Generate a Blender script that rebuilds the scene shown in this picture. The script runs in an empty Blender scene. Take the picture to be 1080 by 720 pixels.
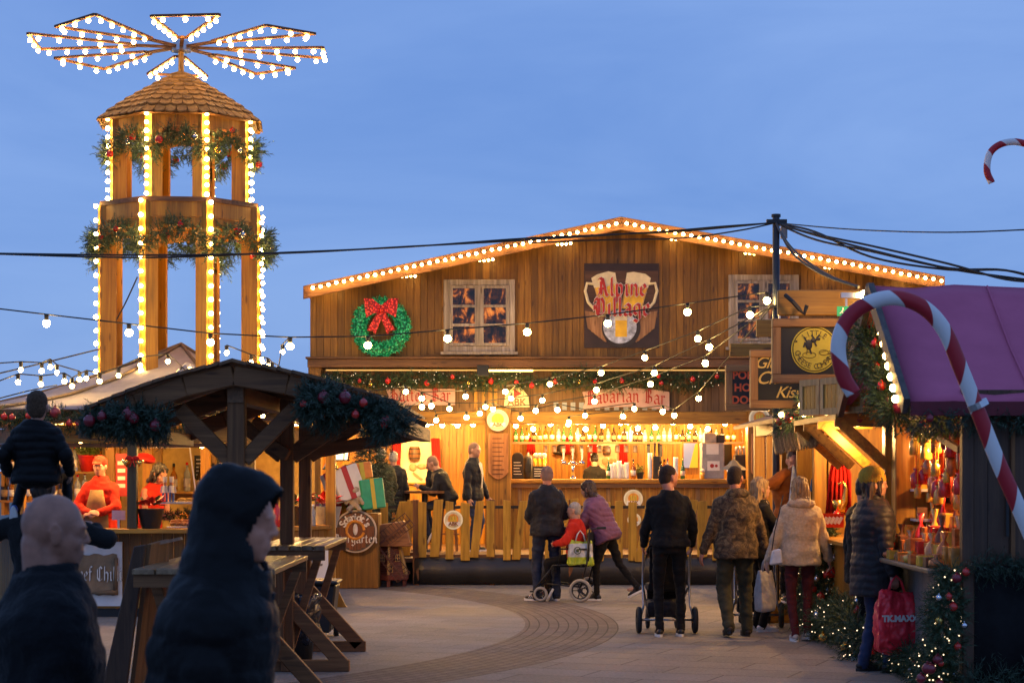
import bpy, bmesh, math, random
from mathutils import Vector, Matrix, noise, Quaternion
V = Vector
PI = math.pi
rad = math.radians
random.seed(7)
F, HY, H = 2100.0, 495.0, 1.75
scene = bpy.context.scene
C = scene.collection


def W(px, py, d):
    """a point seen at photo position (px, py) from the camera, d metres ahead"""
    return V(((px - 540) / F * d, d, H + (HY - py) / F * d))


def X(px, d): return (px - 540) / F * d
def Z(py, d): return H + (HY - py) / F * d


# ------------------------------------------------------------------ mesh builder
class MB:
    def __init__(s):
        s.v = []; s.f = []; s.m = []; s.cur = 0

    def add(s, vs, fs):
        b = len(s.v)
        s.v.extend(V(p) for p in vs)
        for f in fs:
            s.f.append(tuple(b + i for i in f)); s.m.append(s.cur)
        return s

    def box(s, a, b):
        x0, x1 = sorted((a[0], b[0])); y0, y1 = sorted((a[1], b[1])); z0, z1 = sorted((a[2], b[2]))
        return s.add([(x0, y0, z0), (x1, y0, z0), (x1, y1, z0), (x0, y1, z0), (x0, y0, z1), (x1, y0, z1), (x1, y1, z1), (x0, y1, z1)],
                     [(0, 3, 2, 1), (4, 5, 6, 7), (0, 1, 5, 4), (1, 2, 6, 5), (2, 3, 7, 6), (3, 0, 4, 7)])

    def bar(s, p, q, w, t, up=(0, 0, 1)):
        """beam from p to q; w along the side axis, t along the up axis"""
        p = V(p); q = V(q); d = (q - p).normalized(); u = V(up)
        if abs(d.dot(u)) > .98: u = V((0, 1, 0))
        x = d.cross(u).normalized(); u = x.cross(d).normalized()
        c = []
        for e in (p, q):
            for i, j in ((-1, -1), (1, -1), (1, 1), (-1, 1)):
                c.append(e + x * (w / 2 * i) + u * (t / 2 * j))
        return s.add(c, [(0, 1, 2, 3), (7, 6, 5, 4), (0, 4, 5, 1), (1, 5, 6, 2), (2, 6, 7, 3), (3, 7, 4, 0)])

    def cyl(s, p, q, r0, r1=None, n=12, caps=True):
        r1 = r0 if r1 is None else r1
        p = V(p); q = V(q); d = (q - p).normalized()
        u = V((0, 0, 1)) if abs(d.z) < .9 else V((1, 0, 0))
        x = d.cross(u).normalized(); y = d.cross(x).normalized()
        c = []
        for e, r in ((p, r0), (q, r1)):
            for i in range(n):
                a = 2 * PI * i / n
                c.append(e + x * (r * math.cos(a)) + y * (r * math.sin(a)))
        fs = [(i, (i + 1) % n, n + (i + 1) % n, n + i) for i in range(n)]
        if caps: fs += [tuple(range(n - 1, -1, -1)), tuple(range(n, 2 * n))]
        return s.add(c, fs)

    def tube(s, pts, r, n=6, closed=False):
        pts = [V(p) for p in pts]; m = len(pts); rs = r if isinstance(r, (list, tuple)) else [r] * m
        c = []; last = None
        for i, p in enumerate(pts):
            if closed: d = pts[(i + 1) % m] - pts[i - 1]
            else: d = pts[min(i + 1, m - 1)] - pts[max(i - 1, 0)]
            d.normalize()
            if last is None:
                u = V((0, 0, 1)) if abs(d.z) < .9 else V((1, 0, 0))
                x = d.cross(u).normalized()
            else:
                x = (last - d * last.dot(d)).normalized()
            last = x; y = d.cross(x)
            for k in range(n):
                a = 2 * PI * k / n
                c.append(p + x * (rs[i] * math.cos(a)) + y * (rs[i] * math.sin(a)))
        fs = []
        for i in range(m if closed else m - 1):
            j = (i + 1) % m
            for k in range(n):
                l = (k + 1) % n
                fs.append((i * n + k, i * n + l, j * n + l, j * n + k))
        if not closed: fs += [tuple(range(n - 1, -1, -1)), tuple(range((m - 1) * n, m * n))]
        return s.add(c, fs)

    def lathe(s, prof, o=(0, 0, 0), n=20, axis=None):
        """prof = [(r, z)...] bottom to top, turned round z at o"""
        o = V(o); R = axis.to_matrix() if axis else Matrix.Identity(3)
        c = []
        for r, z in prof:
            for k in range(n):
                a = 2 * PI * k / n
                c.append(o + R @ V((r * math.cos(a), r * math.sin(a), z)))
        m = len(prof); fs = []
        for i in range(m - 1):
            for k in range(n):
                l = (k + 1) % n
                fs.append((i * n + k, i * n + l, (i + 1) * n + l, (i + 1) * n + k))
        fs += [tuple(range(n - 1, -1, -1)), tuple(range((m - 1) * n, m * n))]
        return s.add(c, fs)

    def loft(s, rings, n=16):
        """rings = [(centre, xaxis, yaxis)...] ellipse rings, closed at both ends"""
        c = []
        for o, xa, ya in rings:
            for k in range(n):
                a = 2 * PI * k / n
                c.append(V(o) + V(xa) * math.cos(a) + V(ya) * math.sin(a))
        m = len(rings); fs = []
        for i in range(m - 1):
            for k in range(n):
                l = (k + 1) % n
                fs.append((i * n + k, i * n + l, (i + 1) * n + l, (i + 1) * n + k))
        fs += [tuple(range(n - 1, -1, -1)), tuple(range((m - 1) * n, m * n))]
        return s.add(c, fs)

    def ell(s, o, r, R=None, n=12, m=8):
        o = V(o); r = (r, r, r) if isinstance(r, (int, float)) else r
        R = R or Matrix.Identity(3)
        c = []
        for i in range(1, m):
            t = PI * i / m
            for k in range(n):
                a = 2 * PI * k / n
                c.append(o + R @ V((r[0] * math.sin(t) * math.cos(a), r[1] * math.sin(t) * math.sin(a), r[2] * math.cos(t))))
        top = len(c); c.append(o + R @ V((0, 0, r[2]))); c.append(o + R @ V((0, 0, -r[2])))
        fs = []
        for i in range(m - 2):
            for k in range(n):
                l = (k + 1) % n
                fs.append((i * n + k, (i + 1) * n + k, (i + 1) * n + l, i * n + l))
        for k in range(n):
            l = (k + 1) % n
            fs.append((top, k, l)); fs.append((top + 1, (m - 2) * n + l, (m - 2) * n + k))
        return s.add(c, fs)

    def cap(s, p, q, r0, r1=None, n=12):
        """tapered capsule"""
        r1 = r0 if r1 is None else r1
        p = V(p); q = V(q)
        s.cyl(p, q, r0, r1, n); s.ell(p, r0, None, n, 8); s.ell(q, r1, None, n, 8)
        return s

    def prism(s, poly, ext):
        """flat polygon pushed along ext"""
        n = len(poly); e = V(ext)
        a = [V(p) for p in poly]
        nrm = V((0, 0, 0))
        for i in range(n): nrm += a[i].cross(a[(i + 1) % n])
        if nrm.dot(e) > 0: a.reverse()
        c = a + [p + e for p in a]
        return s.add(c, [tuple(range(n)), tuple(range(2 * n - 1, n - 1, -1))] + [(i, i + n, (i + 1) % n + n, (i + 1) % n) for i in range(n)])

    def mesh(s, name, mats, off=V((0, 0, 0)), smooth=False, T=None):
        me = bpy.data.meshes.new(name)
        vs = [(T @ p if T else p) - off for p in s.v]
        me.from_pydata([tuple(p) for p in vs], [], s.f)
        mats = mats if isinstance(mats, (list, tuple)) else [mats]
        for m in mats: me.materials.append(m)
        me.polygons.foreach_set('material_index', [min(i, len(mats) - 1) for i in s.m])
        me.polygons.foreach_set('use_smooth', [smooth] * len(s.f))
        me.update()
        return me

    def build(s, name, mats, parent=None, world=True, smooth=False, bevel=0, loc=None, T=None, auto=None):
        off = wloc(parent) if (parent is not None and world) else V((0, 0, 0))
        base = V(loc) if loc is not None else V((0, 0, 0))
        if parent is None and loc is None and s.v:      # own origin at the base centre
            xs = [p.x for p in s.v]; ys = [p.y for p in s.v]; zs = [p.z for p in s.v]
            base = V(((min(xs) + max(xs)) / 2, (min(ys) + max(ys)) / 2, min(zs)))
            off = base
        o = bpy.data.objects.new(name, s.mesh(name, mats, off, smooth, T))
        C.objects.link(o)
        o.parent = parent; o.location = base
        if bevel:
            b = o.modifiers.new('bevel', 'BEVEL'); b.width = bevel; b.segments = 1; b.limit_method = 'ANGLE'; b.angle_limit = rad(40)
        if auto:
            for p in o.data.polygons: p.use_smooth = True
            m = o.modifiers.new('edges', 'EDGE_SPLIT'); m.split_angle = rad(auto)
        return o


def wloc(o):
    v = V((0, 0, 0))
    while o is not None:
        v += o.location; o = o.parent
    return v


def tag(o, label=None, cat=None, group=None, kind=None):
    if label: o['label'] = label
    if cat: o['category'] = cat
    if group: o['group'] = group
    if kind: o['kind'] = kind
    return o


def thing(name, label, cat, loc=(0, 0, 0), group=None, rz=0):
    o = bpy.data.objects.new(name, None); C.objects.link(o)
    o.location = loc; o.rotation_euler = (0, 0, rz); o.empty_display_size = .1
    return tag(o, label, cat, group)


def put(name, me, loc, parent=None, rot=None, scale=None):
    o = bpy.data.objects.new(name, me); C.objects.link(o)
    if parent is not None: loc = V(loc) - wloc(parent)
    o.parent = parent; o.location = loc
    if rot is not None: o.rotation_euler = rot
    if scale is not None: o.scale = scale if not isinstance(scale, (int, float)) else (scale,) * 3
    return o


def copy_tree(o, loc=None, label=None, rz=None, parent=None, scale=None):
    c = o.copy(); C.objects.link(c); c.parent = parent
    if loc is not None: c.location = loc
    if rz is not None: c.rotation_euler = (0, 0, rz)
    if scale is not None: c.scale = (scale,) * 3
    if label: c['label'] = label
    for ch in list(o.children): copy_tree(ch, parent=c)
    return c


# ------------------------------------------------------------------ materials
MATS = {}


def srgb(r, g, b):
    f = lambda c: (c / 255 / 12.92) if c / 255 <= .04045 else ((c / 255 + .055) / 1.055) ** 2.4
    return (f(r), f(g), f(b), 1)


def newmat(name):
    m = bpy.data.materials.new(name); m.use_nodes = True
    nt = m.node_tree; b = nt.nodes['Principled BSDF']
    return m, nt, b


def nd(nt, t, **k):
    n = nt.nodes.new(t)
    for a, v in k.items():
        if a in n.inputs: n.inputs[a].default_value = v
        else: setattr(n, a, v)
    return n


def ramp(nt, src, stops):
    r = nt.nodes.new('ShaderNodeValToRGB'); e = r.color_ramp.elements
    while len(e) < len(stops): e.new(.5)
    for i, (p, c) in enumerate(stops):
        e[i].position = p; e[i].color = c if len(c) == 4 else (*c, 1)
    nt.links.new(src, r.inputs[0]); return r.outputs[0]


def mixc(nt, fac, a, b, mode='MIX'):
    m = nt.nodes.new('ShaderNodeMix'); m.data_type = 'RGBA'; m.blend_type = mode
    for i, s in ((0, fac), (6, a), (7, b)):
        if hasattr(s, 'links') or hasattr(s, 'is_linked'): nt.links.new(s, m.inputs[i])
        else: m.inputs[i].default_value = s
    return m.outputs[2]


def coords(nt, scale=(1, 1, 1), rot=(0, 0, 0), src='Object'):
    t = nt.nodes.new('ShaderNodeTexCoord'); mp = nt.nodes.new('ShaderNodeMapping')
    mp.inputs['Scale'].default_value = scale; mp.inputs['Rotation'].default_value = rot
    nt.links.new(t.outputs[src], mp.inputs[0]); return mp.outputs[0]


def bump(nt, b, h, strength=.3, dist=.01):
    n = nt.nodes.new('ShaderNodeBump'); n.inputs['Strength'].default_value = strength; n.inputs['Distance'].default_value = dist
    nt.links.new(h, n.inputs['Height']); nt.links.new(n.outputs[0], b.inputs['Normal'])


def plain(name, col, rough=.6, metal=0, var=.15, scale=12, bumpy=.1, sheen=0, trans=0, coat=0):
    """solid colour with soft mottling and a little relief"""
    if name in MATS: return MATS[name]
    m, nt, b = newmat(name)
    co = coords(nt)
    n = nd(nt, 'ShaderNodeTexNoise', Scale=scale, Detail=5.0); nt.links.new(co, n.inputs['Vector'])
    c = col if len(col) == 4 else (*col, 1)
    lo = tuple(x * (1 - var) for x in c[:3]) + (1,); hi = tuple(min(1, x * (1 + var)) for x in c[:3]) + (1,)
    nt.links.new(ramp(nt, n.outputs[0], [(.3, lo), (.7, hi)]), b.inputs['Base Color'])
    b.inputs['Roughness'].default_value = rough; b.inputs['Metallic'].default_value = metal
    if sheen: b.inputs['Sheen Weight'].default_value = sheen
    if trans: b.inputs['Transmission Weight'].default_value = trans
    if coat: b.inputs['Coat Weight'].default_value = coat
    if bumpy:
        n2 = nd(nt, 'ShaderNodeTexNoise', Scale=scale * 5, Detail=3.0); nt.links.new(co, n2.inputs['Vector'])
        bump(nt, b, n2.outputs[0], bumpy, .01)
    MATS[name] = m; return m


def glow(name, col, strength):
    if name in MATS: return MATS[name]
    m, nt, b = newmat(name)
    b.inputs['Base Color'].default_value = tuple(c * .35 for c in col[:3]) + (1,)
    b.inputs['Emission Color'].default_value = col if len(col) == 4 else (*col, 1)
    b.inputs['Emission Strength'].default_value = strength
    MATS[name] = m; return m


def wood(name, c1, c2, axis='Z', rough=.6, dark=.55, scale=1.0, spread=.35, coat=0, knots=True):
    """grained timber; every separate board gets its own tone"""
    if name in MATS: return MATS[name]
    m, nt, b = newmat(name)
    sc = {'X': (1.2, 22, 22), 'Y': (22, 1.2, 22), 'Z': (22, 22, 1.2)}[axis]
    co = coords(nt, tuple(x * scale for x in sc))
    geo = nt.nodes.new('ShaderNodeNewGeometry')
    add = nt.nodes.new('ShaderNodeVectorMath'); add.operation = 'ADD'
    mul = nt.nodes.new('ShaderNodeVectorMath'); mul.operation = 'SCALE'; mul.inputs['Scale'].default_value = 40
    comb = nt.nodes.new('ShaderNodeCombineXYZ')
    for i in range(3): nt.links.new(geo.outputs['Random Per Island'], comb.inputs[i])
    nt.links.new(comb.outputs[0], mul.inputs[0]); nt.links.new(co, add.inputs[0]); nt.links.new(mul.outputs[0], add.inputs[1])
    n = nd(nt, 'ShaderNodeTexNoise', Scale=1.0, Detail=6.0, Roughness=.62, Distortion=.6); nt.links.new(add.outputs[0], n.inputs['Vector'])
    base = ramp(nt, n.outputs[0], [(.28, tuple(x * dark for x in c1[:3])), (.5, c1), (.72, c2)])
    r = geo.outputs['Random Per Island']
    lo = 1 - spread
    tone = ramp(nt, r, [(0, (lo, lo, lo)), (1, (1.0, 1.0, 1.0))])
    col = mixc(nt, 1.0, base, tone, 'MULTIPLY')
    # broad weathering
    co2 = coords(nt, (1, 1, 1))
    n3 = nd(nt, 'ShaderNodeTexNoise', Scale=1.7, Detail=4.0); nt.links.new(co2, n3.inputs['Vector'])
    wea = ramp(nt, n3.outputs[0], [(.35, (.72, .70, .68)), (.65, (1, 1, 1))])
    col = mixc(nt, .8, col, wea, 'MULTIPLY')
    if knots:
        ks = {'X': (2.2, 9, 9), 'Y': (9, 2.2, 9), 'Z': (9, 9, 2.2)}[axis]
        co3 = coords(nt, ks)
        vo = nd(nt, 'ShaderNodeTexVoronoi', Scale=1.0); nt.links.new(co3, vo.inputs['Vector'])
        kk = ramp(nt, vo.outputs['Distance'], [(.08, (.35, .28, .22)), (.17, (1, 1, 1))])
        col = mixc(nt, .85, col, kk, 'MULTIPLY')
    nt.links.new(col, b.inputs['Base Color'])
    b.inputs['Roughness'].default_value = rough
    if coat: b.inputs['Coat Weight'].default_value = coat
    bump(nt, b, n.outputs[0], .35, .004)
    MATS[name] = m; return m


def fabric(name, col, col2=None, scale=9, rough=.85, sheen=.15, weave=400, hs=.5):
    if name in MATS: return MATS[name]
    m, nt, b = newmat(name)
    co = coords(nt); col2 = col2 or tuple(x * .6 for x in col[:3])
    n = nd(nt, 'ShaderNodeTexNoise', Scale=scale, Detail=6.0, Roughness=.6); nt.links.new(co, n.inputs['Vector'])
    nt.links.new(ramp(nt, n.outputs[0], [(.32, col2), (.68, col)]), b.inputs['Base Color'])
    b.inputs['Roughness'].default_value = rough; b.inputs['Sheen Weight'].default_value = sheen * .3; b.inputs['Specular IOR Level'].default_value = .18
    n2 = nd(nt, 'ShaderNodeTexNoise', Scale=scale * 2.5, Detail=5.0); nt.links.new(co, n2.inputs['Vector'])
    bump(nt, b, n2.outputs[0], hs, .012)
    MATS[name] = m; return m


def hairmat(name, col, col2):
    m, nt, b = newmat(name); co = coords(nt, (90, 90, 7))
    n = nd(nt, 'ShaderNodeTexNoise', Scale=1.0, Detail=4.0); nt.links.new(co, n.inputs['Vector'])
    nt.links.new(ramp(nt, n.outputs[0], [(.36, col2), (.62, col)]), b.inputs['Base Color']); b.inputs['Roughness'].default_value = .45
    bump(nt, b, n.outputs[0], .8, .01); return m


# ------------------------------------------------------------------ lettering
def text_mesh(s, size, extrude=.003, shear=0, offset=0, spacing=1.0, align='CENTER'):
    cu = bpy.data.curves.new('lettering', 'FONT'); cu.body = s; cu.size = size; cu.extrude = extrude; cu.shear = shear
    cu.offset = offset; cu.space_character = spacing; cu.align_x = align; cu.align_y = 'CENTER'; cu.resolution_u = 4
    o = bpy.data.objects.new('tmp', cu); C.objects.link(o)
    me = bpy.data.meshes.new_from_object(o.evaluated_get(bpy.context.evaluated_depsgraph_get()))
    bpy.data.objects.remove(o); bpy.data.curves.remove(cu)
    return me


FACE = Matrix.Rotation(PI / 2, 3, 'X')      # lettering lying in xy stood up to face the camera (-y)


def lettering(s, size, mat, at, parent=None, R=None, sx=1, name='lettering', **k):
    """R turns text plane (xy, +z towards reader) into the world; default faces the camera"""
    me = text_mesh(s, size, **k); R = R or FACE
    me.transform((R @ Matrix.Diagonal((sx, 1, 1))).to_4x4())
    me.materials.clear(); me.materials.append(mat)
    return put(name, me, at, parent)


# broad-pen gothic letters: polylines on a 0..1 x-height grid, ascender to 1.55, descender -.5 ; (width, strokes)
G = {
 'a': (.62, ['.08,.75 .3,.98 .5,.8 .5,.12 .64,.02', '.5,.55 .2,.5 .08,.32 .1,.12 .25,.02 .5,.2']),
 'b': (.62, ['.1,1.5 .1,.12 .3,.0 .52,.2 .52,.75 .34,.95 .12,.72']),
 'c': (.5, ['.5,.82 .36,.96 .12,.78 .12,.2 .3,.02 .5,.15']),
 'd': (.62, ['.18,1.45 .5,1.0 .52,.2 .34,.02 .1,.2 .1,.72 .3,.92 .48,.75']),
 'e': (.52, ['.12,.42 .5,.66 .36,.96 .12,.76 .12,.2 .3,.02 .5,.16']),
 'f': (.42, ['.48,1.4 .34,1.5 .18,1.3 .18,.0', '.04,.95 .42,.95']),
 'g': (.62, ['.5,.85 .3,.97 .1,.78 .1,.3 .28,.1 .5,.28', '.5,.9 .52,-.25 .34,-.48 .08,-.3']),
 'h': (.64, ['.1,1.5 .1,.04', '.1,.7 .32,.95 .54,.76 .54,.12 .44,-.14']),
 'i': (.32, ['.04,.84 .16,.96 .16,.12 .28,.02', '.14,1.28 .2,1.36']),
 'l': (.3, ['.14,1.5 .14,.12 .26,.02']),
 'm': (.92, ['.02,.86 .12,.96 .12,.04', '.12,.72 .3,.95 .46,.78 .46,.04', '.46,.72 .64,.95 .8,.78 .8,.1 .9,.02']),
 'n': (.62, ['.02,.86 .12,.96 .12,.04', '.12,.72 .34,.95 .5,.78 .5,.12 .6,.02']),
 'p': (.62, ['.02,.88 .12,.98 .12,-.5', '.12,.15 .32,.0 .52,.2 .52,.76 .34,.95 .12,.74']),
 'r': (.46, ['.02,.86 .14,.96 .14,.04', '.14,.72 .3,.96 .44,.84']),
 's': (.5, ['.46,.84 .3,.97 .1,.78 .42,.38 .44,.18 .26,.02 .06,.16']),
 't': (.4, ['.18,1.3 .18,.16 .34,.02', '.04,.95 .36,.95']),
 'u': (.62, ['.02,.86 .12,.96 .12,.2 .3,.02 .5,.22', '.5,.94 .5,.12 .62,.02']),
 'v': (.58, ['.02,1.0 .12,.9 .12,.2 .3,.02 .5,.2 .5,.74 .36,.96']),
 'A': (.95, ['.1,1.3 .3,1.48 .5,1.3 .2,.1 .04,.02', '.5,1.4 .78,.14 .92,.02', '.22,.6 .68,.6', '.34,1.2 .4,.1']),
 'V': (.95, ['.08,1.1 .2,1.45 .38,1.3 .24,.7 .3,.2 .5,.02 .8,.3 .8,1.1 .62,1.45', '.44,1.4 .46,.2', '.08,.9 .1,.5']),
 'B': (.85, ['.2,1.45 .2,.1', '.06,1.3 .3,1.48 .66,1.35 .66,1.0 .34,.8 .74,.62 .74,.2 .46,.02 .06,.1', '.4,1.4 .4,.1']),
 'H': (.9, ['.06,1.3 .24,1.46 .26,.1 .08,-.02', '.26,.8 .56,.95 .78,.7 .76,.1 .6,-.2', '.44,1.45 .44,.2']),
 'S': (.8, ['.72,1.3 .48,1.48 .16,1.28 .16,1.0 .66,.6 .66,.2 .4,.0 .06,.2', '.42,1.4 .42,.1']),
 'C': (.85, ['.74,1.25 .5,1.48 .14,1.2 .14,.3 .42,.0 .76,.2', '.42,1.4 .42,.12']),
 "'": (.2, ['.1,1.4 .06,1.15']), ' ': (.4, []),
}


def gothic(s, size, pen=.15, outline=None):
    """MB in the xy plane, +z to the reader, centred"""
    mb = MB(); x = 0; z = 0
    wtot = sum(G[c][0] + .12 for c in s) - .12
    pn = V((.7, .72, 0)) * pen * .5
    def sweep(grow, zz):
        xx = 0
        for c in s:
            w, st = G[c]
            for t in st:
                pts = [V((float(a.split(',')[0]) + xx, float(a.split(',')[1]), 0)) for a in t.split()]
                for a, b in zip(pts, pts[1:]):
                    d = (b - a).normalized()
                    a2, b2 = a - d * grow, b + d * grow
                    q = pn + pn.normalized() * grow
                    side = V((-d.y, d.x, 0)) * (.03 + grow)
                    poly = [a2 - q, a2 + side * .6 - q * .2, a2 + q, b2 + q, b2 - side * .6 + q * .2, b2 - q]
                    # convex outline of the swept nib
                    quad = [a2 - q, b2 - q, b2 + q, a2 + q]
                    n = (quad[1] - quad[0]).cross(quad[3] - quad[0])
                    if abs(n.z) < .02 * max(.05, (b - a).length):
                        quad = [a2 - side, b2 - side, b2 + side, a2 + side]
                    n = (quad[1] - quad[0]).cross(quad[3] - quad[0])
                    if n.z < 0: quad.reverse()
                    zz[0] += .0012
                    mb.add([V(((p.x - wtot / 2) * size, (p.y - .5) * size, zz[0] * size)) for p in quad], [(0, 1, 2, 3)])
            xx += w + .12
    if outline:
        mb.cur = 1; zz = [0]; sweep(outline, zz); mb.cur = 0; zz[0] += .02; sweep(0, zz)
    else:
        sweep(0, [0.0])
    return mb


def gothic_put(s, size, mats, at, parent=None, R=None, pen=.15, outline=None, bend=0, sx=1):
    mb = gothic(s, size, pen, outline); R = R or FACE
    if bend:
        for p in mb.v: p.y -= bend * p.x * p.x
    for i, p in enumerate(mb.v): mb.v[i] = R @ V((p.x * sx, p.y, p.z)) + V(at)
    return mb.build('lettering', mats, parent, loc=None) if parent else mb


def arc_text(s, size, mat, at, parent, r, a0, a1, R=None, flip=False, extrude=.002, **k):
    """characters set round a circle of radius r from angle a0 to a1 (degrees, 90 = top)"""
    R = R or FACE; mb = MB(); n = len(s)
    mes = []
    for i, ch in enumerate(s):
        if ch == ' ': continue
        a = rad(a0 + (a1 - a0) * (i / (n - 1) if n > 1 else .5))
        me = text_mesh(ch, size, extrude, **k)
        rot = a - PI / 2 if not flip else a + PI / 2
        M = Matrix.Translation((r * math.cos(a), r * math.sin(a), 0)) @ Matrix.Rotation(rot, 4, 'Z')
        me.transform(R.to_4x4() @ M)
        mb.add([v.co.copy() + V(at) for v in me.vertices], [tuple(p.vertices) for p in me.polygons])
        bpy.data.meshes.remove(me)
    return mb.build('lettering', mat, parent)


def disc(mb, c, r, t, n=32, R=None):
    """coin facing the camera: centre c, thickness t along y"""
    c = V(c)
    return mb.cyl(c, c + V((0, t, 0)), r, r, n)


# ------------------------------------------------------------------ mesh through modifiers
def remesh(mb, vox, smooth=4, disp=None, mats=None, name='shape', adapt=0):
    me = mb.mesh('tmp', [])
    o = bpy.data.objects.new('tmp', me); C.objects.link(o)
    r = o.modifiers.new('r', 'REMESH'); r.mode = 'VOXEL'; r.voxel_size = vox; r.use_smooth_shade = True
    if smooth:
        s = o.modifiers.new('s', 'SMOOTH'); s.iterations = smooth; s.factor = .6
    dg = bpy.context.evaluated_depsgraph_get()
    out = bpy.data.meshes.new_from_object(o.evaluated_get(dg))
    bpy.data.objects.remove(o); bpy.data.meshes.remove(me)
    out.name = name
    if disp:
        ns = [v.normal.copy() for v in out.vertices]
        for v, n in zip(out.vertices, ns):
            d = disp(v.co, n)
            v.co += n * d if isinstance(d, float) else d
    for p in out.polygons: p.use_smooth = True
    out.materials.clear()
    for m in (mats if isinstance(mats, (list, tuple)) else [mats]): out.materials.append(m)
    return out


def fbm(p, s=1, o=3):
    return noise.fractal(V(p) * s, 1.0, 2.0, o)
# ------------------------------------------------------------------ palette
BULB = (1.0, .60, .17)
bulb_m = glow('warm_bulb', BULB, 95)
bulb_roof = glow('roofline_bulb', BULB, 75)
bulb_small = glow('warm_small_bulb', BULB, 60)
bulb_pale = glow('pale_festoon_bulb', (1.0, .62, .18), 170)
brown = wood('stained_boards', (.31, .135, .012), (.47, .22, .026), 'Z', spread=.5, rough=.55)
pine = wood('golden_pine_boards', (.46, .205, .014), (.62, .33, .030), 'Z', spread=.3, rough=.5)
pine_x = wood('golden_pine_beam', (.42, .19, .016), (.56, .29, .03), 'X', spread=.25, rough=.5)
pine_y = wood('golden_pine_beam_deep', (.42, .19, .016), (.56, .29, .03), 'Y', spread=.25, rough=.5)
brown_x = wood('stained_beam', (.17, .075, .026), (.28, .125, .045), 'X', spread=.3)
brown_y = wood('stained_beam_deep', (.17, .075, .026), (.28, .125, .045), 'Y', spread=.3)
tower_w = wood('tower_timber', (.38, .165, .010), (.54, .27, .022), 'Z', spread=.2, rough=.5)
darkw = wood('dark_weathered_timber', (.21, .082, .022), (.32, .14, .045), 'Z', rough=.7, spread=.3)
darkw_x = wood('dark_weathered_beam', (.21, .082, .022), (.32, .14, .045), 'X', rough=.7, spread=.3)
darkw_y = wood('dark_weathered_plank', (.22, .095, .03), (.34, .165, .06), 'Y', rough=.6, spread=.3)
stallw = wood('dark_stall_boards', (.095, .040, .016), (.15, .07, .03), 'Z', rough=.55, spread=.35)
fencew = wood('rough_yellow_picket', (.56, .30, .025), (.74, .43, .05), 'Z', spread=.4, rough=.7)
shing = wood('roof_shingle_wood', (.30, .15, .035), (.44, .25, .07), 'Y', spread=.4, rough=.8, knots=False)
black = plain('black_plastic', (.012, .012, .013), .45)
rubber = plain('rubber', (.02, .02, .02), .8)
cablem = plain('black_cable', (.012, .012, .012), .6)
steel = plain('brushed_steel', (.55, .55, .56), .3, 1, var=.05)
chrome = plain('chrome', (.75, .75, .76), .12, 1, var=.02)
greym = plain('grey_enamel', (.30, .29, .28), .4)
white = plain('white_paint', (.78, .76, .72), .5, var=.05)
cream = plain('cream_plaster', (.66, .58, .46), .7, var=.08)
red = plain('red_gloss', (.55, .02, .012), .25, coat=.5)
redf = fabric('red_felt', (.55, .02, .015))
gold = plain('gold', (.8, .5, .12), .25, 1)
green = plain('green_paint', (.02, .22, .12), .4)
tarp = plain('black_tarpaulin', (.022, .02, .019), .38, bumpy=.5, scale=4)
leafm = plain('fir_needle', (.035, .07, .028), .6, var=.5, scale=30)
leafblue = plain('dark_fir_needle', (.030, .055, .030), .6, var=.5, scale=30)
leafyel = plain('bright_box_leaf', (.12, .16, .02), .5, var=.4, scale=30)
barkm = plain('bark', (.06, .04, .025), .9)
skin = plain('skin', (.52, .27, .18), .5, var=.12, scale=25, bumpy=.15)
skin2 = plain('ruddy_skin', (.60, .24, .14), .5, var=.15, scale=25, bumpy=.15)
purple = fabric('purple_roof_canvas', (.56, .13, .22), (.47, .105, .18), scale=2, sheen=.1, hs=.12)
purple2 = plain('maroon_valance', (.13, .004, .012), .6)
canvas = fabric('grey_roof_canvas', (.30, .27, .29), (.20, .18, .19), scale=3, hs=.4)
glassm, _nt, _b = newmat('clear_glass')
_b.inputs['Transmission Weight'].default_value = 1; _b.inputs['Roughness'].default_value = .03; _b.inputs['IOR'].default_value = 1.02
_b.inputs['Base Color'].default_value = (.95, .97, .96, 1)
whiskey = plain('amber_glass', (.55, .2, .02), .08, trans=.6, bumpy=0)
clearb = plain('pale_glass', (.7, .72, .68), .08, trans=.6, bumpy=0)
greenb = plain('green_glass', (.03, .16, .05), .08, trans=.4, bumpy=0)
beerm = plain('beer', (.75, .36, .03), .15, coat=.5, var=.1)
foam = plain('beer_foam', (.8, .72, .55), .7, var=.1)
chalk = plain('blackboard', (.014, .014, .014), .7)
signblack = plain('matt_black_sign', (.012, .012, .012), .55)
yellowp = plain('yellow_print', (.62, .48, .04), .55, var=.08)
goldtxt = plain('gold_lettering', (.75, .5, .12), .4)
redtxt = plain('red_lettering', (.42, .02, .012), .5)
whitetxt = plain('white_lettering', (.8, .76, .7), .5)
paper = plain('paper', (.75, .7, .62), .8, var=.05)
kraft = plain('aged_parchment', (.30, .19, .10), .8, var=.35, scale=5)
pinkban = plain('pale_pink_banner', (.62, .38, .33), .7, var=.15, scale=6)

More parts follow.
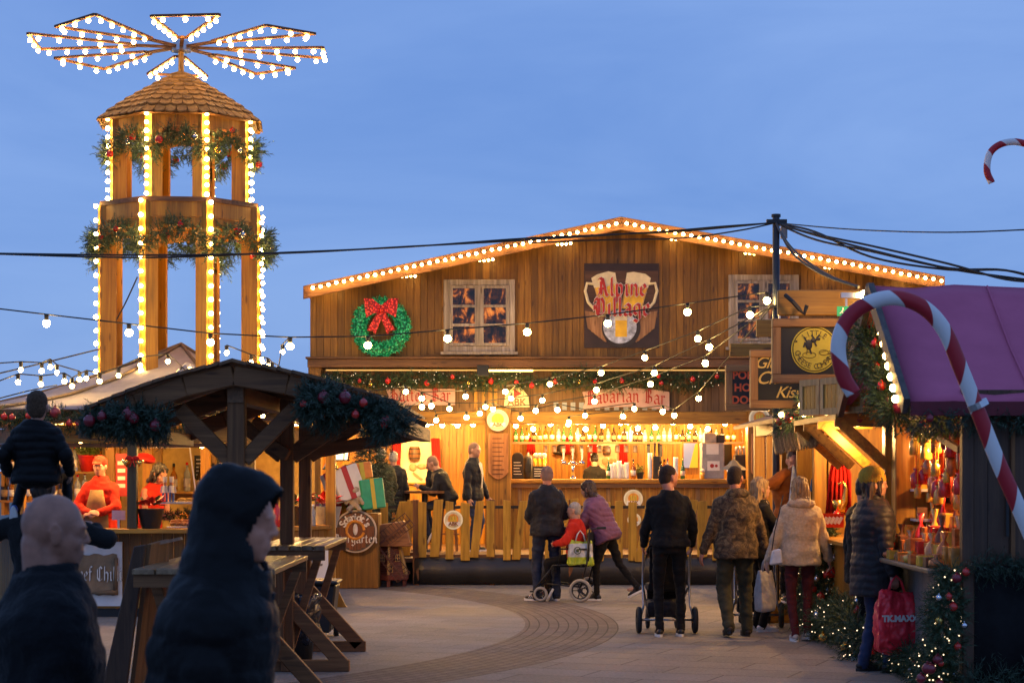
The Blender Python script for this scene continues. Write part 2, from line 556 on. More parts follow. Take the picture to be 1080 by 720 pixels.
# paving: granite slabs with a brick ring laid round a circle
RC = V((-10.8, 22.7))
m, nt, b = newmat('paving'); ground_m = m
tc = nt.nodes.new('ShaderNodeTexCoord')
sub = nd(nt, 'ShaderNodeVectorMath', operation='SUBTRACT'); sub.inputs[1].default_value = (RC.x, RC.y, 0)
nt.links.new(tc.outputs['Object'], sub.inputs[0])
sep = nt.nodes.new('ShaderNodeSeparateXYZ'); nt.links.new(sub.outputs[0], sep.inputs[0])
def mth(op, a, b_=None, c_=None):
    n = nt.nodes.new('ShaderNodeMath'); n.operation = op
    for i, s in enumerate((a, b_, c_)):
        if s is None: continue
        if isinstance(s, (int, float)): n.inputs[i].default_value = s
        else: nt.links.new(s, n.inputs[i])
    return n.outputs[0]
rr = mth('SQRT', mth('ADD', mth('MULTIPLY', sep.outputs[0], sep.outputs[0]), mth('MULTIPLY', sep.outputs[1], sep.outputs[1])))
ang = mth('ARCTAN2', sep.outputs[1], sep.outputs[0])
polar = nt.nodes.new('ShaderNodeCombineXYZ'); nt.links.new(mth('MULTIPLY', ang, 11.5), polar.inputs[0]); nt.links.new(rr, polar.inputs[1])
ring = mth('MULTIPLY', mth('GREATER_THAN', rr, 10.95), mth('LESS_THAN', rr, 12.0))
inside = mth('LESS_THAN', rr, 10.95)
mp = nt.nodes.new('ShaderNodeMapping'); mp.inputs['Rotation'].default_value = (0, 0, rad(21)); nt.links.new(tc.outputs['Object'], mp.inputs[0])
def brick(vec, w, h, mortar, c1, c2, mc):
    n = nt.nodes.new('ShaderNodeTexBrick'); nt.links.new(vec, n.inputs['Vector'])
    n.inputs['Scale'].default_value = 1; n.inputs['Brick Width'].default_value = w; n.inputs['Row Height'].default_value = h
    n.inputs['Mortar Size'].default_value = mortar; n.inputs['Mortar Smooth'].default_value = .25
    n.inputs['Color1'].default_value = c1; n.inputs['Color2'].default_value = c2; n.inputs['Mortar'].default_value = mc
    return n
b1 = brick(mp.outputs[0], 1.1, .55, .008, (.265, .238, .207, 1), (.33, .295, .258, 1), (.135, .12, .105, 1))
b2 = brick(polar.outputs[0], .22, .11, .008, (.205, .162, .13, 1), (.265, .21, .17, 1), (.10, .08, .066, 1))
b3 = brick(mp.outputs[0], .9, .45, .006, (.30, .268, .235, 1), (.36, .325, .285, 1), (.20, .18, .158, 1))
col = mixc(nt, ring, mixc(nt, inside, b1.outputs[0], b3.outputs[0]), b2.outputs[0])
n1 = nd(nt, 'ShaderNodeTexNoise', Scale=.8, Detail=8.0, Roughness=.65); nt.links.new(tc.outputs['Object'], n1.inputs['Vector'])
col = mixc(nt, .75, col, ramp(nt, n1.outputs[0], [(.3, (.55, .53, .5)), (.62, (1, 1, 1))]), 'MULTIPLY')
n2 = nd(nt, 'ShaderNodeTexNoise', Scale=34.0, Detail=4.0); nt.links.new(tc.outputs['Object'], n2.inputs['Vector'])
col = mixc(nt, .5, col, ramp(nt, n2.outputs[0], [(.35, (.45, .45, .45)), (.65, (1.0, 1.0, 1.0))]), 'MULTIPLY')
vo = nd(nt, 'ShaderNodeTexVoronoi', Scale=3.2); nt.links.new(tc.outputs['Object'], vo.inputs['Vector'])
col = mixc(nt, .5, col, ramp(nt, vo.outputs['Distance'], [(.035, (.35, .34, .33)), (.06, (1, 1, 1))]), 'MULTIPLY')
nt.links.new(col, b.inputs['Base Color'])
hgt = mixc(nt, ring, mixc(nt, inside, b1.outputs['Fac'], b3.outputs['Fac']), b2.outputs['Fac'])
inv = mth('SUBTRACT', mth('MULTIPLY', n2.outputs[0], .5), hgt)
bump(nt, b, inv, .9, .012); b.inputs['Specular IOR Level'].default_value = .25
nt.links.new(ramp(nt, n1.outputs[0], [(.3, (.70, .70, .70)), (.7, (.92, .92, .92))]), b.inputs['Roughness'])

# dusk sky
wd = bpy.data.worlds.new('World'); scene.world = wd; wd.use_nodes = True
nt = wd.node_tree; bg = nt.nodes['Background']
sky = nt.nodes.new('ShaderNodeTexSky'); sky.sky_type = 'NISHITA'; sky.sun_disc = False
sky.sun_elevation = rad(-2.5); sky.sun_rotation = rad(205); sky.altitude = 0; sky.air_density = 1.2; sky.dust_density = .3; sky.ozone_density = 3.5
SKY_STR = .12
sky.sun_elevation = rad(18); sky.sun_rotation = rad(180)
SKY_STR = .12; SKY_SAT = 1.0; SKY_TINT = (.8, .95, 1.3, 1)
# ------------------------------------------------------------------ people
def ik(a, c, l1, l2, hint):
    a = V(a); c = V(c); d = c - a; L = d.length; mx = (l1 + l2) * .995
    if L > mx: c = a + d * (mx / L); d = c - a; L = mx
    x = (l1 * l1 - l2 * l2 + L * L) / (2 * L); h = math.sqrt(max(0, l1 * l1 - x * x))
    u = d.normalized(); hn = V(hint); hn = hn - u * hn.dot(u)
    hn = hn.normalized() if hn.length > 1e-5 else V((0, 1, 0))
    return a + u * x + hn * h, c


def frame(d, up):
    """right, forward, up axes as matrix columns with y = d"""
    y = V(d).normalized(); x = y.cross(V(up)).normalized(); z = x.cross(y)
    return Matrix((x, y, z)).transposed()


def hand(mb, wrist, d, n, k, curl=.5, thumb=1, spread=.012, grip=None):
    """palm from the wrist along d, palm facing n; fingers curl towards n"""
    d = V(d).normalized(); n = V(n); n = (n - d * n.dot(d)).normalized(); s = d.cross(n) * thumb
    w = V(wrist)
    R = Matrix((s, d, n)).transposed()
    mb.ell(w + d * .045 * k, (.040 * k, .052 * k, .017 * k), R, 12, 8)
    for i, ln in enumerate((.036, .042, .039, .030)):
        o = (1.5 - i) * .019
        p = w + d * .082 * k + s * o * k
        dd = (d + s * (1.5 - i) * spread * 4).normalized(); ang = curl * 1.0
        for j, q in enumerate((1, .72, .55)):
            dd = (dd * math.cos(ang) + n * math.sin(ang)).normalized() if j or curl > .2 else dd
            e = p + dd * ln * q * k
            mb.cap(p, e, (.0095 - j * .0008) * k, (.0088 - j * .001) * k, 8); p = e
    p = w + d * .025 * k + s * .034 * k; q = p + (s * .55 + d * .75 + n * .35).normalized() * .036 * k
    e = q + (d * .8 + n * (.2 + curl * .5)).normalized() * .032 * k
    mb.cap(p, q, .012 * k, .0105 * k, 8); mb.cap(q, e, .0105 * k, .009 * k, 8)


DEFP = dict(lean=0, twist=0, hip=.94, hipx=0, hy=0, hp=0, build=1.0, vox=.009,
            lf=(-.10, .0, .085), rf=(.10, .0, .085), lft=0, rft=0, knee=(0, 1, .05),
            lh=(-.27, .03, .80), rh=(.27, .03, .80), lel=(-.25, -1, -.1), rel=(.25, -1, -.1), hs=1.0,
            lcurl=.45, rcurl=.45, lhd=None, rhd=None, skin=None, eyes=True,
            top=None, topkind='jacket', hem=-.12, topmat2=None, puff=0, bulk=1.0, quilt=.075, collar=.0, sleeve=True,
            legs=None, legw=1.0, shoes=None, sole=None, hair=None, hairkind='short', sway=0)


def person(label, loc, yaw, h, cat='person', **kw):
    P = dict(DEFP); P.update(kw)
    k = h / 1.75; rnd = random.Random(hash(label) % 1000 if False else len(label) * 7 + int(abs(loc[0]) * 100))
    root = thing('person', label, cat, loc, rz=yaw)
    S = lambda p: V(p) * k
    pel = V((P['hipx'], 0, P['hip'])); lean = P['lean']
    u = V((P['sway'], math.sin(lean), math.cos(lean))).normalized()
    f = V((0, math.cos(lean), -math.sin(lean)))
    tw = Matrix.Rotation(P['twist'], 3, u)
    r0 = V((1, 0, 0)); r = tw @ r0; fc = tw @ f
    at = lambda t: pel + u * t
    nb = at(.53)
    sh = {-1: nb - u * .092 - r * .158, 1: nb - u * .092 + r * .158}
    hp_ = lean * .35 + P['hp']
    hu = V((P['sway'] * .5, math.sin(hp_), math.cos(hp_))).normalized()
    Hc = nb + (u * .3 + hu * .7).normalized() * .152 + fc * .022
    hf = Matrix.Rotation(P['twist'] * .6 + P['hy'], 3, V((0, 0, 1))) @ V((0, math.cos(hp_), -math.sin(hp_)))
    HR = frame(hf, hu)
    hs = P['hs']; hd = lambda x, y, z: Hc + HR @ (V((x, y, z)) * hs)
    B = P['build']
    # limbs
    J = {}
    for sg, kn in ((-1, 'l'), (1, 'r')):
        el, wr = ik(sh[sg], V(P[kn + 'h']), .285, .255, V(P[kn + 'el']))
        J[kn] = (sh[sg], el, wr)
        hipj = pel + r0 * .092 * sg + V((0, 0, -.02))
        kn_, an = ik(hipj, V(P[kn + 'f']), .43, .425, V(P['knee']) + V((sg * .12, 0, 0)))
        J['leg' + kn] = (hipj, kn_, an)
    # ---- body
    mb = MB()
    E = lambda o, rr, R=HR, n=16, m=12: mb.ell(S(o), tuple(x * k * hs for x in rr), R, n, m)
    E(hd(0, -.012, .028), (.074, .096, .092)); E(hd(0, .028, -.045), (.056, .062, .072))
    E(hd(0, .055, -.088), (.027, .028, .024)); E(hd(0, .058, .012), (.056, .036, .045))
    E(hd(0, .012, -.022), (.067, .074, .075)); mb.cap(S(hd(0, -.055, -.035)), S(nb - fc * .02), .050 * k, .052 * k)
    for sg in (-1, 1):
        E(hd(.030 * sg, .054, -.030), (.026, .026, .030)); E(hd(.033 * sg, .078, .022), (.026, .014, .009))
        E(hd(.077 * sg, -.008, -.012), (.009, .019, .031), HR @ Matrix.Rotation(.25 * sg, 3, 'Z'))
        E(hd(.081 * sg, -.012, .0), (.007, .020, .022), HR)
    mb.cap(S(hd(0, .084, .014)), S(hd(0, .101, -.022)), .008 * k, .0105 * k)
    E(hd(.009, .094, -.026), (.008, .009, .006)); E(hd(-.009, .094, -.026), (.008, .009, .006))
    if P['vox'] < .007:
        for sg in (-1, 1): mb.tube([S(hd(sg * (.084 + .004 * math.sin(a)), -.012 + .019 * math.cos(a), -.002 + .030 * math.sin(a))) for a in [rad(q) for q in range(-100, 200, 25)]], .0045 * k, 8)
        for q in (-.6, .6): mb.cap(S(hd(q * .05, .0, -.09)), S(nb + V((q * .09, .03, -.02))), .016 * k, .018 * k)
    mb.cap(S(hd(-.018, .083, -.056)), S(hd(.018, .083, -.056)), .0075 * k)
    mb.cap(S(hd(-.015, .082, -.068)), S(hd(.015, .082, -.068)), .008 * k)
    mb.cap(S(nb - u * .02), S(hd(0, -.02, -.06)), .058 * k * (.9 + .1 * B), .054 * k)
    rings = []
    for t, rx, ry, off in ((-.06, .14, .09, 0), (.0, .16, .105, -.01), (.14, .135, .09, 0), (.3, .155, .105, .01), (.42, .165, .095, .0), (.50, .12, .07, 0), (.54, .06, .055, 0)):
        q = tw if t > .2 else Matrix.Identity(3)
        rings.append((S(at(t) + f * off), (q @ r0) * rx * k * B, (q @ f) * ry * k * B))
    mb.loft(rings)
    for kn, sg in (('l', -1), ('r', 1)):
        s0, el, wr = J[kn]
        mb.cap(S(s0), S(el), .048 * k, .036 * k); mb.cap(S(el), S(wr), .037 * k, .025 * k)
        dirn = V(P[kn + 'hd'][0]) if P[kn + 'hd'] else (wr - el).normalized()
        nn = V(P[kn + 'hd'][1]) if P[kn + 'hd'] else V((-sg, 0, 0)) + V((0, .3, 0))
        hand(mb, S(wr), dirn, nn, k * 1.0, P[kn + 'curl'], thumb=-sg if False else (1 if dirn.cross(nn).dot(V((0, 1, .3))) > 0 else -1))
        a, b_, c_ = J['leg' + kn]
        mb.cap(S(a), S(b_), .062 * k * B, .042 * k); mb.cap(S(b_), S(c_), .042 * k, .032 * k)
        fd = Matrix.Rotation(P[kn + 'ft'], 3, 'Z') @ V((0, 1, 0))
        mb.cap(S(c_) + V((0, 0, -.02 * k)), S(c_) + fd * .13 * k - V((0, 0, .04 * k)), .035 * k, .025 * k)
    sk = P['skin'] or skin
    me = remesh(mb, P['vox'] * k, 3 if P['vox'] > .007 else 7, lambda c, n: fbm(c, 30, 2) * .0006, sk, 'body')
    put('body', me, loc, root)
    o = root.children[0]; o.location = (0, 0, 0)
    def part(name, me_, parent=root):
        q = bpy.data.objects.new(name, me_); C.objects.link(q); q.parent = parent; return q
    if P['eyes']:
        for sg in (-1, 1):
            e = MB(); e.ell(S(hd(.031 * sg, .0735, .004)), .0108 * k, None, 10, 8)
            e.cur = 1; e.ell(S(hd(.031 * sg, .0792, .004)), .0064 * k, None, 10, 8)
            part('eye', e.mesh('eye', [plain('eye_white', (.6, .56, .52), .2, bumpy=0), plain('iris', (.03, .02, .015), .15, bumpy=0)], smooth=True))
    # ---- trousers
    if P['legs']:
        mb = MB(); lw = P['legw']
        mb.loft([(S(at(.10)), r0 * .145 * k * B, f * .098 * k * B), (S(at(.0) - f * .012), r0 * .165 * k * B, f * .118 * k * B), (S(pel - V((0, .01, .09))), r0 * .155 * k * B, V((0, 1, 0)) * .105 * k * B)])
        for kn in 'lr':
            a, b_, c_ = J['leg' + kn]
            c2 = c_ + V((0, -.005, -.02))
            mb.cap(S(a), S(b_), .092 * k * B * (.5 + .5 * lw), .062 * k * lw); mb.cap(S(b_), S(c2), .064 * k * lw, (.047 * k * lw))
            mb.cap(S(c2) + V((0, 0, .03)), S(c2) - V((0, 0, .012)), .05 * k * lw, .05 * k * lw)
        def dl(c, n):
            return (fbm(V((c.x * 6, c.y * 6, c.z * 14)), 1.3, 3)) * .011 * k * (1 if lw > .85 else .3)
        part('trousers', remesh(mb, .015 * k, 5, dl, P['legs'], 'trousers'))
    # ---- shoes
    if P['shoes']:
        for kn in 'lr':
            a, b_, c_ = J['leg' + kn]
            shin = (c_ - b_).normalized()
            fd = Matrix.Rotation(P[kn + 'ft'], 3, 'Z') @ V((0, 1, 0))
            tip = c_.z - .085
            pitch = -max(0, min(1.1, tip * 4.5))       # heel lifted: toe down
            if P.get(kn + 'pitch') is not None: pitch = P[kn + 'pitch']
            sd = fd.cross(V((0, 0, 1)))
            R = Matrix.Rotation(pitch, 3, sd); fd2 = R @ fd; up2 = R @ V((0, 0, 1))
            o = c_ - up2 * .072
            RR = Matrix((sd, fd2, up2)).transposed()
            mb = MB()
            mb.ell(S(o + fd2 * .10 + up2 * .028), (.047 * k, .085 * k, .03 * k), RR); mb.ell(S(o - fd2 * .02 + up2 * .035), (.04 * k, .055 * k, .038 * k), RR)
            mb.cap(S(o + up2 * .04 + fd2 * .06), S(o + up2 * .095), .036 * k, .042 * k)
            sh_ = part('shoe', remesh(mb, .009 * k, 3, None, P['shoes'], 'shoe'))
            s2 = MB(); pts = []
            for t in range(20):
                an = 2 * PI * t / 20
                yy = math.sin(an); xx = math.cos(an) * (.046 if yy > 0 else .038)
                pts.append(S(o + sd * xx + fd2 * (.05 + yy * (.145 if yy > 0 else .125)) + up2 * -.014))
            s2.prism(pts, up2 * .028 * k)
            if P.get('stripes'):
                for q in range(3):
                    p0 = o + fd2 * (.05 + q * .026) + up2 * .024; 
                    for sg in (-1, 1): s2.bar(S(p0 + sd * sg * .046), S(p0 + sd * sg * .032 + up2 * .035 - fd2 * .02), .007 * k, .009 * k)
            part('sole', s2.mesh('sole', P['sole'] or white), sh_)
    # ---- upper garment
    if P['top']:
        mb = MB(); bk = P['bulk'] * (.6 + .4 * B); hem = P['hem']
        pad = .022 + .02 * (P['puff'] > 0)
        prof = [(hem, .182, .135), (hem + .06, .182, .135), (.02, .172, .128), (.14, .152, .112), (.28, .172, .125), (.38, .186, .120), (.44, .174, .108), (.48, .145, .096), (.51, .108, .086), (.535, .082, .077), (.555, .070, .068)]
        prof = [(t, a_, b2) for i, (t, a_, b2) in enumerate(prof) if i == 0 or t > hem + .03]
        rings = []
        for t, rx, ry in prof:
            q = tw if t > .2 else Matrix.Identity(3)
            base = at(t) if t > -.05 else pel + u * -.05 + V((0, 0, t + .05)) * 1
            if P['hip'] < .75 and t < 0: base = at(t * .4)
            rings.append((S(base), (q @ r0) * (rx + pad * .6) * bk * k * B, (q @ f) * (ry + pad * .6) * bk * k * B))
        mb.loft(rings, 24)
        if P['collar']:
            mb.loft([(S(nb - u * .04), r * .11 * k, fc * .10 * k), (S(nb + u * .01), r * .086 * k, fc * .084 * k), (S(nb + u * (.01 + P['collar']) + fc * .01), r * .080 * k, fc * .084 * k)], 20)
        if P['sleeve']:
            for kn in 'lr':
                s0, el, wr = J[kn]
                w2 = wr - (wr - el).normalized() * .012
                rs = (.062 * bk, .054 * bk, .042 * bk)
                mb.cap(S(s0 + (V((0, 0, 1)).cross(V((0,0,0))))), S(el), rs[0] * k, rs[1] * k, 16); mb.cap(S(el), S(w2), rs[1] * k, rs[2] * k, 16)
        pf = P['puff']; qt = P['quilt'] * k
        segs = [(S(J[a][0]), S(J[a][1]), S(J[a][2])) for a in 'lr']
        def dt(c, n):
            w = fbm(V((c.x * 7, c.y * 7, c.z * 9)), 1, 4) * .016
            if pf:
                # quilting runs round the trunk and round each sleeve
                best = 9; t = c.z
                tor = abs(c.x - pel.x * k) < .17 * k * bk
                if not tor or (c - S(J['l'][1])).length < .1 * k or (c - S(J['r'][1])).length < .1 * k:
                    for s0, e, w_ in segs:
                        for a_, b2, o_ in ((s0, e, 0), (e, w_, (e - s0).length)):
                            ab = b2 - a_; q = max(0, min(1, (c - a_).dot(ab) / ab.dot(ab))); dd = (c - a_ - ab * q).length
                            if dd < best: best = dd; t = o_ + q * ab.length
                t += fbm(c, 5, 2) * .012
                return pf * (abs(math.sin(PI * t / qt)) ** .6 - .6) + w * .55
            return w * (1.0 if P['topkind'] != 'knit' else .5)
        g = part(P['topkind'], remesh(mb, P.get('tvox', .013) * k, 4, dt, P['top'], P['topkind']))
        if P['topmat2']:
            g.data.materials.append(P['topmat2'])
            fn = P['split']
            for p in g.data.polygons:
                if fn(p.center / k): p.material_index = 1
    # ---- hair / head cover
    hk = P['hairkind']; hm = P['hair']
    if hm:
        mb = MB()
        if hk in ('short', 'long', 'bob', 'fringe', 'bun'):
            E2 = lambda o, rr, R=HR: mb.ell(S(o), tuple(x * k * hs for x in rr), R, 20, 14)
            th = .004 if hk == 'short' else .014
            E2(hd(0, -.022, .042), (.075 + th, .091 + th, .083 + th))
            E2(hd(0, -.055, -.005), (.068 + th, .058 + th, .085 + th * .5))
            if hk in ('long', 'bob'):
                ln = .26 if hk == 'long' else .13
                for sg in (-1, 0, 1):
                    a_ = hd(.052 * sg, -.045, .0); b2 = hd(.06 * sg, -.06, -.10) ; c2 = b2 + V((sg * .015, -.02, -ln + .1)) - fc * .035
                    mb.cap(S(a_), S(b2), .05 * k, .045 * k); mb.cap(S(b2), S(c2), .045 * k, .026 * k)
                for sg in (-1, 1):
                    mb.cap(S(hd(.066 * sg, .02, .03)), S(hd(.072 * sg, .02, -.09)), .022 * k, .018 * k)
                    mb.cap(S(hd(.04 * sg, .06, .085)), S(hd(.068 * sg, .03, .02)), .018 * k, .02 * k)
            if hk == 'bun': E2(hd(0, -.11, .08), (.04, .04, .04))
            dh = lambda c, n: fbm(V((c.x * 60, c.y * 60, c.z * (5 if hk != 'short' else 40))), 1, 3) * (.016 if hk != 'short' else .003)
        elif hk == 'cap':
            mb.ell(S(hd(0, -.015, .05)), (.084 * k, .104 * k, .085 * k), HR, 20, 14)
            mb.ell(S(hd(0, .10, .045)), (.062 * k, .06 * k, .010 * k), HR @ Matrix.Rotation(-.2, 3, 'X'), 16, 8)
            dh = lambda c, n: fbm(c, 20, 2) * .001
        elif hk == 'beanie':
            mb.ell(S(hd(0, -.02, .052)), (.088 * k, .105 * k, .095 * k), HR, 20, 14)
            mb.ell(S(hd(0, -.015, .03)), (.091 * k, .108 * k, .03 * k), HR, 20, 14)
            dh = lambda c, n: fbm(c, 25, 3) * .004
        elif hk == 'hood':
            mb.ell(S(hd(0, -.035, .035)), (.103 * k, .114 * k, .116 * k), HR, 24, 16)
            mb.ell(S(hd(0, .0, .04)), (.102 * k, .118 * k, .112 * k), HR, 24, 16)
            mb.loft([(S(nb - u * .09), r * .185 * k, fc * .15 * k), (S(nb - u * .02), r * .15 * k, fc * .135 * k), (S(nb + u * .04 - fc * .012), r * .126 * k, fc * .126 * k), (S(hd(0, -.03, -.05)), HR @ V((.108, 0, 0)) * k, HR @ V((0, .118, 0)) * k), (S(hd(0, -.03, .02)), HR @ V((.10, 0, 0)) * k, HR @ V((0, .113, 0)) * k)], 24)
            dh = lambda c, n: abs(math.sin(PI * (c.z / k + c.y * .5 / k + fbm(c, 4, 2) * .03) / .11)) ** .5 * .004 + fbm(c, 7, 4) * .014
        hm_ = remesh(mb, (.009 if hk != 'hood' else .011) * k, 2, dh, hm, hk)
        if hk == 'hood':
            bm = bmesh.new(); bm.from_mesh(hm_); HI = HR.transposed(); kill = []
            for fc_ in bm.faces:
                q = HI @ (fc_.calc_center_median() / k - Hc)
                if q.y > .052 + .50 * q.z and abs(q.x) < .082 and -.125 < q.z < .10: kill.append(fc_)
            bmesh.ops.delete(bm, geom=kill, context='FACES'); bm.to_mesh(hm_); bm.free()
        ho = part({'cap': 'cap', 'beanie': 'beanie', 'hood': 'hood'}.get(hk, 'hair'), hm_)
        if hk == 'hood':
            pass
            so = ho.modifiers.new('thick', 'SOLIDIFY'); so.thickness = .02; so.offset = -1
    root['_J'] = 0; del root['_J']
    info = dict(root=root, k=k, hd=hd, S=S, J=J, nb=nb, part=part, at=at, u=u, f=fc, r=r, HR=HR, loc=V(loc), yaw=yaw)
    return info


def wpt(I, p):
    """figure-frame point (unit body) to world"""
    return I['loc'] + Matrix.Rotation(I['yaw'], 3, 'Z') @ (V(p) * I['k'])
# ------------------------------------------------------------------ ground
mb = MB(); mb.add([(-400, -60, 0), (400, -60, 0), (400, 900, 0), (-400, 900, 0)], [(0, 1, 2, 3)])
g = mb.build('ground', ground_m, loc=(0, 0, 0)); tag(g, kind='structure')


# ------------------------------------------------------------------ bulbs, greenery
def bulb_mesh(r, mat, name='bulb'):
    mb = MB(); mb.ell((0, 0, 0), r, None, 8, 6); return mb.mesh(name, mat, smooth=True)


BM = bulb_mesh(.030, bulb_m); BR_ = random.Random(9); VAR = {}
def vary(me):
    if me.name not in VAR:
        m0 = me.materials[0]; out = [me]
        for f_ in (.55, .8, 1.25):
            m1 = m0.copy(); m1.node_tree.nodes['Principled BSDF'].inputs['Emission Strength'].default_value *= f_; q = me.copy(); q.materials.clear(); q.materials.append(m1); out.append(q)
        VAR[me.name] = out
    return BR_.choice(VAR[me.name])
BR = bulb_mesh(.028, bulb_roof); BS = bulb_mesh(.022, bulb_small); BP = bulb_mesh(.042, bulb_pale)
mb = MB(); mb.cyl((0, 0, .035), (0, 0, .095), .022, .026, 8); SOCK = mb.mesh('socket', black)


def bulbs(parent, pts, me=None):
    for p in pts: put('bulb', vary(me or BM), V(p) + V((0, 0, BR_.uniform(-.006, .006))), parent)


def festoon(label, pts, cable_pts=None, group='festoon strings over the square', sock=True, r=.008, me=None, sag=.0):
    """hanging bulbs on a cable; pts are bulb centres"""
    cp = cable_pts or [V(p) + V((0, 0, .10)) for p in pts]
    t = thing('string_lights', label, 'string lights', cp[0], group)
    path = []
    for a, b in zip(cp, cp[1:]):
        a = V(a); b = V(b)
        for i in range(4):
            q = i / 4; path.append(a.lerp(b, q) - V((0, 0, sag * 4 * q * (1 - q))))
    path.append(V(cp[-1]))
    mb = MB(); mb.tube(path, r, 5); mb.build('cable', cablem, t)
    for p in pts:
        b = put('bulb', vary(me or BP), p, t)
        if sock: s = bpy.data.objects.new('socket', SOCK); C.objects.link(s); s.parent = b
    return t


def sprig(mb, p, d, L, w, n, rnd):
    d = V(d).normalized(); u = V((rnd.uniform(-1, 1), rnd.uniform(-1, 1), rnd.uniform(-1, 1)))
    x = d.cross(u).normalized(); y = d.cross(x)
    mb.add([p - x * w * .4, p + x * w * .4, p + d * L], [(0, 1, 2)])
    for i in range(n):
        t = (i + .5) / n; a = rnd.uniform(0, 2 * PI); s = x * math.cos(a) + y * math.sin(a)
        o = p + d * L * t; e = o + (s * .8 + d * .75).normalized() * L * .42 * (1.1 - .5 * t)
        q = d.cross(s) * w * .5
        mb.add([o - q, o + q, e], [(0, 1, 2)])


def fir_along(path, r, count, L, w=.008, n=10, seed=1, droop=.2, jitter=.3):
    """fir sprigs sticking out round a path"""
    rnd = random.Random(seed); mb = MB(); path = [V(p) for p in path]
    seg = [(a, b, (b - a).length) for a, b in zip(path, path[1:])]; tot = sum(s[2] for s in seg)
    for i in range(count):
        t = rnd.random() * tot
        for a, b, l in seg:
            if t <= l: break
            t -= l
        p = a.lerp(b, min(1, t / l)); ax = (b - a).normalized()
        s = V((rnd.gauss(0, 1), rnd.gauss(0, 1), rnd.gauss(0, 1))); s = (s - ax * s.dot(ax)).normalized()
        clump = .75 + .5 * noise.noise(p * 4)
        q = p + s * r * rnd.uniform(.1, .8) * clump
        d = (s + ax * rnd.uniform(-.9, .9) + V((0, 0, -droop))).normalized()
        sprig(mb, q, d, L * rnd.uniform(.6, 1.25) * clump, w, n, rnd)
    return mb


def bauble_mesh(r, mat):
    mb = MB(); mb.ell((0, 0, 0), r, None, 14, 10); mb.cyl((0, 0, r * .92), (0, 0, r * 1.25), r * .22, r * .22, 8)
    return mb.mesh('bauble', mat, smooth=True)


BAU = {'red': bauble_mesh(.045, red), 'gold': bauble_mesh(.04, gold), 'silver': bauble_mesh(.04, plain('silver', (.7, .7, .74), .15, 1)), 'dark': bauble_mesh(.06, plain('wine_red', (.22, .01, .02), .3, coat=.4))}


def garland(label, path, r, count, L, w=.008, n=10, seed=1, mat=None, nb=8, kinds=('red', 'gold'), cat='garland', group=None, scale=1, lights=0, front=True):
    path = [V(p) for p in path]
    t = thing('garland', label, cat, path[0], group)
    fir_along(path, r, count, L, w, n, seed).build('foliage', mat or leafm, t)
    rnd = random.Random(seed + 5)
    tot = len(path) - 1
    for i in range(nb):
        q = (i + rnd.uniform(.2, .8)) / nb * tot; a = int(q); p = path[a].lerp(path[a + 1], q - a)
        s = V((rnd.uniform(-.9, .9), -1 if front else rnd.uniform(-1, 1), rnd.uniform(-.8, .8))) * r * .9
        put('bauble', BAU[rnd.choice(kinds)], p + s, t, scale=scale * rnd.uniform(.8, 1.15))
    if lights:
        mbl = MB()
        for i in range(lights):
            q = rnd.random() * tot; a = int(q); p = path[a].lerp(path[a + 1], q - a)
            s = V((rnd.uniform(-1, 1), rnd.uniform(-1, .2), rnd.uniform(-1, 1))).normalized() * r * rnd.uniform(.7, 1.1)
            mbl.ell(p + s, .0065, None, 5, 4)
        o = mbl.build('fairy_lights', glow('fairy_light', (1, .75, .45), 2.6), t)
        tag(o, kind='stuff')
    return t


# ------------------------------------------------------------------ the beer hall
FY = 34.0
hx = lambda px, d=FY: X(px, d)
hz = lambda py, d=FY: Z(py, d)
hall = thing('beer_hall', 'long wooden beer hall with a low gable outlined in warm bulbs', 'building', (hx(655), FY, 0))
xl, xp, xr = hx(327), hx(655), hx(988)
zl, zp, zr = hz(309), hz(238), hz(298)
slope = lambda x: zl + (zp - zl) * (x - xl) / (xp - xl) if x < xp else zp + (zr - zp) * (x - xp) / (xr - xp)
rnd = random.Random(3)
mb = MB(); x = xl; z0 = hz(383)
while x < xr:
    w = .118; x2 = min(x + w, xr); y = FY + rnd.uniform(-.005, .004)
    mb.prism([(x + .003, y, z0), (x2 - .003, y, z0), (x2 - .003, y, slope(x2)), (x + .003, y, slope(x))], (0, .02, 0)); x = x2
mb.build('gable_boards', brown, hall)
mb = MB(); mb.prism([(xl, FY + .03, .0), (xl, FY + .03, z0), (xl, FY + .03, zl), (xp, FY + .03, zp), (xr, FY + .03, zr), (xr, FY + .03, z0)][1:], (0, .1, 0)); mb.build('gable_backing', darkw, hall)
# side and rear walls
mb = MB()
mb.box((xl, FY + .13, 0), (xl + .1, 42, zl)); mb.box((xr - .1, FY + .13, 0), (xr, 42, zr)); mb.box((xl + .1, 41.9, 0), (xr - .1, 42, zl)); mb.build('side_walls', brown, hall)
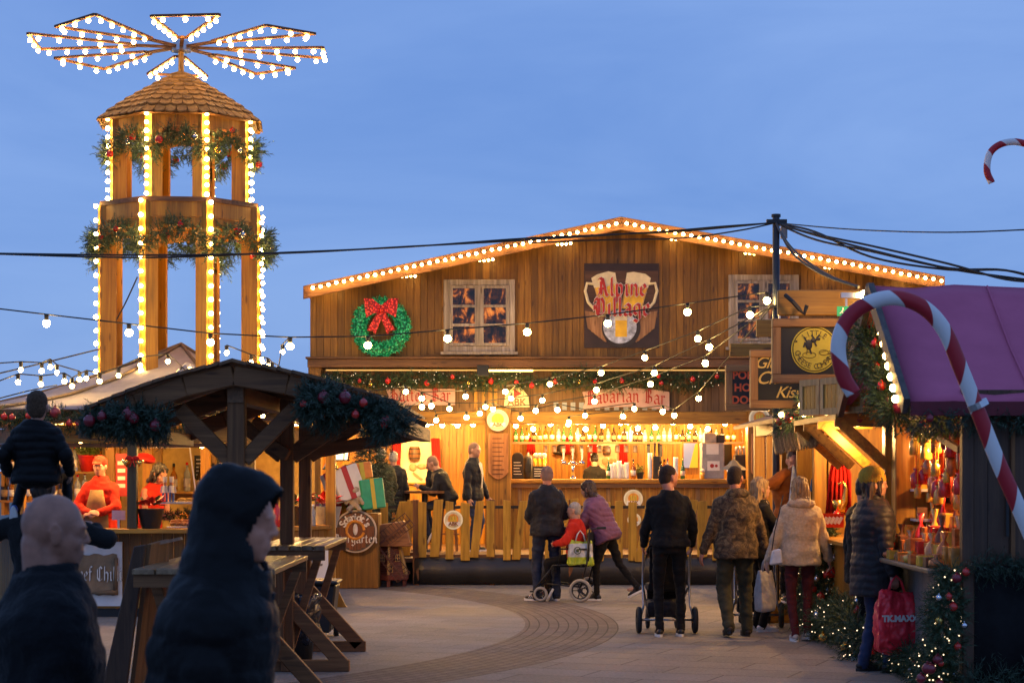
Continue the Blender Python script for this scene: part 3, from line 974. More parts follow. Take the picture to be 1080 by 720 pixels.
# roof
t_ = .10
for nm, a, b in (('l', (hx(320, 33.4), hz(303, 33.4)), (hx(655, 33.4), hz(230, 33.4))), ('r', (hx(655, 33.4), hz(230, 33.4)), (hx(996, 33.4), hz(293, 33.4)))):
    mb = MB(); mb.prism([(a[0], 33.4, a[1]), (b[0], 33.4, b[1]), (b[0], 33.4, b[1] - t_), (a[0], 33.4, a[1] - t_)], (0, 9, 0)); mb.build('roof', darkw_y, hall)
    mb = MB(); mb.prism([(a[0], 33.36, a[1] + .02), (b[0], 33.36, b[1] + .02), (b[0], 33.36, b[1] - .2), (a[0], 33.36, a[1] - .2)], (0, .035, 0)); mb.build('bargeboard', darkw_x, hall, bevel=.004)
    for py_ in (.25, .62, .9):       # purlin ends under the eave
        pass
tl = [(330, 303.5), (650, 236)]; tr = [(661, 236), (993, 296)]
pts = []
for (ax, ay), (bx_, by) in (tl, tr):
    n = 39
    for i in range(n + 1): pts.append(W(ax + (bx_ - ax) * i / n, ay + (by - ay) * i / n, 33.275))
rs = thing('string_lights', 'string of small warm bulbs along the beer hall gable roofline', 'string lights', pts[0])
bulbs(rs, pts, BR); mb = MB(); mb.tube([p + V((0, .03, .01)) for p in pts], .008, 5); mb.build('cable', cablem, rs)
for i, (px, py) in enumerate([(343, 306), (424, 291), (506, 274), (588, 257), (722, 252), (800, 267), (884, 282), (965, 296)]):
    t = thing('purlin_lights', 'short row of bulbs under the roof overhang, %s along the %s slope' % (('lowest', 'second lowest', 'third lowest', 'highest', 'highest', 'third lowest', 'second lowest', 'lowest')[i], 'left' if i < 4 else 'right'), 'string lights', W(px, py, 33.6), 'bulb rows under the hall eaves')
    bulbs(t, [W(px + j * 4.6 * (1 if i < 4 else -1), py - j * .3 + .8, 33.55 + j * .07) for j in range(4)], BS)
    mb = MB(); mb.bar(W(px - 3, py, 33.5) + V((0, 0, .06)), W(px + 22 * (1 if i < 4 else -1), py - 3, 33.98) + V((0, 0, .06)), .05, .05); mb.build('batten', brown_y, t)
# ledge, lit tube, fascia, beam
mb = MB(); mb.box((xl - .03, FY - .16, hz(388)), (hx(822), FY + .1, hz(379))); mb.build('ledge', brown_x, hall, bevel=.01)
mb = MB(); mb.box((xl - .06, FY - .19, hz(379) + .004), (hx(822), FY + .1, hz(378) + .02)); mb.build('ledge_cap', brown_x, hall)
mb = MB(); mb.cyl((hx(345), FY - .24, hz(391)), (hx(820), FY - .24, hz(391)), .012, .012, 6); mb.build('light_tube', glow('tube_light', (1, .55, .15), .8), hall)
mb = MB(); mb.cyl((hx(515), FY - .26, hz(391.5)), (hx(562), FY - .26, hz(391.5)), .02, .02, 6); mb.build('light_tube', glow('tube_light_bright', (1, .55, .15), 7), hall)
mb = MB(); x = xl
while x < hx(822):
    x2 = min(x + .14, hx(822)); mb.box((x + .003, FY + .12 + rnd.uniform(0, .006), hz(437)), (x2 - .003, FY + .15, hz(389))); x = x2
mb.build('fascia_boards', wood('weathered_fascia', (.24, .12, .04), (.38, .21, .09), 'Z', spread=.4), hall)
mb = MB(); mb.box((xl, FY + .02, hz(447)), (hx(818), FY + .22, hz(434))); mb.build('lintel_beam', pine_x, hall, bevel=.008)
# ceiling, floor platform, inner walls
mb = MB(); mb.box((xl + .1, FY + .22, hz(436)), (hx(818), 37.8, hz(436) + .05)); mb.build('inner_ceiling', pine_y, hall)
plat = MB(); plat.box((hx(335, 31), 30.35, .34), (hx(840, 31), 41.8, .40)); plat.build('platform_floor', wood('deck_boards', (.20, .11, .05), (.32, .18, .08), 'X', spread=.3), hall)
mb = MB(); x = xl + .1
BY = 37.5
while x < hx(900):
    x2 = x + .13; mb.box((x + .003, BY + rnd.uniform(0, .008), .4), (x2 - .003, BY + .04, hz(436))); x = x2
mb.build('back_wall_boards', pine, hall)
mb = MB(); x = xl + .1
while x < hx(515):
    x2 = x + .13; mb.box((x + .003, 36.1 + rnd.uniform(0, .008), .4), (x2 - .003, 36.14, hz(436))); x = x2
mb.build('alcove_boards', pine, hall)
for px in (520, 822): mb = MB(); mb.box((hx(px), 34.3, .4), (hx(px) + .06, 37.5, hz(436))); mb.build('partition', pine, hall)
plq = wood('carved_orange_plaque', (.42, .16, .05), (.55, .24, .09), 'Z', spread=.1)
for px0, px1, tx in ((512, 539, 'l'), (788, 816, 'r')):
    mb = MB(); mb.box((hx(px0), FY - .1, 0.4), (hx(px1), FY + .25, hz(430))); mb.build('pillar', brown, hall, bevel=.01)
    mb = MB(); xc = hx((px0 + px1) / 2); w = .17; zt, zb = hz(457), hz(498)
    mb.prism([(xc - w, FY - .13, zt), (xc - w, FY - .13, zb)] + [(xc - w + 2 * w * i / 8, FY - .13, zb - .12 * math.sin(PI * i / 8)) for i in range(1, 8)] + [(xc + w, FY - .13, zb), (xc + w, FY - .13, zt)], (0, .028, 0)); mb.build('plaque', plq, hall, bevel=.005)
    mb = MB()
    for i in range(9): mb.box((xc - .10, FY - .137, zt - .08 - i * .075), (xc + (.06, .1, .08)[i % 3], FY - .128, zt - .095 - i * .075))
    mb.build('carving', plain('burnt_line', (.12, .045, .02), .8), hall)
mb = MB()
mb.box((xl - .02, FY - .12, .0), (xl + .2, FY + .12, hz(380))); mb.build('corner_post', brown, hall, bevel=.01)


def badge(px, py, d, r_px, label, text='ABK', base=None):
    r = r_px / F * d; c = W(px, py, d)
    t = thing('round_sign', label, 'sign', c)
    mb = MB(); disc(mb, c, r, .04, 40); mb.build('rim', glow('lit_sign_rim', (1, .8, .5), .45), t)
    mb = MB(); disc(mb, c + V((0, -.006, 0)), r * .86, .02, 40); mb.build('face', plain('badge_face', (.72, .6, .35), .5), t)
    mb = MB(); disc(mb, c + V((0, -.012, r * .08)), r * .56, .01, 28); mb.build('emblem', plain('badge_orange', (.75, .3, .03), .5), t)
    mb = MB()
    for i in (-1, 0, 1): mb.ell(c + V((r * .24 * i, -.016, r * .1)), (r * .09, .004, r * .34), None, 8, 6)
    mb.build('emblem_pattern', yellowp, t)
    mb = MB(); mb.box(c + V((-r * .72, -.024, -r * .62)), c + V((r * .72, -.012, -r * .2))); mb.build('ribbon', whitetxt, t)
    if text: lettering(text, r * .5, plain('badge_text', (.25, .12, .05), .6), c + V((0, -.027, -r * .41)), t, extrude=.002, offset=.004)
    return t


badge(525, 443, FY - .16, 11.5, 'round lit brewery sign on the left pillar of the bar')
badge(801, 441, FY - .16, 11, 'round lit brewery sign on the right pillar of the bar')
badge(668, 526, FY + .19, 10, 'round brewery badge on the bar counter front, beneath the taps')
b_ = badge(669, 548, FY + .19, 7, 'smaller brewery badge on the bar counter front, lower of the two')

# bar counter
ct = thing('bar_counter', 'long wooden bar counter inside the beer hall', 'counter', (hx(658), 34.5, .4))
mb = MB(); mb.box((hx(537), 34.1, hz(509, 34.1)), (hx(788), 34.75, hz(505, 34.1))); mb.build('counter_top', pine_x, ct, bevel=.01)
mb = MB(); mb.box((hx(538), 34.14, hz(514, 34.1)), (hx(787), 34.2, hz(509.3, 34.1))); mb.build('apron', brown_x, ct)
mb = MB(); x = hx(538)
while x < hx(787):
    x2 = min(x + .12, hx(787)); mb.box((x + .003, 34.24 + rnd.uniform(0, .006), .4), (x2 - .003, 34.28, hz(509.3, 34.1))); x = x2
mb.build('front_boards', pine, ct)
for px in (546, 640, 735, 780): mb = MB(); mb.box((hx(px), 34.2, .4), (hx(px) + .07, 34.24, hz(514.3, 34.1))); mb.build('front_batten', wood('batten', (.3, .15, .05), (.42, .22, .08), 'Z'), ct)

# window posters / windows
def window(px0, px1, py0, py1, label, seed):
    t = thing('window', label, 'window', (hx((px0 + px1) / 2), FY - .03, hz(py1)), 'weathered windows in the gable')
    frm = wood('peeling_white_frame', (.40, .32, .24), (.62, .52, .42), 'Z', spread=.2)
    x0, x1, z0_, z1 = hx(px0), hx(px1), hz(py1), hz(py0)
    mb = MB(); o = .10
    mb.box((x0, FY - .06, z0_), (x0 + o, FY - .01, z1)); mb.box((x1 - o, FY - .06, z0_), (x1, FY - .01, z1))
    mb.box((x0 + o, FY - .06, z0_), (x1 - o, FY - .01, z0_ + o)); mb.box((x0 + o, FY - .06, z1 - o), (x1 - o, FY - .01, z1)); mb.build('frame', frm, t, bevel=.006)
    m_, nt_, b__ = newmat('window_glow_print_%d' % seed)
    co = coords(nt_, (4.5, 1, 2.6)); n_ = nd(nt_, 'ShaderNodeTexNoise', Scale=1.5, Detail=7.0, Roughness=.6, Distortion=.5); nt_.links.new(co, n_.inputs['Vector'])
    cc = ramp(nt_, n_.outputs[0], [(.42, (.008, .006, .006)), (.53, (.06, .022, .008)), (.60, (.55, .17, .02)), (.74, (.8, .42, .08))])
    nt_.links.new(cc, b__.inputs['Base Color']); nt_.links.new(cc, b__.inputs['Emission Color']); b__.inputs['Emission Strength'].default_value = .35; b__.inputs['Roughness'].default_value = .15  # fire glow put into the pane's noise colour and emission
    xm = (x0 + x1) / 2
    for a, b in ((x0 + o, xm - .02), (xm + .02, x1 - o)):
        sh = MB(); w = .055
        sh.box((a, FY - .075, z0_ + o), (a + w, FY - .02, z1 - o)); sh.box((b - w, FY - .075, z0_ + o), (b, FY - .02, z1 - o))
        H_ = z1 - z0_ - 2 * o
        for k_ in (0, .335, .665, 1):
            zc = z0_ + o + w / 2 + (H_ - w) * k_; sh.box((a + w, FY - .072, zc - .022), (b - w, FY - .02, zc + .022))
        s = sh.build('sash', frm, t)
        gl = MB(); gl.box((a + w, FY - .035, z0_ + o), (b - w, FY - .025, z1 - o)); gl.build('pane', m_, s)
    mb = MB(); mb.box((xm - .02, FY - .08, z0_ + o), (xm + .02, FY - .02, z1 - o)); mb.build('mullion', frm, t)
    mb = MB(); mb.box((x0 - .05, FY - .12, z0_ - .05), (x1 + .05, FY - .01, z0_ - .003)); mb.build('sill', frm, t)
    return t


window(468, 543, 295, 371, 'weathered white casement window in the gable, between the wreath and the beer poster', 1)
window(768, 842, 290, 366, 'weathered white casement window in the gable, behind the black pole', 2)

# wreath with bow
wc = W(402, 345, FY - .12)
wr = thing('wreath', 'big green lit tinsel wreath with a red bow on the gable', 'wreath', wc)
gm, nt, b = newmat('green_lit_tinsel')
co = coords(nt); vo = nd(nt, 'ShaderNodeTexVoronoi', Scale=26.0); nt.links.new(co, vo.inputs['Vector'])
cc = ramp(nt, vo.outputs['Distance'], [(.0, (.35, .9, .5)), (.25, (.03, .45, .16)), (.6, (.004, .09, .03))])
nt.links.new(cc, b.inputs['Base Color']); nt.links.new(cc, b.inputs['Emission Color']); b.inputs['Emission Strength'].default_value = .42; b.inputs['Roughness'].default_value = .35
mb = MB(); rW = 24.0 / F * FY
prof = []
ringpts = [wc + V((math.cos(2 * PI * i / 40) * rW * .98, 0, math.sin(2 * PI * i / 40) * rW * .98)) for i in range(40)]
mb.tube(ringpts, .105, 10, closed=True)
for i in range(900):
    a = rnd.random() * 2 * PI; b2 = rnd.random() * 2 * PI
    c0 = wc + V((math.cos(a), 0, math.sin(a))) * rW * .98
    d = V((math.cos(a), 0, math.sin(a))) * math.cos(b2) + V((0, -1, 0)) * abs(math.sin(b2))
    p = c0 + d * .1; s = V((rnd.uniform(-1, 1), rnd.uniform(-1, 1), rnd.uniform(-1, 1))) * .03
    mb.add([p - s, p + s, p + d * rnd.uniform(.03, .075) + s.cross(d)], [(0, 1, 2)])
mb.build('ring', gm, wr)
bowm, nt, b = newmat('red_lit_tinsel')
co = coords(nt); vo = nd(nt, 'ShaderNodeTexVoronoi', Scale=30.0); nt.links.new(co, vo.inputs['Vector'])
cc = ramp(nt, vo.outputs['Distance'], [(.0, (1, .25, .15)), (.3, (.75, .02, .01)), (.6, (.2, .003, .003))])
nt.links.new(cc, b.inputs['Base Color']); nt.links.new(cc, b.inputs['Emission Color']); b.inputs['Emission Strength'].default_value = .5
bw = MB(); bc = W(402, 326, FY - .28)
for sg in (-1, 1):
    pl = [(0, .06), (.14, .17), (.29, .18), (.27, .0), (.25, -.14), (.12, -.07), (0, -.04)]
    bw.prism([bc + V((x * sg, -.03 - .06 * math.sin(x * 9), z)) for x, z in pl], (0, .07, 0))
    tl_ = [(.0, -.02), (.06, -.04), (.24, -.36), (.15, -.36), (.10, -.42), (.0, -.16)]
    bw.prism([bc + V((x * sg, .0, z)) for x, z in tl_], (0, .04, 0))
bw.ell(bc + V((0, -.02, 0)), (.06, .06, .07)); bw.build('bow', bowm, wr)

# beer poster "Alpine Village"
pc = W(655, 322, FY - .03); ps = thing('poster', 'large brown poster with two beer mugs and red gothic lettering on the gable', 'poster', pc)
mb = MB(); mb.box((hx(616), FY - .03, hz(367)), (hx(695), FY - .01, hz(278))); mb.build('board', plain('brown_print', (.035, .016, .012), .5, var=.4, scale=3), ps)
mb = MB()
for i in range(3): mb.box((hx(617), FY - .034, hz(335) + i * .27), (hx(694), FY - .0302, hz(335) + i * .27 + .255))
mb.build('printed_planks', wood('printed_plank', (.10, .045, .025), (.17, .075, .04), 'X'), ps)
for sg in (-1, 1):
    cx = pc.x + sg * .245; tilt = Matrix.Rotation(sg * .22, 3, 'Y')
    L2 = lambda x, z, y=0: V((cx, FY - .04 - y, hz(307))) + tilt @ V((x, 0, z))
    mb = MB(); mb.prism([L2(-.17, -.38), (L2(.17, -.38)), L2(.2, .26), L2(-.2, .26)], (0, .004, 0)); mb.build('mug_glass', plain('mug_glass_print', (.62, .36, .1), .4), ps)
    mb = MB(); mb.prism([L2(-.15, -.33, .004), (L2(.15, -.33, .004)), L2(.175, .14, .004), L2(-.175, .14, .004)], (0, .003, 0)); mb.build('mug_beer', plain('mug_beer_print', (.95, .5, .02), .4, var=.2, scale=8), ps)
    mb = MB(); mb.prism([L2(-.2, .1, .008), L2(0, .07, .008), L2(.2, .1, .008), L2(.21, .27, .008), L2(.1, .32, .008), L2(-.1, .31, .008), L2(-.21, .27, .008)], (0, .003, 0)); mb.build('mug_foam', plain('foam_print', (.78, .66, .42), .6, var=.12), ps)
    mb = MB(); hp = [L2(sg * .18, .16), L2(sg * .30, .20), L2(sg * .36, .08), L2(sg * .35, -.12), L2(sg * .28, -.25), L2(sg * .17, -.24)]
    mb.tube(hp, .028, 6); mb.build('mug_handle', plain('foam_print', (.8, .7, .5), .5), ps)
    # barrels at the foot
    bm_ = MB(); bx0 = pc.x
    for q in range(5):
        a0 = sg * (.25 + q * .075); a1 = sg * (.25 + (q + 1) * .075 - .006)
        zt = hz(331) - .0 ; zb2 = hz(363) + .03 + q * .05
        bm_.prism([(bx0 + a0, FY - .043, zt + .01 * q), (bx0 + a1, FY - .043, zt + .012 * q), (bx0 + a1 * (1 - .02 * q), FY - .043, zb2 + .04), (bx0 + a0 * (1 - .02 * q), FY - .043, zb2)], (0, .006, 0))
    bm_.build('barrel', wood('barrel_print', (.42, .2, .08), (.6, .32, .14), 'Z', spread=.3), ps)
rc = V((pc.x, 0, hz(346)))
mb = MB(); disc(mb, (rc.x, FY - .052, rc.z), .33, .006, 36); mb.build('barrel_hoop', plain('hoop_print', (.03, .02, .018), .5), ps)
mb = MB(); disc(mb, (rc.x - .02, FY - .057, rc.z + .02), .285, .004, 36); mb.build('round_print', plain('chequer_print', (.50, .52, .6), .5, var=.5, scale=14), ps)
mb = MB(); mb.box((rc.x - .10, FY - .063, rc.z - .15), (rc.x + .10, FY - .0575, rc.z + .13)); mb.build('glass_print', plain('mug_beer_print', (.85, .42, .02), .4), ps)
mb = MB(); mb.box((rc.x - .105, FY - .065, rc.z + .13), (rc.x + .105, FY - .0575, rc.z + .20)); mb.build('froth_print', plain('foam_print', (.8, .7, .5), .5), ps)
gothic_put('Alpine', .21, [redtxt, whitetxt], V((pc.x, FY - .07, hz(306))), ps, pen=.25, outline=.04, sx=1.02)
gothic_put('Village', .21, [redtxt, whitetxt], V((pc.x, FY - .085, hz(327))), ps, pen=.25, outline=.04, sx=1.04)

# fascia banners
def banner(px0, px1, py0, py1, txt, label, size, bend):
    c = W((px0 + px1) / 2, (py0 + py1) / 2, FY + .08)
    t = thing('banner', label, 'banner', c, 'gothic banners over the bar')
    hw = (px1 - px0) / 2 / F * FY; hh = (py1 - py0) / 2 / F * FY
    top = []; bot = []
    for i in range(17):
        x = -hw + 2 * hw * i / 16; y = -bend * x * x
        top.append(c + V((x, -.02, y + hh * .9))); bot.append(c + V((x, -.02, y - hh * .9)))
    mb = MB(); mb.prism(top[::-1] + [top[0] + V((.05, 0, -hh * .9))] + bot, (0, .02, 0)); mb.build('board', pinkban, t)
    gothic_put(txt, size, [redtxt], c + V((0, -.03, 0)), t, pen=.18, bend=bend)
banner(407, 480, 409, 428, 'Hutten Bar', 'pink banner reading Hutten Bar in red gothic letters, left of the brewery plate', .15, 0)
banner(614, 706, 408, 430, 'Bavarian Bar', 'pink arched banner reading Bavarian Bar in red gothic letters', .16, .12)
t = thing('brewery_sign', 'small house-shaped brewery plate on the fascia between the two pink banners', 'sign', W(545, 418, FY + .08))
c = W(545, 418, FY + .07); mb = MB(); mb.prism([c + V((x, 0, z)) for x, z in ((-.22, -.18), (.22, -.18), (.2, .0), (.12, .1), (0, .22), (-.12, .1), (-.2, 0))], (0, .03, 0)); mb.build('board', plain('badge_face', (.6, .5, .35), .5), t)
mb = MB(); mb.prism([c + V((x, -.006, z)) for x, z in ((-.05, -.02), (.09, .05), (-.05, .13))], (0, .005, 0)); mb.build('arrow', redtxt, t)
lettering('ABK', .17, plain('badge_text', (.25, .12, .05), .6), c + V((0, -.004, -.1)), t, extrude=.003, offset=.004)
# bunting blocks and battens below banners
mb = MB()
for px in list(range(584, 612, 9)) + list(range(628, 700, 10)): mb.box((hx(px), FY + .09, hz(432)), (hx(px + 5), FY + .118, hz(424)))
mb.build('fascia_dentils', plain('pale_slate', (.32, .33, .36), .6), hall)
mb = MB()
for px in (500, 508, 515, 521): mb.box((hx(px), FY + .07, hz(437)), (hx(px + 3.5), FY + .118, hz(398)))
mb.build('fascia_slats', pine, hall)
t = thing('floodlight', 'black square floodlight over the lit tube under the ledge', 'floodlight', W(509, 390, FY - .4))
mb = MB(); mb.box(W(503, 396.5, FY - .42), W(515.5, 385, FY - .34)); mb.build('housing', black, t, bevel=.01); mb = MB(); mb.box(W(507, 389, FY - .34), W(511, 387, FY - .24)); mb.build('bracket', black, t)

garland('fir garland with red baubles running under the ledge of the beer hall', [W(px, 401 + 2.5 * math.sin(px * .08), FY - .12) for px in range(336, 770, 12)], .13, 2300, .19, .012, 8, 11, nb=18, kinds=('red', 'red', 'gold'), scale=1.0, lights=110)

# shelf with bottles above the bar
def lathe_mesh(name, prof, mats, n=10):
    mb = MB()
    for mi, pr in enumerate(prof):
        mb.cur = mi; mb.lathe(pr, n=n)
    return mb.mesh(name, mats, smooth=True)
bottle_w = lathe_mesh('bottle', [[(.036, 0), (.038, .02), (.038, .17), (.014, .22), (.013, .27)], [(.039, .05), (.039, .13)], [(.015, .265), (.015, .30)]], [whiskey, paper, black])
bottle_c = lathe_mesh('bottle', [[(.034, 0), (.036, .02), (.036, .19), (.013, .24), (.012, .29)], [(.037, .05), (.037, .14)], [(.014, .28), (.014, .31)]], [clearb, paper, red])
bottle_g = lathe_mesh('bottle', [[(.034, 0), (.036, .02), (.035, .16), (.014, .22), (.012, .29)], [(.037, .05), (.037, .12)], [(.014, .28), (.014, .31)]], [greenb, cream, gold])
bottle_d = lathe_mesh('bottle', [[(.04, 0), (.042, .02), (.042, .16), (.016, .2), (.015, .25)], [(.043, .04), (.043, .12)], [(.017, .245), (.017, .28)]], [plain('dark_glass', (.02, .012, .008), .1), kraft, black])
BOT = [bottle_w, bottle_c, bottle_g, bottle_d]
bnames = {0: 'amber', 1: 'clear', 2: 'green', 3: 'dark'}
sh = thing('bottle_shelf', 'high hanging bottle shelf above the bar', 'shelf', W(660, 465, 35.2))
mb = MB(); mb.box(W(540, 468, 35.1), W(785, 465.6, 35.1) + V((0, .24, 0))); mb.build('board', brown_x, sh)
mb = MB()
for px in (541, 602, 662, 722, 783): mb.box(W(px, 465.6, 35.3), W(px + 1.5, 436, 35.3) + V((0, .03, 0)))
mb.build('hanger', brown, sh)
px = 544
while px < 780:
    kk = rnd.choice((0, 1, 1, 2, 3, 0, 3))
    tag(put('bottle', BOT[kk], W(px, 465.5, 35.2) + V((0, rnd.uniform(-.04, .04), 0)), scale=(1, 1, .9 * rnd.uniform(.85, 1.05))), '%s spirit bottle on the high shelf above the bar' % bnames[kk], 'bottle', 'bottles on the high shelf')
    px += rnd.uniform(5, 7.5)
festoon('tight string of warm bulbs above the bottle shelf inside the bar', [W(544 + i * 18.4, 449 + 3.5 * math.sin(i * 1.9), 34.7) for i in range(13)], sock=False, group='strings of bulbs inside the hall')
festoon('tight string of warm bulbs over the left alcove of the hall', [W(434 + i * 5.4, 446 + 2.4 * math.sin(i * 2.3) - (i % 3), 34.5 + .1 * (i % 2)) for i in range(13)], sock=False, group='strings of bulbs inside the hall')
LIGHTS = []
def lamp(p, power, r=.06, col=(1, .54, .17)):  # bare point light without a fitting, added for hall, tower, kiosk, stalls, signs
    l = bpy.data.lights.new('warm_point_light', 'POINT'); l.energy = power * 3.6; l.color = col; l.shadow_soft_size = r
    o = bpy.data.objects.new('warm_point_light', l); C.objects.link(o); o.location = p; return o
for px in (365, 430, 480): lamp(W(px, 452, 34.6), 34)
for px in (560, 610, 660, 710, 765): lamp(W(px, 450, 34.5) + V((0, 0, .02)), 36)
for px in (585, 690, 750): lamp(W(px, 470, 36.4) + V((0, 0, .3)), 30)

# barrel prints with curtains on the back walls
def curtain_set(cx, cy, d, w, h, lab):
    t = thing('wall_print', 'pale %s print of a barrel between red curtains' % lab, 'poster', W(cx, cy, d))
    s_ = 1 / F * d; c = W(cx, cy, d)
    mb = MB(); mb.box(c + V((-w / 2 * s_, .0, -h / 2 * s_)), c + V((w / 2 * s_, .03, h / 2 * s_))); mb.build('board', plain('print_cream', (.75, .6, .38), .6, var=.2, scale=4), t)
    mb = MB(); b0 = c + V((-.05 * w * s_, -.03, h * .2 * s_)); r_ = w * .18 * s_
    mb.lathe([(r_ * .8, -r_ * 1.2), (r_, -r_ * .5), (r_ * 1.05, 0), (r_, r_ * .5), (r_ * .8, r_ * 1.2)], b0, 14); mb.build('barrel', wood('barrel_dark', (.2, .09, .03), (.33, .16, .06), 'Z'), t)
    mb = MB()
    for zz in (-.8, 0, .8): mb.lathe([(r_ * (1.07 - .13 * abs(zz)), r_ * zz - .012), (r_ * (1.07 - .13 * abs(zz)), r_ * zz + .012)], b0, 14)
    mb.build('hoop', plain('iron', (.05, .05, .05), .4, .8), t)
    for sg in (-1, 1):
        mb = MB(); pts = []
        n = 12
        for i in range(n + 1):
            q = i / n; pts.append((c.x + sg * (w / 2 + 1 + 9 * q) * s_, c.y - .06 - .03 * math.sin(i * 2.4)))
        vs = [];
        for x_, y_ in pts: vs += [(x_, y_, c.z - (h / 2 + 2) * s_), (x_ + sg * -.04, y_, c.z + (h / 2 + 3) * s_)]
        mb.add(vs, [(2 * i, 2 * i + 2, 2 * i + 3, 2 * i + 1) for i in range(n)]); o = mb.build('curtain', redf, t, smooth=True)
        so = o.modifiers.new('thick', 'SOLIDIFY'); so.thickness = .012
    mb = MB(); mb.ell(c + V((w * .18 * s_, -.03, -h * .1 * s_)), (.09, .02, .05)); mb.ell(c + V((-w * .1 * s_, -.03, -h * .12 * s_)), (.07, .02, .07)); mb.bar(c + V((-w * .1 * s_, -.03, -h * .25 * s_)), c + V((w * .2 * s_, -.03, -h * .42 * s_)), .02, .03); mb.build('figures', plain('print_figures', (.5, .28, .14), .6, var=.4), t)
curtain_set(439, 487, 36.0, 34, 44, 'alcove'); curtain_set(641, 482, 37.4, 24, 36, 'bar')
cb = thing('cabinet', 'low wooden cabinet under the barrel print in the alcove', 'cabinet', (X(440, 35.7), 35.7, .4))
mb = MB(); mb.box((X(421, 35.6), 35.55, .42), (X(450, 35.6), 35.95, Z(511, 35.6))); mb.build('body', pine_x, cb, bevel=.01)
mb = MB(); mb.box((X(420, 35.6), 35.52, Z(511, 35.6) + .002), (X(451, 35.6), 35.98, Z(511, 35.6) + .04)); mb.build('top', pine_x, cb, bevel=.01)
mb = MB(); mb.box((X(423, 35.6), 35.53, .5), (X(435, 35.6), 35.548, 1.3)); mb.box((X(436.5, 35.6), 35.53, .5), (X(448, 35.6), 35.548, 1.3)); mb.build('door', pine, cb)

# things on the counter
CZ = hz(505, 34.1)
def cnt(px, d=34.35): return V((X(px, d), d, CZ))
cup = lathe_mesh('cup_stack', [[(.033, 0), (.040, .04), (.038, .05), (.041, .09), (.038, .1), (.041, .14), (.038, .15), (.041, .19), (.038, .20), (.041, .25), (.038, .26), (.041, .3)]], [white])
for i, px in enumerate((645, 649, 653, 657, 661)): tag(put('cup_stack', cup, cnt(px, 34.3 + .06 * (i % 2)), scale=(1, 1, .85 + .1 * (i % 3))), 'white paper cup stack in the row left of the small plant', 'cups', 'row of short cup stacks')
tag(put('cup_stack', cup, cnt(685.5), scale=(1, 1, 1.5)), 'tall white cup stack right of the small plant', 'cups')
tag(put('cup_stack', cup, cnt(712.5), scale=(1.1, 1.1, 1.25)), 'wide white cup stack left of the screen', 'cups')
for i, px in enumerate((697, 700.5, 704, 668, 642, 720)):
    tag(put('bottle', BOT[(3, 0, 1, 0, 2, 2)[i]], cnt(px, 34.3), scale=1.15), ['dark bottle beside the black tap on the bar', 'amber bottle in the middle of the three by the black tap', 'clear bottle right of the amber one on the bar', 'amber bottle between the cup stacks and the plant', 'green bottle left of the short cup stacks', 'green bottle in front of the screen'][i], 'bottle')
t = thing('potted_plant', 'small leafy green plant standing on the bar', 'plant', cnt(675))
mb = MB(); mb.lathe([(.05, 0), (.07, .12), (.06, .125)], cnt(675), 12); mb.build('pot', black, t)
fir_along([cnt(675) + V((0, 0, .12)), cnt(675) + V((0, 0, .22))], .06, 60, .1, .012, 6, 5, 0).build('foliage', leafyel, t)
# tap tower
tp = thing('beer_tap', 'chrome beer tap tower with three round heads on the bar', 'beer tap', cnt(604))
mb = MB(); p = cnt(604); mb.cyl(p, p + V((0, 0, .32)), .035, .028, 14); mb.cyl(p, p + V((0, 0, .03)), .07, .06, 16); mb.cyl(p + V((-.16, 0, .26)), p + V((.16, 0, .26)), .02, .02, 10); mb.build('column', chrome, tp, smooth=True)
for dx in (-.16, 0, .16):
    mb = MB(); mb.cyl(p + V((dx, -.06, .28)), p + V((dx, .02, .28)), .05, .05, 18); mb.build('head', chrome, tp, smooth=True)
    mb = MB(); mb.cyl(p + V((dx, -.05, .33)), p + V((dx, -.05, .52)), .012, .02, 8); mb.build('handle', white, tp)
t = thing('beer_tap', 'black beer tap column with tall black handles, right of the cup stacks', 'beer tap', cnt(692.5))
p = cnt(692.5); mb = MB(); mb.box(p + V((-.06, -.05, 0)), p + V((.06, .06, .4))); mb.build('column', black, t, bevel=.01)
for dx in (-.035, .035): mb = MB(); mb.cyl(p + V((dx, -.05, .4)), p + V((dx, -.05, .62)), .012, .022, 8); mb.build('handle', black, t)
t = thing('menu_board', 'round-topped blackboard menu at the left end of the bar', 'menu board', cnt(546)); p = cnt(546)
mb = MB(); mb.box(p + V((-.1, 0, 0)), p + V((.1, .03, .36))); mb.ell(p + V((0, .015, .38)), (.1, .012, .08)); mb.build('board', chalk, t)
mb = MB(); [mb.box(p + V((-.07, -.004, .28 - i * .05)), p + V(((.05, .07, .03)[i % 3], -.001, .29 - i * .05))) for i in range(5)]; mb.build('chalk_lines', paper, t)
t = thing('menu_board', 'small rectangular blackboard menu standing on the bar beside the jars', 'menu board', cnt(569)); p = cnt(569, 34.3)
mb = MB(); mb.box(p + V((-.12, 0, 0)), p + V((.12, .03, .22))); mb.build('board', chalk, t)
mb = MB(); [mb.box(p + V((-.09, -.004, .17 - i * .04)), p + V(((.05, .07, .03)[i % 3], -.001, .18 - i * .04))) for i in range(4)]; mb.build('chalk_lines', paper, t)
for i, px in enumerate((565, 569.5, 574)):
    q = thing('beer_glass', 'full beer glass, %s of the three behind the small menu board' % ('left', 'middle', 'right')[i], 'glass', cnt(px, 34.5)); p = cnt(px, 34.5)
    mb = MB(); mb.lathe([(.03, .05), (.038, .36)], p, 12); mb.build('beer', beerm, q, smooth=True); mb = MB(); mb.lathe([(.038, .36), (.041, .43), (.02, .45)], p, 12); mb.build('foam', foam, q, smooth=True); mb = MB(); mb.cyl(p, p + V((0, 0, .05)), .034, .03, 12); mb.build('base', clearb, q)
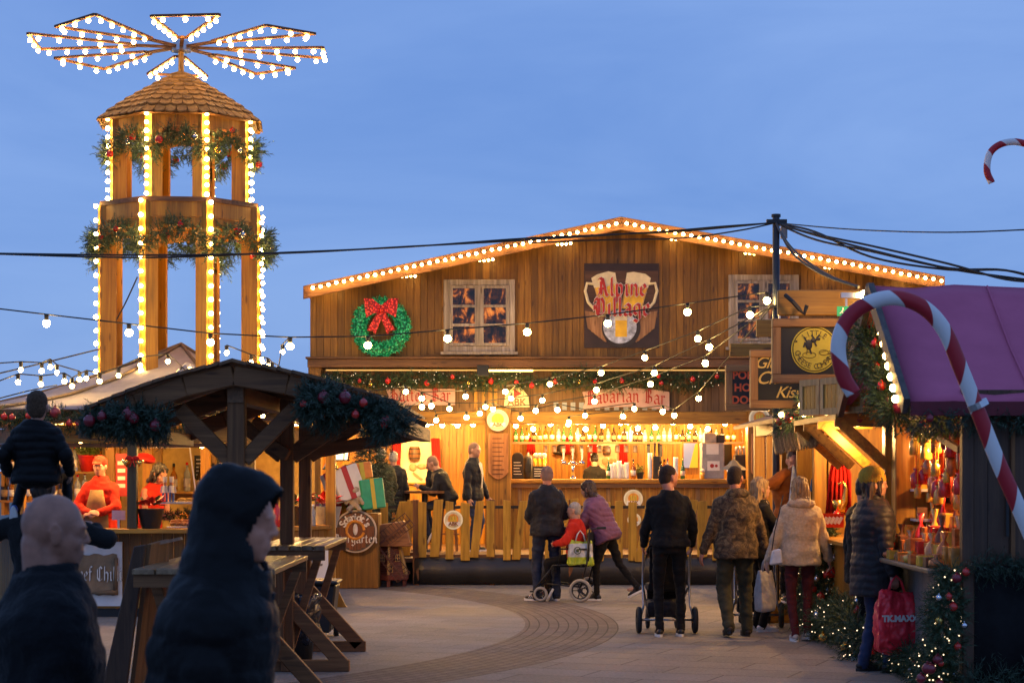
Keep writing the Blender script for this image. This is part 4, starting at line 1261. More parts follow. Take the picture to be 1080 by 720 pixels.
t = thing('beer_glass', 'small full beer glass in front of the grey machine', 'glass', cnt(741)); p = cnt(741, 34.25); mb = MB(); mb.lathe([(.03, .0), (.04, .12)], p, 12); mb.build('beer', beerm, t, smooth=True); mb = MB(); mb.lathe([(.04, .12), (.043, .16), (.02, .17)], p, 12); mb.build('foam', foam, t, smooth=True)
t = thing('jar_urn', 'dark urn on the bar between the two menu boards', 'urn', cnt(557)); p = cnt(557, 34.45); mb = MB(); mb.lathe([(.08, 0), (.09, .05), (.09, .34), (.07, .40), (.03, .42), (.02, .46)], p, 16); mb.build('body', black, t, smooth=True); mb = MB(); mb.box(p + V((-.05, -.095, .12)), p + V((.05, -.09, .26))); mb.build('chalk_label', chalk, t)
t = thing('felt_hat', 'dark felt hat hanging on the back wall of the bar', 'hat', W(593, 476, 37.4)); p = W(593, 477, 37.4)
mb = MB(); mb.ell(p + V((0, -.03, 0)), (.19, .05, .05)); mb.build('brim', black, t, smooth=True); mb = MB(); mb.ell(p + V((.0, -.04, .07)), (.11, .07, .1)); mb.build('crown', black, t, smooth=True)
# machine, screen, cooler
t = thing('coffee_machine', 'tall grey drinks machine on the right end of the bar', 'machine', cnt(751)); d = 34.45
mb = MB(); mb.box((X(739, d), d - .15, CZ), (X(763, d), d + .25, Z(467, d))); mb.box((X(742, d), d - .1, Z(467, d) + .002), (X(755, d), d + .2, Z(456.5, d))); mb.build('body', greym, t, bevel=.012)
mb = MB(); mb.box((X(744, d), d - .156, Z(479, d)), (X(757, d), d - .151, Z(468, d))); mb.build('sticker', paper, t); mb = MB(); mb.box((X(745, d), d - .156, Z(496, d)), (X(758, d), d - .151, Z(486, d))); mb.build('sticker', paper, t)
mb = MB(); disc(mb, (X(750, d), d - .16, Z(491, d)), .035, .003, 16); disc(mb, (X(754.5, d), d - .16, Z(491, d)), .025, .003, 16); mb.build('sticker_print', redtxt, t)
mb = MB(); mb.box((X(755.5, d), d - .08, Z(467, d) + .002), (X(764, d), d + .2, Z(458, d))); mb.build('hopper', black, t, bevel=.01)
t = thing('screen', 'flat screen with a grey and yellow picture behind the bar', 'screen', cnt(728)); d = 34.6
mb = MB(); mb.box((X(719.5, d), d, Z(500, d)), (X(737, d), d + .04, Z(465.5, d))); mb.build('housing', brown, t)
mb = MB(); mb.box((X(721, d), d - .005, Z(493, d)), (X(736, d), d - .001, Z(467, d))); mb.build('display', glow('display_grey', (.35, .38, .5), .7), t)
mb = MB(); mb.prism([(X(a, d), d - .007, Z(b, d)) for a, b in ((727, 493), (736, 493), (736, 467), (733, 468))], (0, .0015, 0)); mb.build('display_stripe', glow('display_yellow', (.9, .55, .03), .7), t)
t = thing('drinks_cooler', 'black box cooler with glasses on top at the right end of the bar', 'cooler', cnt(781)); d = 34.4
mb = MB(); mb.box((X(775, d), d - .1, CZ), (X(789, d), d + .2, Z(479, d))); mb.build('body', black, t, bevel=.01)
mb = MB()
for i in range(3): mb.lathe([(.025, 0), (.03, .14)], V((X(777 + i * 4, d), d, Z(479, d) + .002)), 10)
mb.build('glasses', clearb, t, smooth=True)
t = thing('wall_cabinet', 'black upright cabinet on the back wall right of the grey machine', 'cabinet', W(768, 491, 36.5)); mb = MB(); mb.box(W(762, 491, 36.3), W(772, 463, 36.3) + V((0, .3, 0))); mb.build('body', black, t, bevel=.01)
for i, px in enumerate((684, 697)):
    t = thing('ladle', 'dark utensil hanging from the shelf, %s of the pair' % ('left', 'right')[i], 'utensil', W(px, 473, 35.2)); mb = MB(); p = W(px, 468, 35.15); mb.box(p + V((-.03, 0, -.22)), p + V((.03, .02, .05))); mb.cyl(p + V((0, .01, -.22)), p + V((0, .01, -.34)), .015, .012, 8); mb.build('blade', black, t, bevel=.005)
t = thing('pipe_rack', 'pale square lamp over the right red curtain of the bar', 'lamp', W(662, 460, 35.4)); mb = MB(); mb.box(W(657, 463, 35.4), W(668, 455, 35.4) + V((0, .1, 0))); mb.build('shade', glow('lamp_shade', (1, .85, .6), 3), t)

for i, (px, lab) in enumerate(((560, 'left end of the bar'), (600, 'middle of the bar back wall'))):
    t = thing('red_drape', 'short red drape hanging on the back wall near the ' + lab, 'cloth', W(px, 478, 37.3)); mb = MB(); vs = []; n = 10
    for j in range(n + 1): q = j / n; y = 37.3 + .03 * math.sin(j * 2.2); vs += [W(px - 4.5 + 9 * q, 479, y), W(px - 3 + 6 * q, 461, y)]
    mb.add(vs, [(2 * j, 2 * j + 2, 2 * j + 3, 2 * j + 1) for j in range(n)]); o = mb.build('cloth', redf, t, smooth=True); o.modifiers.new('t', 'SOLIDIFY').thickness = .012
tank = lathe_mesh('tankard', [[(.045, 0), (.05, .02), (.045, .12), (.05, .14)]], [steel])
for i in range(11):
    tag(put('tankard', tank, W(575 + i * 9.5, 477, 35.3), scale=.9), 'small metal tankard hanging under the high shelf of the bar', 'tankard', 'tankards under the bar shelf')
# ------------------------------------------------------------------ fence round the hall deck
def fence_run(label, px0, px1, d, zt, zb, n, seed, pattern, ends=(True, True), postpx=()):
    t = thing('picket_fence', label, 'fence', (X((px0 + px1) / 2, d), d, 0), 'picket fences along the hall deck')
    rnd = random.Random(seed)
    x0, x1 = X(px0, d), X(px1, d)
    mb = MB(); m_ = 40; vs = []
    for i in range(m_ + 1):
        x = x0 + (x1 - x0) * i / m_; y = d + .018 * math.sin(i * 1.3) + rnd.uniform(-.008, .008)
        vs += [(x, y - .01, .02), (x, y, Z(zb, d) * .5), (x, d, Z(zb, d))]
    mb.add(vs, [(3 * i + k, 3 * i + 3 + k, 3 * i + 4 + k, 3 * i + 1 + k) for i in range(m_) for k in (0, 1)])
    o = mb.build('tarpaulin_skirt', tarp, t, smooth=True); so = o.modifiers.new('thick', 'SOLIDIFY'); so.thickness = .01
    mb = MB(); mb.box((x0, d + .03, Z(zb, d) - .0), (x1, d + .10, Z(zb, d) + .05)); mb.build('rail', brown_x, t)
    mb = MB(); mb.box((x0, d + .03, Z(536, d)), (x1, d + .06, Z(533, d))); mb.build('rail', cablem, t)
    for i in range(n):
        x = x0 + (x1 - x0) * (i + .5) / n + rnd.uniform(-.03, .03); lean = pattern[i % len(pattern)] * rnd.uniform(.6, 1.2); w = rnd.uniform(.115, .15)
        zt_ = Z(zt, d) + rnd.uniform(-.03, .03); zb_ = Z(zb, d) + rnd.uniform(-.06, .02)
        mb = MB(); mb.prism([(x - w / 2 - lean * .5, d - .02, zb_), (x + w / 2 - lean * .5, d - .02, zb_), (x + w * .5 + lean * .5, d - .02, zt_ + rnd.uniform(-.02, .02)), (x - w * .5 + lean * .5, d - .02, zt_)], (0, .03, 0))
        mb.build('picket', fencew, t, bevel=.004)
    for px in postpx:
        mb = MB(); x = X(px, d); mb.box((x - .045, d + .0, 0), (x + .045, d + .09, Z(zt, d) + .02)); mb.build('post', darkw, t, bevel=.005)
    return t


fence_run('short left run of leaning yellow pickets behind the round barrel sign', 349, 436, 31.0, 528, 586, 7, 5, (0, -.02, .16, -.12, .0, .2, .16))
fence_run('long right run of leaning yellow pickets on a black tarpaulin skirt', 437, 838, 30.2, 528, 588, 27, 8, (.0, .1, 0, .0, .12, .0, 0, .16, .02), postpx=(438.5, 519, 603, 690, 770))
badge(478, 548, 30.13, 10, 'round brewery badge hung on the yellow picket fence')

# round barrel-head sign
c = W(375, 560, 29.22); t = thing('round_sign', 'round wooden barrel-head sign lettered in white gothic, on the left fence', 'sign', c)
R_ = 22.5 / F * 29.22
mb = MB(); disc(mb, c + V((0, -.02, 0)), R_, .05, 48); mb.build('rim', plain('pale_rim', (.55, .45, .36), .5), t)
mb = MB(); disc(mb, c + V((0, -.026, 0)), R_ * .93, .02, 48); mb.build('iron_band', plain('iron_dark', (.06, .04, .035), .5), t)
mb = MB()
for i in range(9):
    x0 = -R_ * .88 + i * R_ * 1.76 / 9; x1 = x0 + R_ * 1.76 / 9 - .004; xm = max(abs(x0), abs(x1)); hh = math.sqrt(max(.001, (R_ * .9) ** 2 - xm ** 2))
    mb.box(c + V((x0, -.034, -hh)), c + V((x1, -.0262, hh)))
mb.build('staves', wood('barrel_head', (.24, .075, .028), (.36, .13, .05), 'Z', spread=.4), t)
arc_text("Schmidt's", .15, whitetxt, c + V((0, -.04, 0)), t, R_ * .66, 150, 30, offset=.004)
gothic_put('Biergarten', .085, [whitetxt], c + V((0, -.037, -R_ * .40)), t, pen=.22, sx=1.15)
mb = MB(); mb.tube([c + V((.13 * math.cos(a * .5), -.037, .02 + .13 * math.sin(a * .5))) for a in range(13)], .022, 6, closed=False); mb.build('wreath_emblem', plain('badge_orange', (.75, .3, .03), .5), t)
mb = MB(); mb.ell(c + V((0, -.037, .03)), (.035, .012, .085)); mb.build('emblem_figure', whitetxt, t)

# model windmill
o = V((X(411, 30.0), 30.0, 0)); t = thing('model_windmill', 'knee-high red wooden model windmill with slatted sails, in front of the fence', 'windmill', o)
wred = wood('mill_boards', (.16, .035, .02), (.25, .06, .03), 'X', spread=.3); wtr = wood('mill_trim', (.5, .3, .09), (.62, .4, .14), 'Z', spread=.1)
k_ = 1 / 70.0
def oct_ring(r, z, n=6, rot=PI / 6): return [(o.x + r * math.cos(2 * PI * i / n + rot), o.y + r * math.sin(2 * PI * i / n + rot), z) for i in range(n)]
mb = MB(); mb.prism(oct_ring(.32, .1), (0, 0, .08)); mb.build('plinth', wred, t, bevel=.005)
for i in range(6):
    a = 2 * PI * i / 6 + PI / 6; mb = MB(); mb.bar(o + V((.26 * math.cos(a), .26 * math.sin(a), 0)), o + V((.26 * math.cos(a), .26 * math.sin(a), .1)), .05, .05); mb.build('leg', wred, t)
mb = MB()
for j in range(12):
    r0 = .27 - .009 * j; a = oct_ring(r0, .18 + j * .035); b = oct_ring(r0 - .004, .18 + j * .035 + .033); nn = 6
    mb.add(a + b, [(i, (i + 1) % nn, nn + (i + 1) % nn, nn + i) for i in range(nn)] + [tuple(range(nn)), tuple(range(nn, 2 * nn))])
mb.build('tower', wred, t)
mb = MB()
for i in range(6):
    a = 2 * PI * i / 6 + PI / 6; mb.bar(o + V((.28 * math.cos(a), .28 * math.sin(a), .18)), o + V((.18 * math.cos(a), .18 * math.sin(a), .6)), .035, .035)
mb.build('corner_trim', wtr, t)
for x_, z_, w_, h_ in ((-.10, .43, .035, .055), (.13, .43, .035, .055), (.02, .27, .045, .06)):
    mb = MB(); y_ = o.y - .235 + (z_ - .2) * .25
    mb.box((o.x + x_ - w_, y_ - .02, z_ - h_), (o.x + x_ + w_, y_, z_ + h_)); f_ = mb.build('window', wtr, t)
    mb = MB(); [mb.box((o.x + x_ + i * w_ * .5 - w_ * .3, y_ - .024, z_ + j * h_ * .45 - h_ * .3), (o.x + x_ + i * w_ * .5 + w_ * .3, y_ - .021, z_ + j * h_ * .45 + h_ * .3)) for i in (-.9, .9) for j in (-1, 1)]; mb.build('pane', black, f_)
mb = MB(); mb.prism([o + V((-.24, -.24, .60)), o + V((.34, -.24, .60)), o + V((.22, -.2, .98)), o + V((-.16, -.2, .92))], (0, .42, 0)); mb.build('cap', wood('mill_roof', (.4, .16, .05), (.52, .24, .09), 'X', spread=.3), t, bevel=.01)
hub = o + V((-.16, -.32, .62))
mb = MB(); mb.cyl(hub, hub + V((0, .2, 0)), .03, .03, 10); mb.build('axle', black, t)
for q in range(4):
    a = rad(38) + q * PI / 2; dr = V((math.cos(a), -.05, math.sin(a))); sd = V((-math.sin(a), 0, math.cos(a)))
    mb = MB(); mb.bar(hub, hub + dr * .62, .022, .03)
    mb.bar(hub + dr * .14 + sd * .13, hub + dr * .62 + sd * .13, .012, .012); mb.bar(hub + dr * .14 - sd * .10, hub + dr * .62 - sd * .10, .012, .012)
    for j in range(10): mb.bar(hub + dr * (.15 + j * .052) - sd * .10, hub + dr * (.15 + j * .052) + sd * .13, .014, .01)
    mb.build('sail', wood('mill_sail', (.13, .04, .025), (.2, .07, .04), 'X'), t)

# ------------------------------------------------------------------ christmas pyramid tower
tc_ = V((X(191, 27), 27, 0)); ROT = rad(22.5 + 6)
tw_ = thing('christmas_pyramid', 'tall octagonal Christmas pyramid tower with lit columns and a bulb-lined rotor', 'tower', tc_)
def octv(r, z, i): a = ROT + i * PI / 4; return tc_ + V((r * math.cos(a), r * math.sin(a), z))
TZ = lambda py: Z(py, 27)
def ringband(r, z0, z1, th, mat, name, arch=0, r2=None):
    for i in range(8):
        a, b = octv(r, z0, i), octv(r, z0, i + 1); mid = (a + b) / 2; nrm = (mid - tc_); nrm.z = 0; nrm.normalize()
        top = z1 - z0
        if arch:
            pts = [a + V((0, 0, top)), a]
            for j in range(1, 8): q = j / 8; pts.append(a.lerp(b, q) + V((0, 0, arch * math.sin(PI * q))))
            pts += [b, b + V((0, 0, top))]
        else: pts = [a + V((0, 0, top)), a, b, b + V((0, 0, top))]
        mb = MB(); mb.prism(pts, -nrm * th); mb.build(name, mat, tw_)
colbulbs = []
def columns(r, z0, z1, w, nb):
    for i in range(8):
        a = ROT + i * PI / 4; rd = V((math.cos(a), math.sin(a), 0)); tg = V((-rd.y, rd.x, 0))
        p = octv(r, z0, i)
        mb = MB()
        mb.bar(p + tg * w * .55 - rd * .04, p + tg * w * .55 - rd * .04 + V((0, 0, z1 - z0)), .035, w, rd) if False else None
        for sg in (-1, 1):       # two planks meeting behind a narrow light channel
            c0 = p + tg * sg * .072 - rd * .125
            dirn = (tg * sg * .4 - rd * .92).normalized(); s_ = dirn * w * .68; th = V((dirn.y, -dirn.x, 0)) * .016
            mb.add([c0 - s_ - th, c0 + s_ - th, c0 + s_ + th, c0 - s_ + th] + [q + V((0, 0, z1 - z0)) for q in (c0 - s_ - th, c0 + s_ - th, c0 + s_ + th, c0 - s_ + th)],
                   [(0, 3, 2, 1), (4, 5, 6, 7), (0, 1, 5, 4), (1, 2, 6, 5), (2, 3, 7, 6), (3, 0, 4, 7)])
        mb.build('column', tower_w, tw_)
        mb = MB(); q = p - rd * .05; mb.add([q - tg * .05 - rd * .02, q + tg * .05 - rd * .02, q + tg * .05 + rd * .02, q - tg * .05 + rd * .02] + [v + V((0, 0, z1 - z0)) for v in (q - tg * .05 - rd * .02, q + tg * .05 - rd * .02, q + tg * .05 + rd * .02, q - tg * .05 + rd * .02)], [(0, 3, 2, 1), (4, 5, 6, 7), (0, 1, 5, 4), (1, 2, 6, 5), (2, 3, 7, 6), (3, 0, 4, 7)])
        mb.build('light_channel', tower_w, tw_)
        for j in range(nb): colbulbs.append(p + rd * .02 + V((0, 0, .1 + (z1 - z0 - .12) * j / (nb - 1))))
ZB, ZM, ZT = 2.4, TZ(222), TZ(131)
columns(1.16, ZB, ZM, .155, 16); columns(1.0, ZM + .0, ZT, .13, 10)
ringband(1.10, TZ(238), ZM + .03, .03, tower_w, 'band'); ringband(1.13, ZM - .01, ZM + .05, .10, brown_x, 'band_cap')
ringband(1.075, TZ(254), TZ(238.5), .03, tower_w, 'arched_board', arch=.10)
ringband(.93, ZT - .26, ZT, .03, tower_w, 'arched_board', arch=.10)
mb = MB(); mb.prism([octv(1.06, ZM - .02, i) for i in range(8)], (0, 0, .025)); mb.build('middle_floor', darkw_y, tw_)
mb = MB(); mb.prism([octv(1.05, ZT, i) for i in range(8)], (0, 0, .025)); mb.build('top_ceiling', tower_w, tw_)
for i in range(8):
    mb = MB(); p = octv(.98, 0, i); mb.box(p - V((.06, .06, 0)), p + V((.06, .06, ZB + .1))); mb.build('leg', tower_w, tw_)
mb = MB()
for b_ in colbulbs: mb.ell(b_ + V((0, 0, rnd.uniform(-.008, .008))), rnd.uniform(.026, .031), None, 8, 6)
tag(mb.build('column_bulbs', bulb_m, tw_, smooth=True), kind='stuff')
# shingled roof: overlapping scalloped courses
mb = MB(); r_e, z_e, z_a = 1.14, ZT - .02, TZ(75)
NC = 9
for j in range(NC):
    q0 = j / NC; q1 = (j + 1.25) / NC
    prof = lambda q: (r_e * (1 - q) ** 1.0, z_e + (z_a - z_e) * (q ** .86 if q > 0 else 0))
    r0, z0 = prof(q0); r1, z1 = prof(min(q1, 1)); r0 += .015; z0 -= .0
    for i in range(8):
        a, b = octv(r0, z0, i), octv(r0, z0, i + 1); c1, d1 = octv(r1, z1, i), octv(r1, z1, i + 1)
        n = max(1, int(round((b - a).length / .15)))
        for k in range(n):
            t0, t1 = k / n, (k + 1) / n
            p0, p1 = a.lerp(b, t0 + .01), a.lerp(b, t1 - .01); u0, u1 = c1.lerp(d1, t0), c1.lerp(d1, t1)
            dn = (p0 - u0).normalized() * .035; mid = (p0 + p1) / 2 + dn
            up = V((0, 0, .022 + rnd.uniform(0, .008)))
            m1, m2 = p0.lerp(mid, .6) + dn * .2, p1.lerp(mid, .6) + dn * .2
            top = [p0 + up, m1 + up, mid + up, m2 + up, p1 + up, u1 + up * .2, u0 + up * .2]; bot = [v - V((0, 0, .018)) for v in top]
            nn = len(top)
            mb.add(top + bot, [tuple(range(nn)), tuple(range(2 * nn - 1, nn - 1, -1))] + [(x, x + nn, (x + 1) % nn + nn, (x + 1) % nn) for x in range(nn)])
mb.build('shingle_roof', shing, tw_)
mb = MB(); mb.add([octv(r_e * .97, z_e, i) for i in range(8)] + [tc_ + V((0, 0, z_a - .02))], [(i, (i + 1) % 8, 8) for i in range(8)] + [tuple(range(7, -1, -1))]); mb.build('roof_frame', darkw, tw_)
# rotor
RZ = TZ(50)
mb = MB(); mb.cyl(tc_ + V((0, 0, z_a - .1)), tc_ + V((0, 0, RZ + .03)), .04, .035, 10); mb.build('mast', brown, tw_)
mb = MB(); mb.cyl(tc_ + V((0, 0, RZ - .06)), tc_ + V((0, 0, RZ + .08)), .14, .10, 16); mb.build('rotor_hub', steel, tw_)
LB = 2.0
nbt = 0
for q in range(8):
    a = rad(11) + q * PI / 4; rd = V((math.cos(a), math.sin(a), 0)); tg = V((-rd.y, rd.x, 0))
    c0 = tc_ + V((0, 0, RZ)); pit = (tg * .9 + V((0, 0, .03))).normalized()
    a0, a1 = c0 + rd * .62 - pit * .06, c0 + rd * .62 + pit * .06
    b0, b1 = c0 + rd * (LB - .12) - pit * .42, c0 + rd * LB + pit * .42
    mb = MB(); mb.bar(c0 + rd * .1, c0 + rd * .66, .05, .035)
    for u_, v_ in ((a0, b0), (a1, b1), (b0, b1)): mb.bar(u_, v_, .045, .03)
    mb.bar(a0, a1, .05, .03); bl = mb.build('rotor_blade', darkw_x, tw_)
    pts = [a0.lerp(b0, (i + .7) / 5.2) for i in range(5)] + [a1.lerp(b1, (i + .7) / 5.2) for i in range(5)] + [b0.lerp(b1, (i + .5) / 3) for i in range(3)]
    for p in pts:
        if nbt < 104: put('bulb', vary(BM), p - V((0, 0, .055)), bl); nbt += 1
tagn = 0
garland('fir garland with red baubles looped round the upper tier of the tower', [octv(1.06, ZT - .42 - .30 * abs(math.sin((j / 4) * PI)) * -.9 + (-.18 if j % 4 == 0 else .0), 0).lerp(octv(1.06, ZT - .42 + .22 * abs(math.sin((j / 4) * PI)) - .16, 0), 1) * 0 + (octv(1.03, 0, j // 4).lerp(octv(1.03, 0, j // 4 + 1), (j % 4) / 4) + V((0, 0, ZT - .56 + .30 * math.sin((j % 4) / 4 * PI)))) for j in range(33)], .13, 2600, .18, .012, 9, 21, nb=24, kinds=('red', 'red', 'gold', 'silver'), scale=1.1, front=False)
garland('fir garland with red baubles looped round the middle band of the tower', [octv(1.2, 0, j // 4).lerp(octv(1.2, 0, j // 4 + 1), (j % 4) / 4) + V((0, 0, TZ(275) + .36 * math.sin((j % 4) / 4 * PI))) for j in range(33)], .14, 3000, .19, .012, 9, 22, nb=26, kinds=('red', 'red', 'gold', 'silver'), scale=1.1, front=False)
for i in (4, 5, 6, 7, 0):   # point lights inside the tower, under the roof and the band
    lamp(octv(.8, ZT - .2, i), 4); lamp(octv(.85, ZM - .35, i), 6)

# ------------------------------------------------------------------ food kiosk under the tower
KX, KF = tc_.x, 23.7
fp = [(-1.37, 23.7), (1.37, 23.7), (2.2, 25.1), (1.72, 28.0), (1.2, 29.6), (-1.37, 30.3), (-2.2, 29.0), (-2.2, 25.1)]
fp = [V((KX + x, y, 0)) for x, y in fp]
ks = thing('food_kiosk', 'octagonal wooden food kiosk with a grey canvas roof round the tower', 'kiosk', (KX, 27, 0))
KCT = Z(557, 23.7)
def side(i): return fp[i], fp[(i + 1) % 8]
for i in (7, 0, 1, 2):
    a, b = side(i); d_ = (b - a).normalized(); n_ = V((d_.y, -d_.x, 0))
    mb = MB(); L_ = (b - a).length; m_ = int(L_ / .125)
    for j in range(m_):
        p0 = a + d_ * (L_ * j / m_ + .003); p1 = a + d_ * (L_ * (j + 1) / m_ - .003)
        mb.prism([p0 + V((0, 0, .12)), p1 + V((0, 0, .12)), p1 + V((0, 0, KCT - .05)), p0 + V((0, 0, KCT - .05))], -n_ * .025)
    mb.build('front_boards', brown, ks)
    mb = MB(); oo = (0, .08, -.10, -.14)[(i + 1) % 4] if i != 0 else .08; mb.bar(a + n_ * oo + V((0, 0, KCT - .025 + (.003 if i in (1,) else .006 if i == 2 else 0))), b + n_ * oo + V((0, 0, KCT - .025 + (.003 if i in (1,) else .006 if i == 2 else 0))), .5 if i in (0, 7) else .3, .05); mb.build('counter', pine_x, ks, bevel=.006)
    mb = MB(); mb.bar(a + n_ * .012 + V((0, 0, .16)), b + n_ * .012 + V((0, 0, .16)), .03, .11); mb.build('skirting', pine_x, ks)
    mb = MB(); mb.bar(a - n_ * .03 + V((0, 0, .05)), b - n_ * .03 + V((0, 0, .05)), .03, .1); mb.build('plinth', black, ks)
    zt = Z(459, 23.6)
    mb = MB(); mb.bar(a + V((0, 0, zt)), b + V((0, 0, zt)), .09, .17); mb.build('header_beam', pine_x, ks, bevel=.006)
    mb = MB(); mb.bar(a + V((0, 0, zt - .115)), b + V((0, 0, zt - .115)), .07, .05); mb.build('shutter_rail', darkw_x, ks)
    if i in (1,):
        pass
for i, p in enumerate(fp):
    if i in (0, 1, 2, 7):
        mb = MB(); mb.box(p - V((.06, .05, 0)), p + V((.06, .07, 2.35))); mb.build('post', pine, ks, bevel=.005)
mb = MB(); mb.box((X(135, 23.62), 23.56, KCT), (X(145, 23.62), 23.66, 2.2)); mb.build('post', wood('painted_green_post', (.08, .07, .03), (.14, .12, .05), 'Z'), ks, bevel=.006)
mb = MB(); mb.box((fp[7].x, 27.9, .1), (fp[3].x, 27.94, 2.4)); mb.build('back_wall', plain('back_wall_cream', (.5, .32, .09), .8), ks)
mb = MB(); mb.box((fp[7].x + .05, 24.2, .08), (fp[3].x - .05, 28, .12)); mb.build('floor', darkw_x, ks)
# canvas roof with hips
apex = V((KX, 27, Z(364, 27))); ez = Z(431, 23.5)
ev = [V((KX + (p.x - KX) * 1.13, 27 + (p.y - 27) * 1.08, ez)) for p in fp]
ev[7].x -= .9; ev[6].x -= .9; ev[7].z -= .12
for i in range(8):
    a, b = ev[i], ev[(i + 1) % 8]; vs = []; n = 10
    for u_ in range(n + 1):
        for v_ in range(n + 1):
            q = u_ / n; base = a.lerp(b, v_ / n); p = base.lerp(apex, q); sag = .16 * math.sin(PI * q) * (1 - .3 * math.sin(PI * v_ / n))
            p.z -= sag + .012 * noise.noise(p * 5) * 3 * math.sin(PI * q); vs.append(p)
    mb = MB(); mb.add(vs, [(u_ * (n + 1) + v_, u_ * (n + 1) + v_ + 1, (u_ + 1) * (n + 1) + v_ + 1, (u_ + 1) * (n + 1) + v_) for u_ in range(n) for v_ in range(n)])
    o_ = mb.build('roof_canvas', canvas, ks, smooth=True); so = o_.modifiers.new('thick', 'SOLIDIFY'); so.thickness = .012
for i in range(8):
    mb = MB(); mb.tube([ev[i].lerp(apex, q / 8) - V((0, 0, .16 * math.sin(PI * q / 8) - .02)) for q in range(9)], .022, 6); mb.build('hip_piping', plain('hip_brown', (.12, .08, .05), .7), ks)
mb = MB(); mb.box((fp[7].x - .3, 23.9, 2.31), (fp[3].x + .1, 29.5, 2.34)); mb.build('ceiling', pine_x, ks)
# rolled window flap on the roof
mb = MB(); p = W(203, 395, 24.6); mb.cyl(p + V((-.14, 0, -.10)), p + V((.02, -.05, .06)), .14, .13, 14); mb.build('roof_vent', plain('pale_pvc', (.42, .33, .25), .3, coat=.4), ks, auto=40)
# white panel, parchment
P0 = W(59, 643, 23.66); P1 = W(129, 571, 23.66)
mb = MB(); mb.box((P0.x, 23.64, P0.z + .05), (P1.x, 23.665, P1.z)); mb.build('white_panel', white, ks)
t = thing('dish_sign', 'brown parchment sign with a dish name in pale gothic letters on the kiosk front', 'sign', (X(98, 23.6), 23.62, .5))
x0, x1, z0, z1 = X(64, 23.6), X(123.5, 23.6), Z(627, 23.6), Z(584.5, 23.6)
pts = []
for i in range(13): q = i / 12; pts.append((x0 + (x1 - x0) * q, 23.615, z0 + .012 * math.sin(i * 2.1)))
for i in range(5): q = i / 4; pts.append((x1 + .014 * math.sin(i * 2.9), 23.615, z0 + (z1 - z0) * q))
for i in range(13): q = 1 - i / 12; pts.append((x0 + (x1 - x0) * q, 23.615, z1 + .014 * math.sin(i * 1.7)))
mb = MB(); mb.prism(pts, (0, .02, 0)); mb.build('parchment', kraft, t)
mb = MB(); mb.tube([(x1 - .3, 23.6, z0 + .02), (x1 - .1, 23.59, z0 + .03), (x1 + .01, 23.6, z0 + .035)], [.01, .03, .035], 8); mb.tube([(x1 - .02, 23.6, z0 + .05), (x1 - .01, 23.6, z1 - .04)], [.03, .022], 8); mb.build('curled_edge', plain('parchment_dark', (.2, .115, .055), .8), t, smooth=True)
gothic_put('unt Beef Chilli', .115, [paper, black], V((X(92, 23.6), 23.606, Z(607, 23.6))), t, pen=.2, outline=.035, sx=.78)
mb = MB(); P0 = W(322, 622, 25.0); mb.prism([V((fp[2].x - .45, 24.35, .25)), V((fp[2].x - .04, 25.02, .25)), V((fp[2].x - .04, 25.02, .88)), V((fp[2].x - .45, 24.35, .88))], (.02, -.012, 0)); mb.build('white_panel', white, ks)
R2 = Matrix.Rotation(math.atan2(.67, .41), 3, 'Z') @ FACE
lettering('OWL', .22, plain('grey_letter', (.2, .17, .14), .6), V((fp[2].x - .22, 24.66, .62)), ks, R=R2, shear=.2, offset=.004)
mb = MB(); q = V((X(352, 25.3), 25.35, 0)); mb.prism([q + V((-.13, 0, 0)), q + V((.16, 0, 0)), q + V((.13, 0, .05)), q + V((-.02, 0, .36)), q + V((-.1, 0, .36))], (0, .06, 0)); mb.build('post_foot', pine, ks)
# fir garland round the eave
garland('fir garland with red poinsettias along the front eave of the food kiosk', [W(px, 441 + 3 * math.sin(px * .1), 23.45) for px in range(-40, 150, 12)], .10, 750, .17, .011, 9, 31, nb=14, kinds=('red', 'dark', 'red'), scale=1.0)
garland('fir garland along the right half of the kiosk eave', [W(px, 440 + 3 * math.sin(px * .1), 23.5) for px in range(150, 268, 12)], .10, 420, .17, .011, 9, 32, nb=8, kinds=('red', 'gold'))
# lighting inside
for px, pw in ((40, 26), (95, 30), (160, 32), (230, 32)): lamp((X(px + 22, 24.6), 24.6, 2.26), pw * .8)
festoon('short row of bare bulbs under the header beam of the food kiosk', [W(*q) for q in ((30, 468, 23.9), (85, 469, 23.9), (165, 469, 23.9), (213, 470, 23.9), (250, 469, 23.9))], group='strings of bulbs on the kiosk roof', me=BM)
lamp(V((fp[2].x - .5, 25.6, 2.15)), 34)
# shelves and stock
for z_, nm in ((Z(497, 26.8), 'upper'), (Z(527, 26.8), 'lower')):
    s_ = thing('wall_shelf', '%s wooden shelf of bottles behind the kiosk staff' % nm, 'shelf', (X(85, 26.8), 26.8, z_))
    mb = MB(); mb.box((X(-10, 26.7), 26.65, z_ - .03), (X(125, 26.7), 26.95, z_)); mb.build('board', pine_x, s_)
    for px in (2, 122): mb = MB(); mb.box((X(px, 26.7), 26.66, z_ - .2), (X(px + 3, 26.7), 26.94, z_ - .03)); mb.build('bracket', pine, s_)
    px = 4
    while px < 120:
        if nm == 'upper' and 80 < px < 104: px += 3; continue
        kk = rnd.choice((0, 3, 0, 1, 0)); tag(put('bottle', BOT[kk], V((X(px, 26.7), 26.72, z_)), scale=(1.2, 1.2, 1.15 * rnd.uniform(.85, 1.1))), '%s sauce bottle on the %s shelf behind the kiosk staff' % (bnames[kk], nm), 'bottle', 'bottles on the kiosk shelves'); px += rnd.uniform(7, 11)
z_ = Z(497, 26.8); p = V((X(92, 26.7), 26.72, z_))
